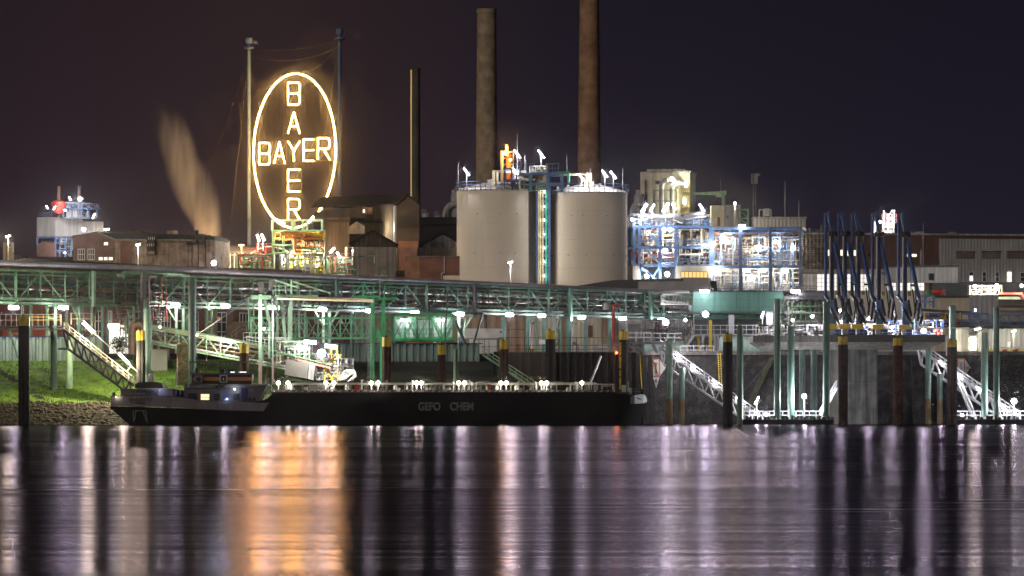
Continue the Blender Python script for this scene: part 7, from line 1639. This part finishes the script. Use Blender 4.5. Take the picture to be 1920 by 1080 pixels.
# bulwark aft
def strip(q, cols, o=0.04, th=.12, side=-1):
    """cols: (px, ytop, ybottom) along the near side of the hull; mirrored to the far side"""
    for sgn in (side,):
        for (p0, a0_, b0_), (p1, a1x, b1x) in zip(cols, cols[1:]):
            w0, w1 = halfw(p0) + o, halfw(p1) + o; c = []
            for (px, y, w_) in ((p0, b0_, w0), (p1, b1x, w1), (p1, a1x, w1), (p0, a0_, w0)):
                c.append(Vector((X(px, YB - w_), YB + sgn * w_, Z(y, YB - w_))))
            q.prism(c, (0, 0, 0), (0, -sgn * th, 0))
for sd_ in (1, -1): q = MB(); strip(q, [(207.5, 744, 762), (212, 743, 762), (230, 742.5, 761.5), (260, 743, 762), (300, 743.5, 763), (335, 744.5, 764), (362, 748, 766), (370, 752, 766.5), (430, 753.5, 769.5), (490, 755.5, 771)], side=sd_); q.build('bulwark', BUL, t)
q = MB()
w_ = HW + .04; c = [Vector((X(a, YB - w_), YB - w_, Z(b, YB - w_))) for a, b in ((490, 755.5), (505, 755), (494, 771), (490, 771))]; q.prism(c, (0, 0, 0), (0, .12, 0)); q.build('bulwark_end', BUL, t)
for sd_ in (-1, 1): q = MB(); strip(q, [(1182, 744, 757), (1190, 741, 757), (1206, 739, 756), (1211, 742, 754), (1213.5, 750, 753)], side=sd_); q.build('bow_bulwark', mat('dark grey bulwark', (.10, .10, .11), .4, 0, .2, .4), t)
for sd_ in (-1, 1): q = MB(); strip(q, [(207, 742.5, 744), (240, 741, 742.5), (335, 743, 744.5), (362, 746.5, 748)], .08, .2, sd_); q.build('rubbing_rail', BLACK, t)
# main deck coamings and rail clutter
dz = Z(735, YB - HW); q = MB(); q.box(X(512, YB), X(1178, YB), YB - HW + .1, YB + HW - .1, dz - .3, dz); q.build('deck', mat('dark deck paint', (.045, .03, .03), .6, 0, .3, .4), t)
q = MB(); q.box(X(520, YB), X(1150, YB), YB - 4, YB + 4, dz + .003, dz + .35); q.build('trunk_deck', mat('dark deck paint', (0, 0, 0)), t)
q = MB()
for s_ in (-1, 1): q.rail([(X(512, YB), YB + s_ * (HW - .5), dz), (X(1150, YB), YB + s_ * (HW - .5), dz)], 1.25, 3.1, .05, (1.0,))
q.build('railing', mat('pale deck rail', (.55, .55, .52), .5), t)
rd = random.Random(5); q = MB(); DP = mat('pale deck pipe', (.34, .33, .30), .45, .2, .2, .8)
for y_, z_, r_ in ((-3.2, 1.25, .14), (-2.4, 1.3, .18), (-1.2, 1.3, .12), (.5, 1.35, .2), (1.6, 1.3, .14), (2.6, 1.3, .16)): q.tube((X(540, YB), YB + y_, dz + z_), (X(1118, YB), YB + y_, dz + z_), r_, 8)
q.build('cargo_pipe', DP, t, True)
q = MB()
for k in range(100):
    q = MB(); x = X(rd.uniform(515, 1130), YB); y = YB + rd.uniform(-4.6, 4.5); h = rd.uniform(.9, 1.9); k_ = rd.random()
    if k_ < .5: q.tube((x, y, dz), (x, y, dz + h), .07, 6); q.tube((x - .2, y, dz + h), (x + .2, y, dz + h), .09, 6)
    elif k_ < .8: q.lathe([(.15, 0), (.3, .1), (.3, h * .6), (.1, h * .75)], (x, y, dz), 8)
    else: q.path([(x, y, dz + .5), (x, y, dz + h), (x + rd.uniform(.8, 2), y, dz + h)], .09, 6)
    q.build('deck_valve', DP, t, True)
for k in range(54):
    q = MB(); x = X(530 + k * 11.6, YB); q.bar((x, YB - HW + .3, dz - .2), (x + .6, YB - HW + .15, dz + .25), .1); q.build('fender_bracket', GREY, t)
for x in (670, 917):
    q = MB(); q.box(X(x - 3, YB), X(x + 3, YB), YB - 4.9, YB - 4.3, dz + .1, dz + 1.2); q.build('fire_cabinet', RED, t)
for k in range(18): q = MB(); q.tube((X(578 + k * 1.9, YB), YB - 4.4, dz + .2), (X(580 + k * 1.9, YB), YB - 4.4, dz + 1.0), .05, 5); q.build('hose_coil', WHITE, t)
# deck lamps: things standing on the barge
LP_ = [522, 540, 611, 626, 696, 709, 781, 790, 860, 871, 939, 949, 1015, 1025, 1091]
for i, px in enumerate(LP_):
    lamp(P(px, 718, YB - 3.6), 'deck lamp %s of fifteen counted from the stern along the barge' % ('one two three four five six seven eight nine ten eleven twelve thirteen fourteen fifteen'.split()[i]), 'round', r=.5, power=330, color=(1, .93, .78), em=E_Y, group='lamps along the barge deck', name='deck_lamp', near=.7, pole=dz)
# aft deckhouse
def at(px, py, y): return (X(px, y), y, Z(py, y))
def slab(q, x0, y0, x1, y1, ya, yb): q.box(X(x0, ya), X(x1, ya), ya, yb, Z(y1, ya), Z(y0, ya))
q = MB(); slab(q, 226, 730, 325, 748, YB - 4.4, YB + 4.4); q.build('aft_house', SUP, t)
q = MB(); slab(q, 272, 732.5, 296, 741, YB - 4.45, YB - 4.38); q.build('dark_window', GLASS, t)
q = MB(); slab(q, 224, 728.6, 326, 730, YB - 4.7, YB + 4.7); q.build('aft_roof', BUL, t)
q = MB()
c0 = [at(252, 728, YB - 2), at(307, 728, YB - 2), at(303, 718, YB - 2), at(288, 715.5, YB - 2), at(262, 716, YB - 2), at(254, 720, YB - 2)]; q.prism(c0, (0, 0, 0), (0, 3.4, 0)); q.build('covered_boat', BLACK, t)
q = MB(); x_, y_, z_ = at(283.5, 715, YB - .5); q.lathe([(.1, 0), (.42, .1), (.5, .5), (.5, .9), (.36, 1.2), (.1, 1.3)], (x_, y_, z_), 20); q.build('satellite_dome', mat('dome white', (.5, .46, .5), .4), t, True)
q = MB(); slab(q, 385 - 58, 731, 346, 744, YB - 4.0, YB + 4); q.build('link_house', SUP, t)
q = MB()
for x in (332, 340): x_, y_, z_ = at(x, 736, YB - 4.6); q.lathe([(.1, -.5), (.3, -.4), (.3, .3), (.1, .4)], (x_, y_, z_), 10)
for x in (213.5,): x_, y_, z_ = at(x, 744, YB - 2); q.box(x_ - .25, x_ + .25, y_ - .2, y_ + .2, z_, z_ + .7)
q.build('vent_cowl', BLACK, t)
# accommodation block
q = MB(); c0 = [at(345, 754, YB - 4.5), at(484, 756, YB - 4.5), at(500, 723, YB - 4.5), at(462, 726, YB - 4.5), at(345, 728, YB - 4.5)]; q.prism(c0, (0, 0, 0), (0, 9, 0)); q.build('accommodation', SUP, t)
q = MB(); c0 = [at(344, 727.8, YB - 4.7), at(460, 725.8, YB - 4.7), at(502, 722.8, YB - 4.7), at(502, 721, YB - 4.7), at(390, 720.8, YB - 4.7), at(344, 725, YB - 4.7)]; q.prism(c0, (0, 0, 0), (0, 9.4, 0)); q.build('accommodation_roof', BUL, t)
for x0, y0, x1, y1, m_ in ((353, 737, 369, 750, GLASS), (401, 738, 412, 751, GLASS), (418, 739, 429, 752, mat('blue lit glass', (.05, .07, .18), .2)), (437, 738, 449, 750, GLASS), (466, 746, 471, 753, BLACK), (474, 746, 479, 753, BLACK)):
    q = MB(); slab(q, x0, y0, x1, y1, YB - 4.55, YB - 4.48); q.build('window', m_, t)
q = MB(); slab(q, 376.5, 739, 392.5, 750, YB - 4.55, YB - 4.48); g_ = q.build('window', emis('cabin window', (1, .72, .42), 1.6), t, label='warm lit cabin window'); q = MB(); c_ = [at(376, 738.5, YB - 4.6), at(393, 738.5, YB - 4.6), at(393, 750.5, YB - 4.6), at(376, 750.5, YB - 4.6)]
for k in range(4): q.bar(c_[k], c_[(k + 1) % 4], .09)
q.build('frame', BRONZE, g_)
q = MB(); slab(q, 452, 728, 464.5, 753, YB - 4.56, YB - 4.48); q.build('door', mat('deep blue door', (.012, .012, .07), .5), t)
for x0, x1 in ((346, 351), (355, 375), (376, 390)): q = MB(); slab(q, x0, 719, x1, 727, YB - 4, YB - 3.4); q.build('roof_vent', DGREY, t)
q = MB()
for y in (3.0, 4.6): q.rail([at(362, 755, YB - 5.5), at(480, 757, YB - 5.5)], .9, 2.5, .025)
q.build('side_railing', DGREY, t)
q = MB(); q.bar(at(404, 727, YB - 4.9), at(416, 718, YB - 4.9), .25); q.bar(at(414, 727, YB - 4.9), at(423, 719, YB - 4.9), .2); q.build('ladder', BLACK, t)
# wheelhouse
q = MB(); slab(q, 360, 701, 472, 720, YB - 3, YB + 3); q.build('wheelhouse_base', BLACK, t)
q = MB(); slab(q, 362, 707, 471, 714, YB - 3.05, YB - 2.98); q.build('orange_stripe', mat('ochre stripe', (.30, .12, .02), .5), t)
q = MB(); 
for y_ in (YB - 3.2, YB + 3.0):
    for x in (357, 374, 386, 412, 424, 431, 447, 474): q.bar(at(x + (1.5 if x > 440 else 0), 701, y_), at(x - (0 if x < 470 else -3), 679, y_), .14)
q.bar(at(356, 701, YB - 3.2), at(474, 701, YB - 3.2), .2, .3)
for x in (357, 476): q.bar(at(x, 690, YB - 3.2), at(x, 690, YB + 3.2), .12)
q.build('window_frame', DGREY, t)
q = MB(); slab(q, 354, 677.5, 482, 679.5, YB - 3.6, YB + 3.6); q.build('wheelhouse_roof', DGREY, t)
q = MB(); slab(q, 366, 690, 372, 700, YB - 1, YB); slab(q, 412, 692, 420, 700, YB - 1, YB); slab(q, 428, 692, 440, 700, YB - 1.5, YB - 1); q.build('console', BLACK, t)
for x0, x1 in ((432, 440), (447, 462)):
    q = MB(); slab(q, x0, 696.8, x1, 698.6, YB - 1.6, YB - 1.55); q.build('instrument_light', E_WINC, t)
q = MB(); slab(q, 365, 704, 380, 717, YB - 3.5, YB - 3.05); g_ = q.build('air_conditioner', mat('ac grey', (.14, .13, .13), .5), t); q = MB(); x_, y_, z_ = at(372, 711, YB - 3.55); q.tube((x_, y_, z_), (x_, y_ + .04, z_), .38, 16); q.build('fan', BLACK, g_)
q = MB(); slab(q, 412, 703, 426, 717, YB - 3.4, YB - 3.3); g_ = q.build('number_board', mat('board white', (.35, .35, .33), .5), t); q = MB(); slab(q, 414, 704.5, 424, 715.5, YB - 3.44, YB - 3.41); q.build('field', BLACK, g_)
q = MB(); 
c_ = at(419, 711, YB - 3.46); q.box(c_[0] - .04, c_[0] + .04, c_[1], c_[1] + .01, c_[2] - .15, c_[2] + .2); q.box(c_[0] - .12, c_[0] + .12, c_[1] - .004, c_[1] + .006, c_[2] + .0, c_[2] + .05); q.build('symbol', WHITE, g_)
q = MB(); q.tube(at(388, 679, YB), at(388, 667, YB), .08); q.bar(at(383, 669, YB), at(393, 667, YB), .25); q.build('radar_mast', BLACK, t)
q = MB(); q.bar(at(366, 672, YB), at(374, 670, YB), .08); q.tube(at(374, 669, YB), at(374, 677, YB), .05); q.build('antenna', DGREY, t)
# ensign
tt = thing('ensign_flag', 'limp black, red and gold flag hanging on a short pole at the barge stern', 'flag', at(331, 731, YB + 2)); q = MB(); q.tube(at(331, 731, YB + 2), at(334, 655, YB + 2), .04, 6); q.build('pole', GREY, tt)
for nm, (a, b), m_ in (('red_stripe', ((333.6, 660), (335.3, 680)), RED), ('gold_stripe', ((335.3, 667), (336.6, 682)), YEL2), ('black_stripe', ((333, 658), (333.9, 672)), BLACK)):
    q = MB(); c0 = [at(a[0], a[1] - 2, YB + 2), at(b[0], a[1] + 3, YB + 2), at(b[0] + .6, b[1], YB + 2), at(a[0] - .8, b[1] - 2, YB + 2)]; q.prism(c0, (0, 0, 0), (0, .05, 0)); q.build(nm, m_, tt)
lamp(at(440, 729.5, YB - 5), 'small cold white lamp beside the blue door of the barge', 'round', r=.14, power=60, color=(.75, .8, 1), em=E_W)
lamp(at(300, 731.5, YB - 5.2), 'dim violet work light on the stern deckhouse of the barge', 'round', r=.06, power=90, color=(.6, .6, 1), em=emis('dim violet glass', (.5, .5, 1), 1))
lamp(at(425, 748, YB - 5.3), 'tiny bluish deck light below the cabin windows of the barge', 'round', r=.06, power=60, color=(.6, .7, 1), em=E_W)
lamp(at(217.5, 744.5, YB - 4), 'small warm stern lamp on the barge bulwark', 'round', r=.1, power=40, color=WARM, em=E_Y)
q = MB(); slab(q, 1166, 722, 1174, 742, YB - 2, YB); slab(q, 1177, 727, 1184, 740, YB - 2, YB); q.tube(at(1178, 727, YB), at(1178, 715, YB), .05); q.build('bow_winch', mat('winch grey', (.35, .37, .37), .5), t)
q = MB(); q.rail([at(1186, 740, YB - 2), at(1206, 739, YB)], .9, .7, .04); q.build('bow_railing', DGREY, t)
# lettering
BL = mat('black lettering', (.01, .01, .012), .5); GLt = mat('faded white lettering', (.13, .125, .14), .6, 0, .3, .6)
text('BENEDETTO', .82, (X(262.5, YB - 6), YB - HW - .10, Z(752.3, YB - 6)), BL, t, sx=.80, bold=.006)
text('HAMBURG', .40, (X(261, YB - 6), YB - HW - .10, Z(757.3, YB - 6)), BL, t, sx=.95)
text('02328010', .42, (X(263, YB - 4.5), YB - 4.5, Z(735.5, YB - 4.5)), BL, t, sx=.8)
text('D', .4, (X(320, YB - 6), YB - HW - .10, Z(752.5, YB - 6)), BL, t)
for s_, px, ch in (('GEFO', 805, 4), ('CHEM', 866, 4)):
    o = text(s_, 1.75, (X(px, YB - 6), YB - HW - .06, Z(769, YB - 6)), GLt, t, sx=.8, bold=.035)
    o2 = None
def vpx(a, b): w_ = halfw(a) + .05; return Vector((X(a, YB - w_), YB - w_, Z(b, YB - w_)))
q = MB()
for a, b in (((249.5, 770), (250.5, 790)), ((249.5, 770), (273, 770)), ((273, 770), (276, 792)), ((268, 771), (274, 788)), ((255, 771), (252, 788))): q.bar(vpx(*a), vpx(*b), .12)
q.build('anchor_frame', mat('dim frame', (.09, .09, .08), .6), t)

# ------------------------------------------------------------------ steam plume behind the old brick building
def steam():
    m = bpy.data.materials.new('steam'); m.use_nodes = True; nt = m.node_tree; nt.nodes.clear()
    o = N(nt, 'ShaderNodeOutputMaterial'); v = N(nt, 'ShaderNodeVolumePrincipled'); nt.links.new(v.outputs[0], o.inputs['Volume'])
    v.inputs['Color'].default_value = (.98, .90, .78, 1); v.inputs['Anisotropy'].default_value = .1
    tc = N(nt, 'ShaderNodeTexCoord'); mp = N(nt, 'ShaderNodeMapping'); mp.inputs['Rotation'].default_value = (0, R(-22), 0); mp.inputs['Scale'].default_value = (.42, .30, .06)
    nt.links.new(tc.outputs['Object'], mp.inputs[0]); n = N(nt, 'ShaderNodeTexNoise'); n.inputs['Scale'].default_value = 1; n.inputs['Detail'].default_value = 4; nt.links.new(mp.outputs[0], n.inputs['Vector'])
    # envelope: distance from a bent axis, object space metres (x right, z up)
    s = N(nt, 'ShaderNodeSeparateXYZ'); nt.links.new(tc.outputs['Object'], s.inputs[0])
    def M(op, a, b=None, c=None):
        k = N(nt, 'ShaderNodeMath', operation=op)
        for i, x in enumerate((a, b, c)):
            if x is None: continue
            if isinstance(x, (int, float)): k.inputs[i].default_value = x
            else: nt.links.new(x, k.inputs[i])
        return k.outputs[0]
    hz = s.outputs[2]; u = M('DIVIDE', hz, 35.0)
    m3 = N(nt, 'ShaderNodeMapping'); m3.inputs['Scale'].default_value = (.12, .12, .07); nt.links.new(tc.outputs['Object'], m3.inputs[0])
    n3 = N(nt, 'ShaderNodeTexNoise'); n3.inputs['Scale'].default_value = 1; n3.inputs['Detail'].default_value = 3; nt.links.new(m3.outputs[0], n3.inputs['Vector'])
    ax = M('ADD', M('MULTIPLY', M('POWER', M('MAXIMUM', u, 0.0001), 1.15), -13.0), M('MULTIPLY', M('SUBTRACT', n3.outputs[0], .5), M('MULTIPLY', u, 12.0)))
    wd = M('ADD', 2.0, M('MULTIPLY', M('SINE', M('MULTIPLY', M('MINIMUM', M('MAXIMUM', M('ADD', u, .08), 0), 1), math.pi)), 3.6))
    dx = M('DIVIDE', M('SUBTRACT', s.outputs[0], ax), wd); dy = M('DIVIDE', s.outputs[1], wd)
    d = M('ADD', M('MULTIPLY', dx, dx), M('MULTIPLY', dy, dy)); env = M('POWER', M('MAXIMUM', M('SUBTRACT', 1, d), 0), 1.7)
    top = M('MINIMUM', M('MAXIMUM', M('MULTIPLY', M('SUBTRACT', M('ADD', .95, M('MULTIPLY', M('SUBTRACT', n3.outputs[0], .5), 1.0)), u), 1.3), 0), 1)
    nn = M('MAXIMUM', M('MULTIPLY', M('SUBTRACT', n.outputs[0], .36), 4.2), 0)
    den = M('MULTIPLY', M('MULTIPLY', M('MULTIPLY', env, nn), top), 0.95); nt.links.new(M('MULTIPLY', den, M('SUBTRACT', 1.25, u)), v.inputs['Density']); return m
ZS = Z(448, 1150); c = Vector((X(394, 1150), 1150, ZS))
me = bpy.data.meshes.new('steam_plume'); q = MB(); 
ring = [(-8, -6.5, -2), (5.5, -6.5, -2), (5.5, 6.5, -2), (-8, 6.5, -2), (-19, -6.5, 36), (-4, -6.5, 36), (-4, 6.5, 36), (-19, 6.5, 36)]
q.add(ring, [(0, 3, 2, 1), (4, 5, 6, 7), (0, 1, 5, 4), (1, 2, 6, 5), (2, 3, 7, 6), (3, 0, 4, 7)])
me.from_pydata([tuple(p) for p in q.v], [], q.f); me.materials.append(steam()); o = bpy.data.objects.new('steam', me); o.location = c; col.objects.link(o)
struct(o, 'stuff'); o['label'] = 'tall orange tinted steam plume drifting left behind the old brick building'
for i_, (dx_, dz_) in enumerate(((8, -2), (-4, -2.5))):
    lamp((c.x + dx_, 1134, ZS + dz_), ('right' if i_ == 0 else 'left') + ' sodium yard lamp hidden by the old brick building, lighting the steam', 'bar', (1, 0, 0), 1.2, .1, 42000, (1, .60, .28), E_O, GZ, near=.5)
scn.cycles.volume_step_rate = 4; scn.cycles.volume_max_steps = 96
# every copied part keeps its own thing's colours; nothing rests at the world origin by accident
HZ = 0.00005
# ------------------------------------------------------------------ thin night haze
q = MB(); q.box(-1400, 1400, -40, 4000, -3, 260)
hm = bpy.data.materials.new('haze'); hm.use_nodes = True; t_ = hm.node_tree; t_.nodes.clear()
o_ = N(t_, 'ShaderNodeOutputMaterial'); v_ = N(t_, 'ShaderNodeVolumePrincipled'); v_.inputs['Density'].default_value = HZ; v_.inputs['Color'].default_value = (.85, .85, .9, 1); v_.inputs['Anisotropy'].default_value = 0.9985
t_.links.new(v_.outputs[0], o_.inputs['Volume'])
o = q.build('haze', hm); struct(o, 'stuff'); o['label'] = 'thin damp night haze over the river and the plant'
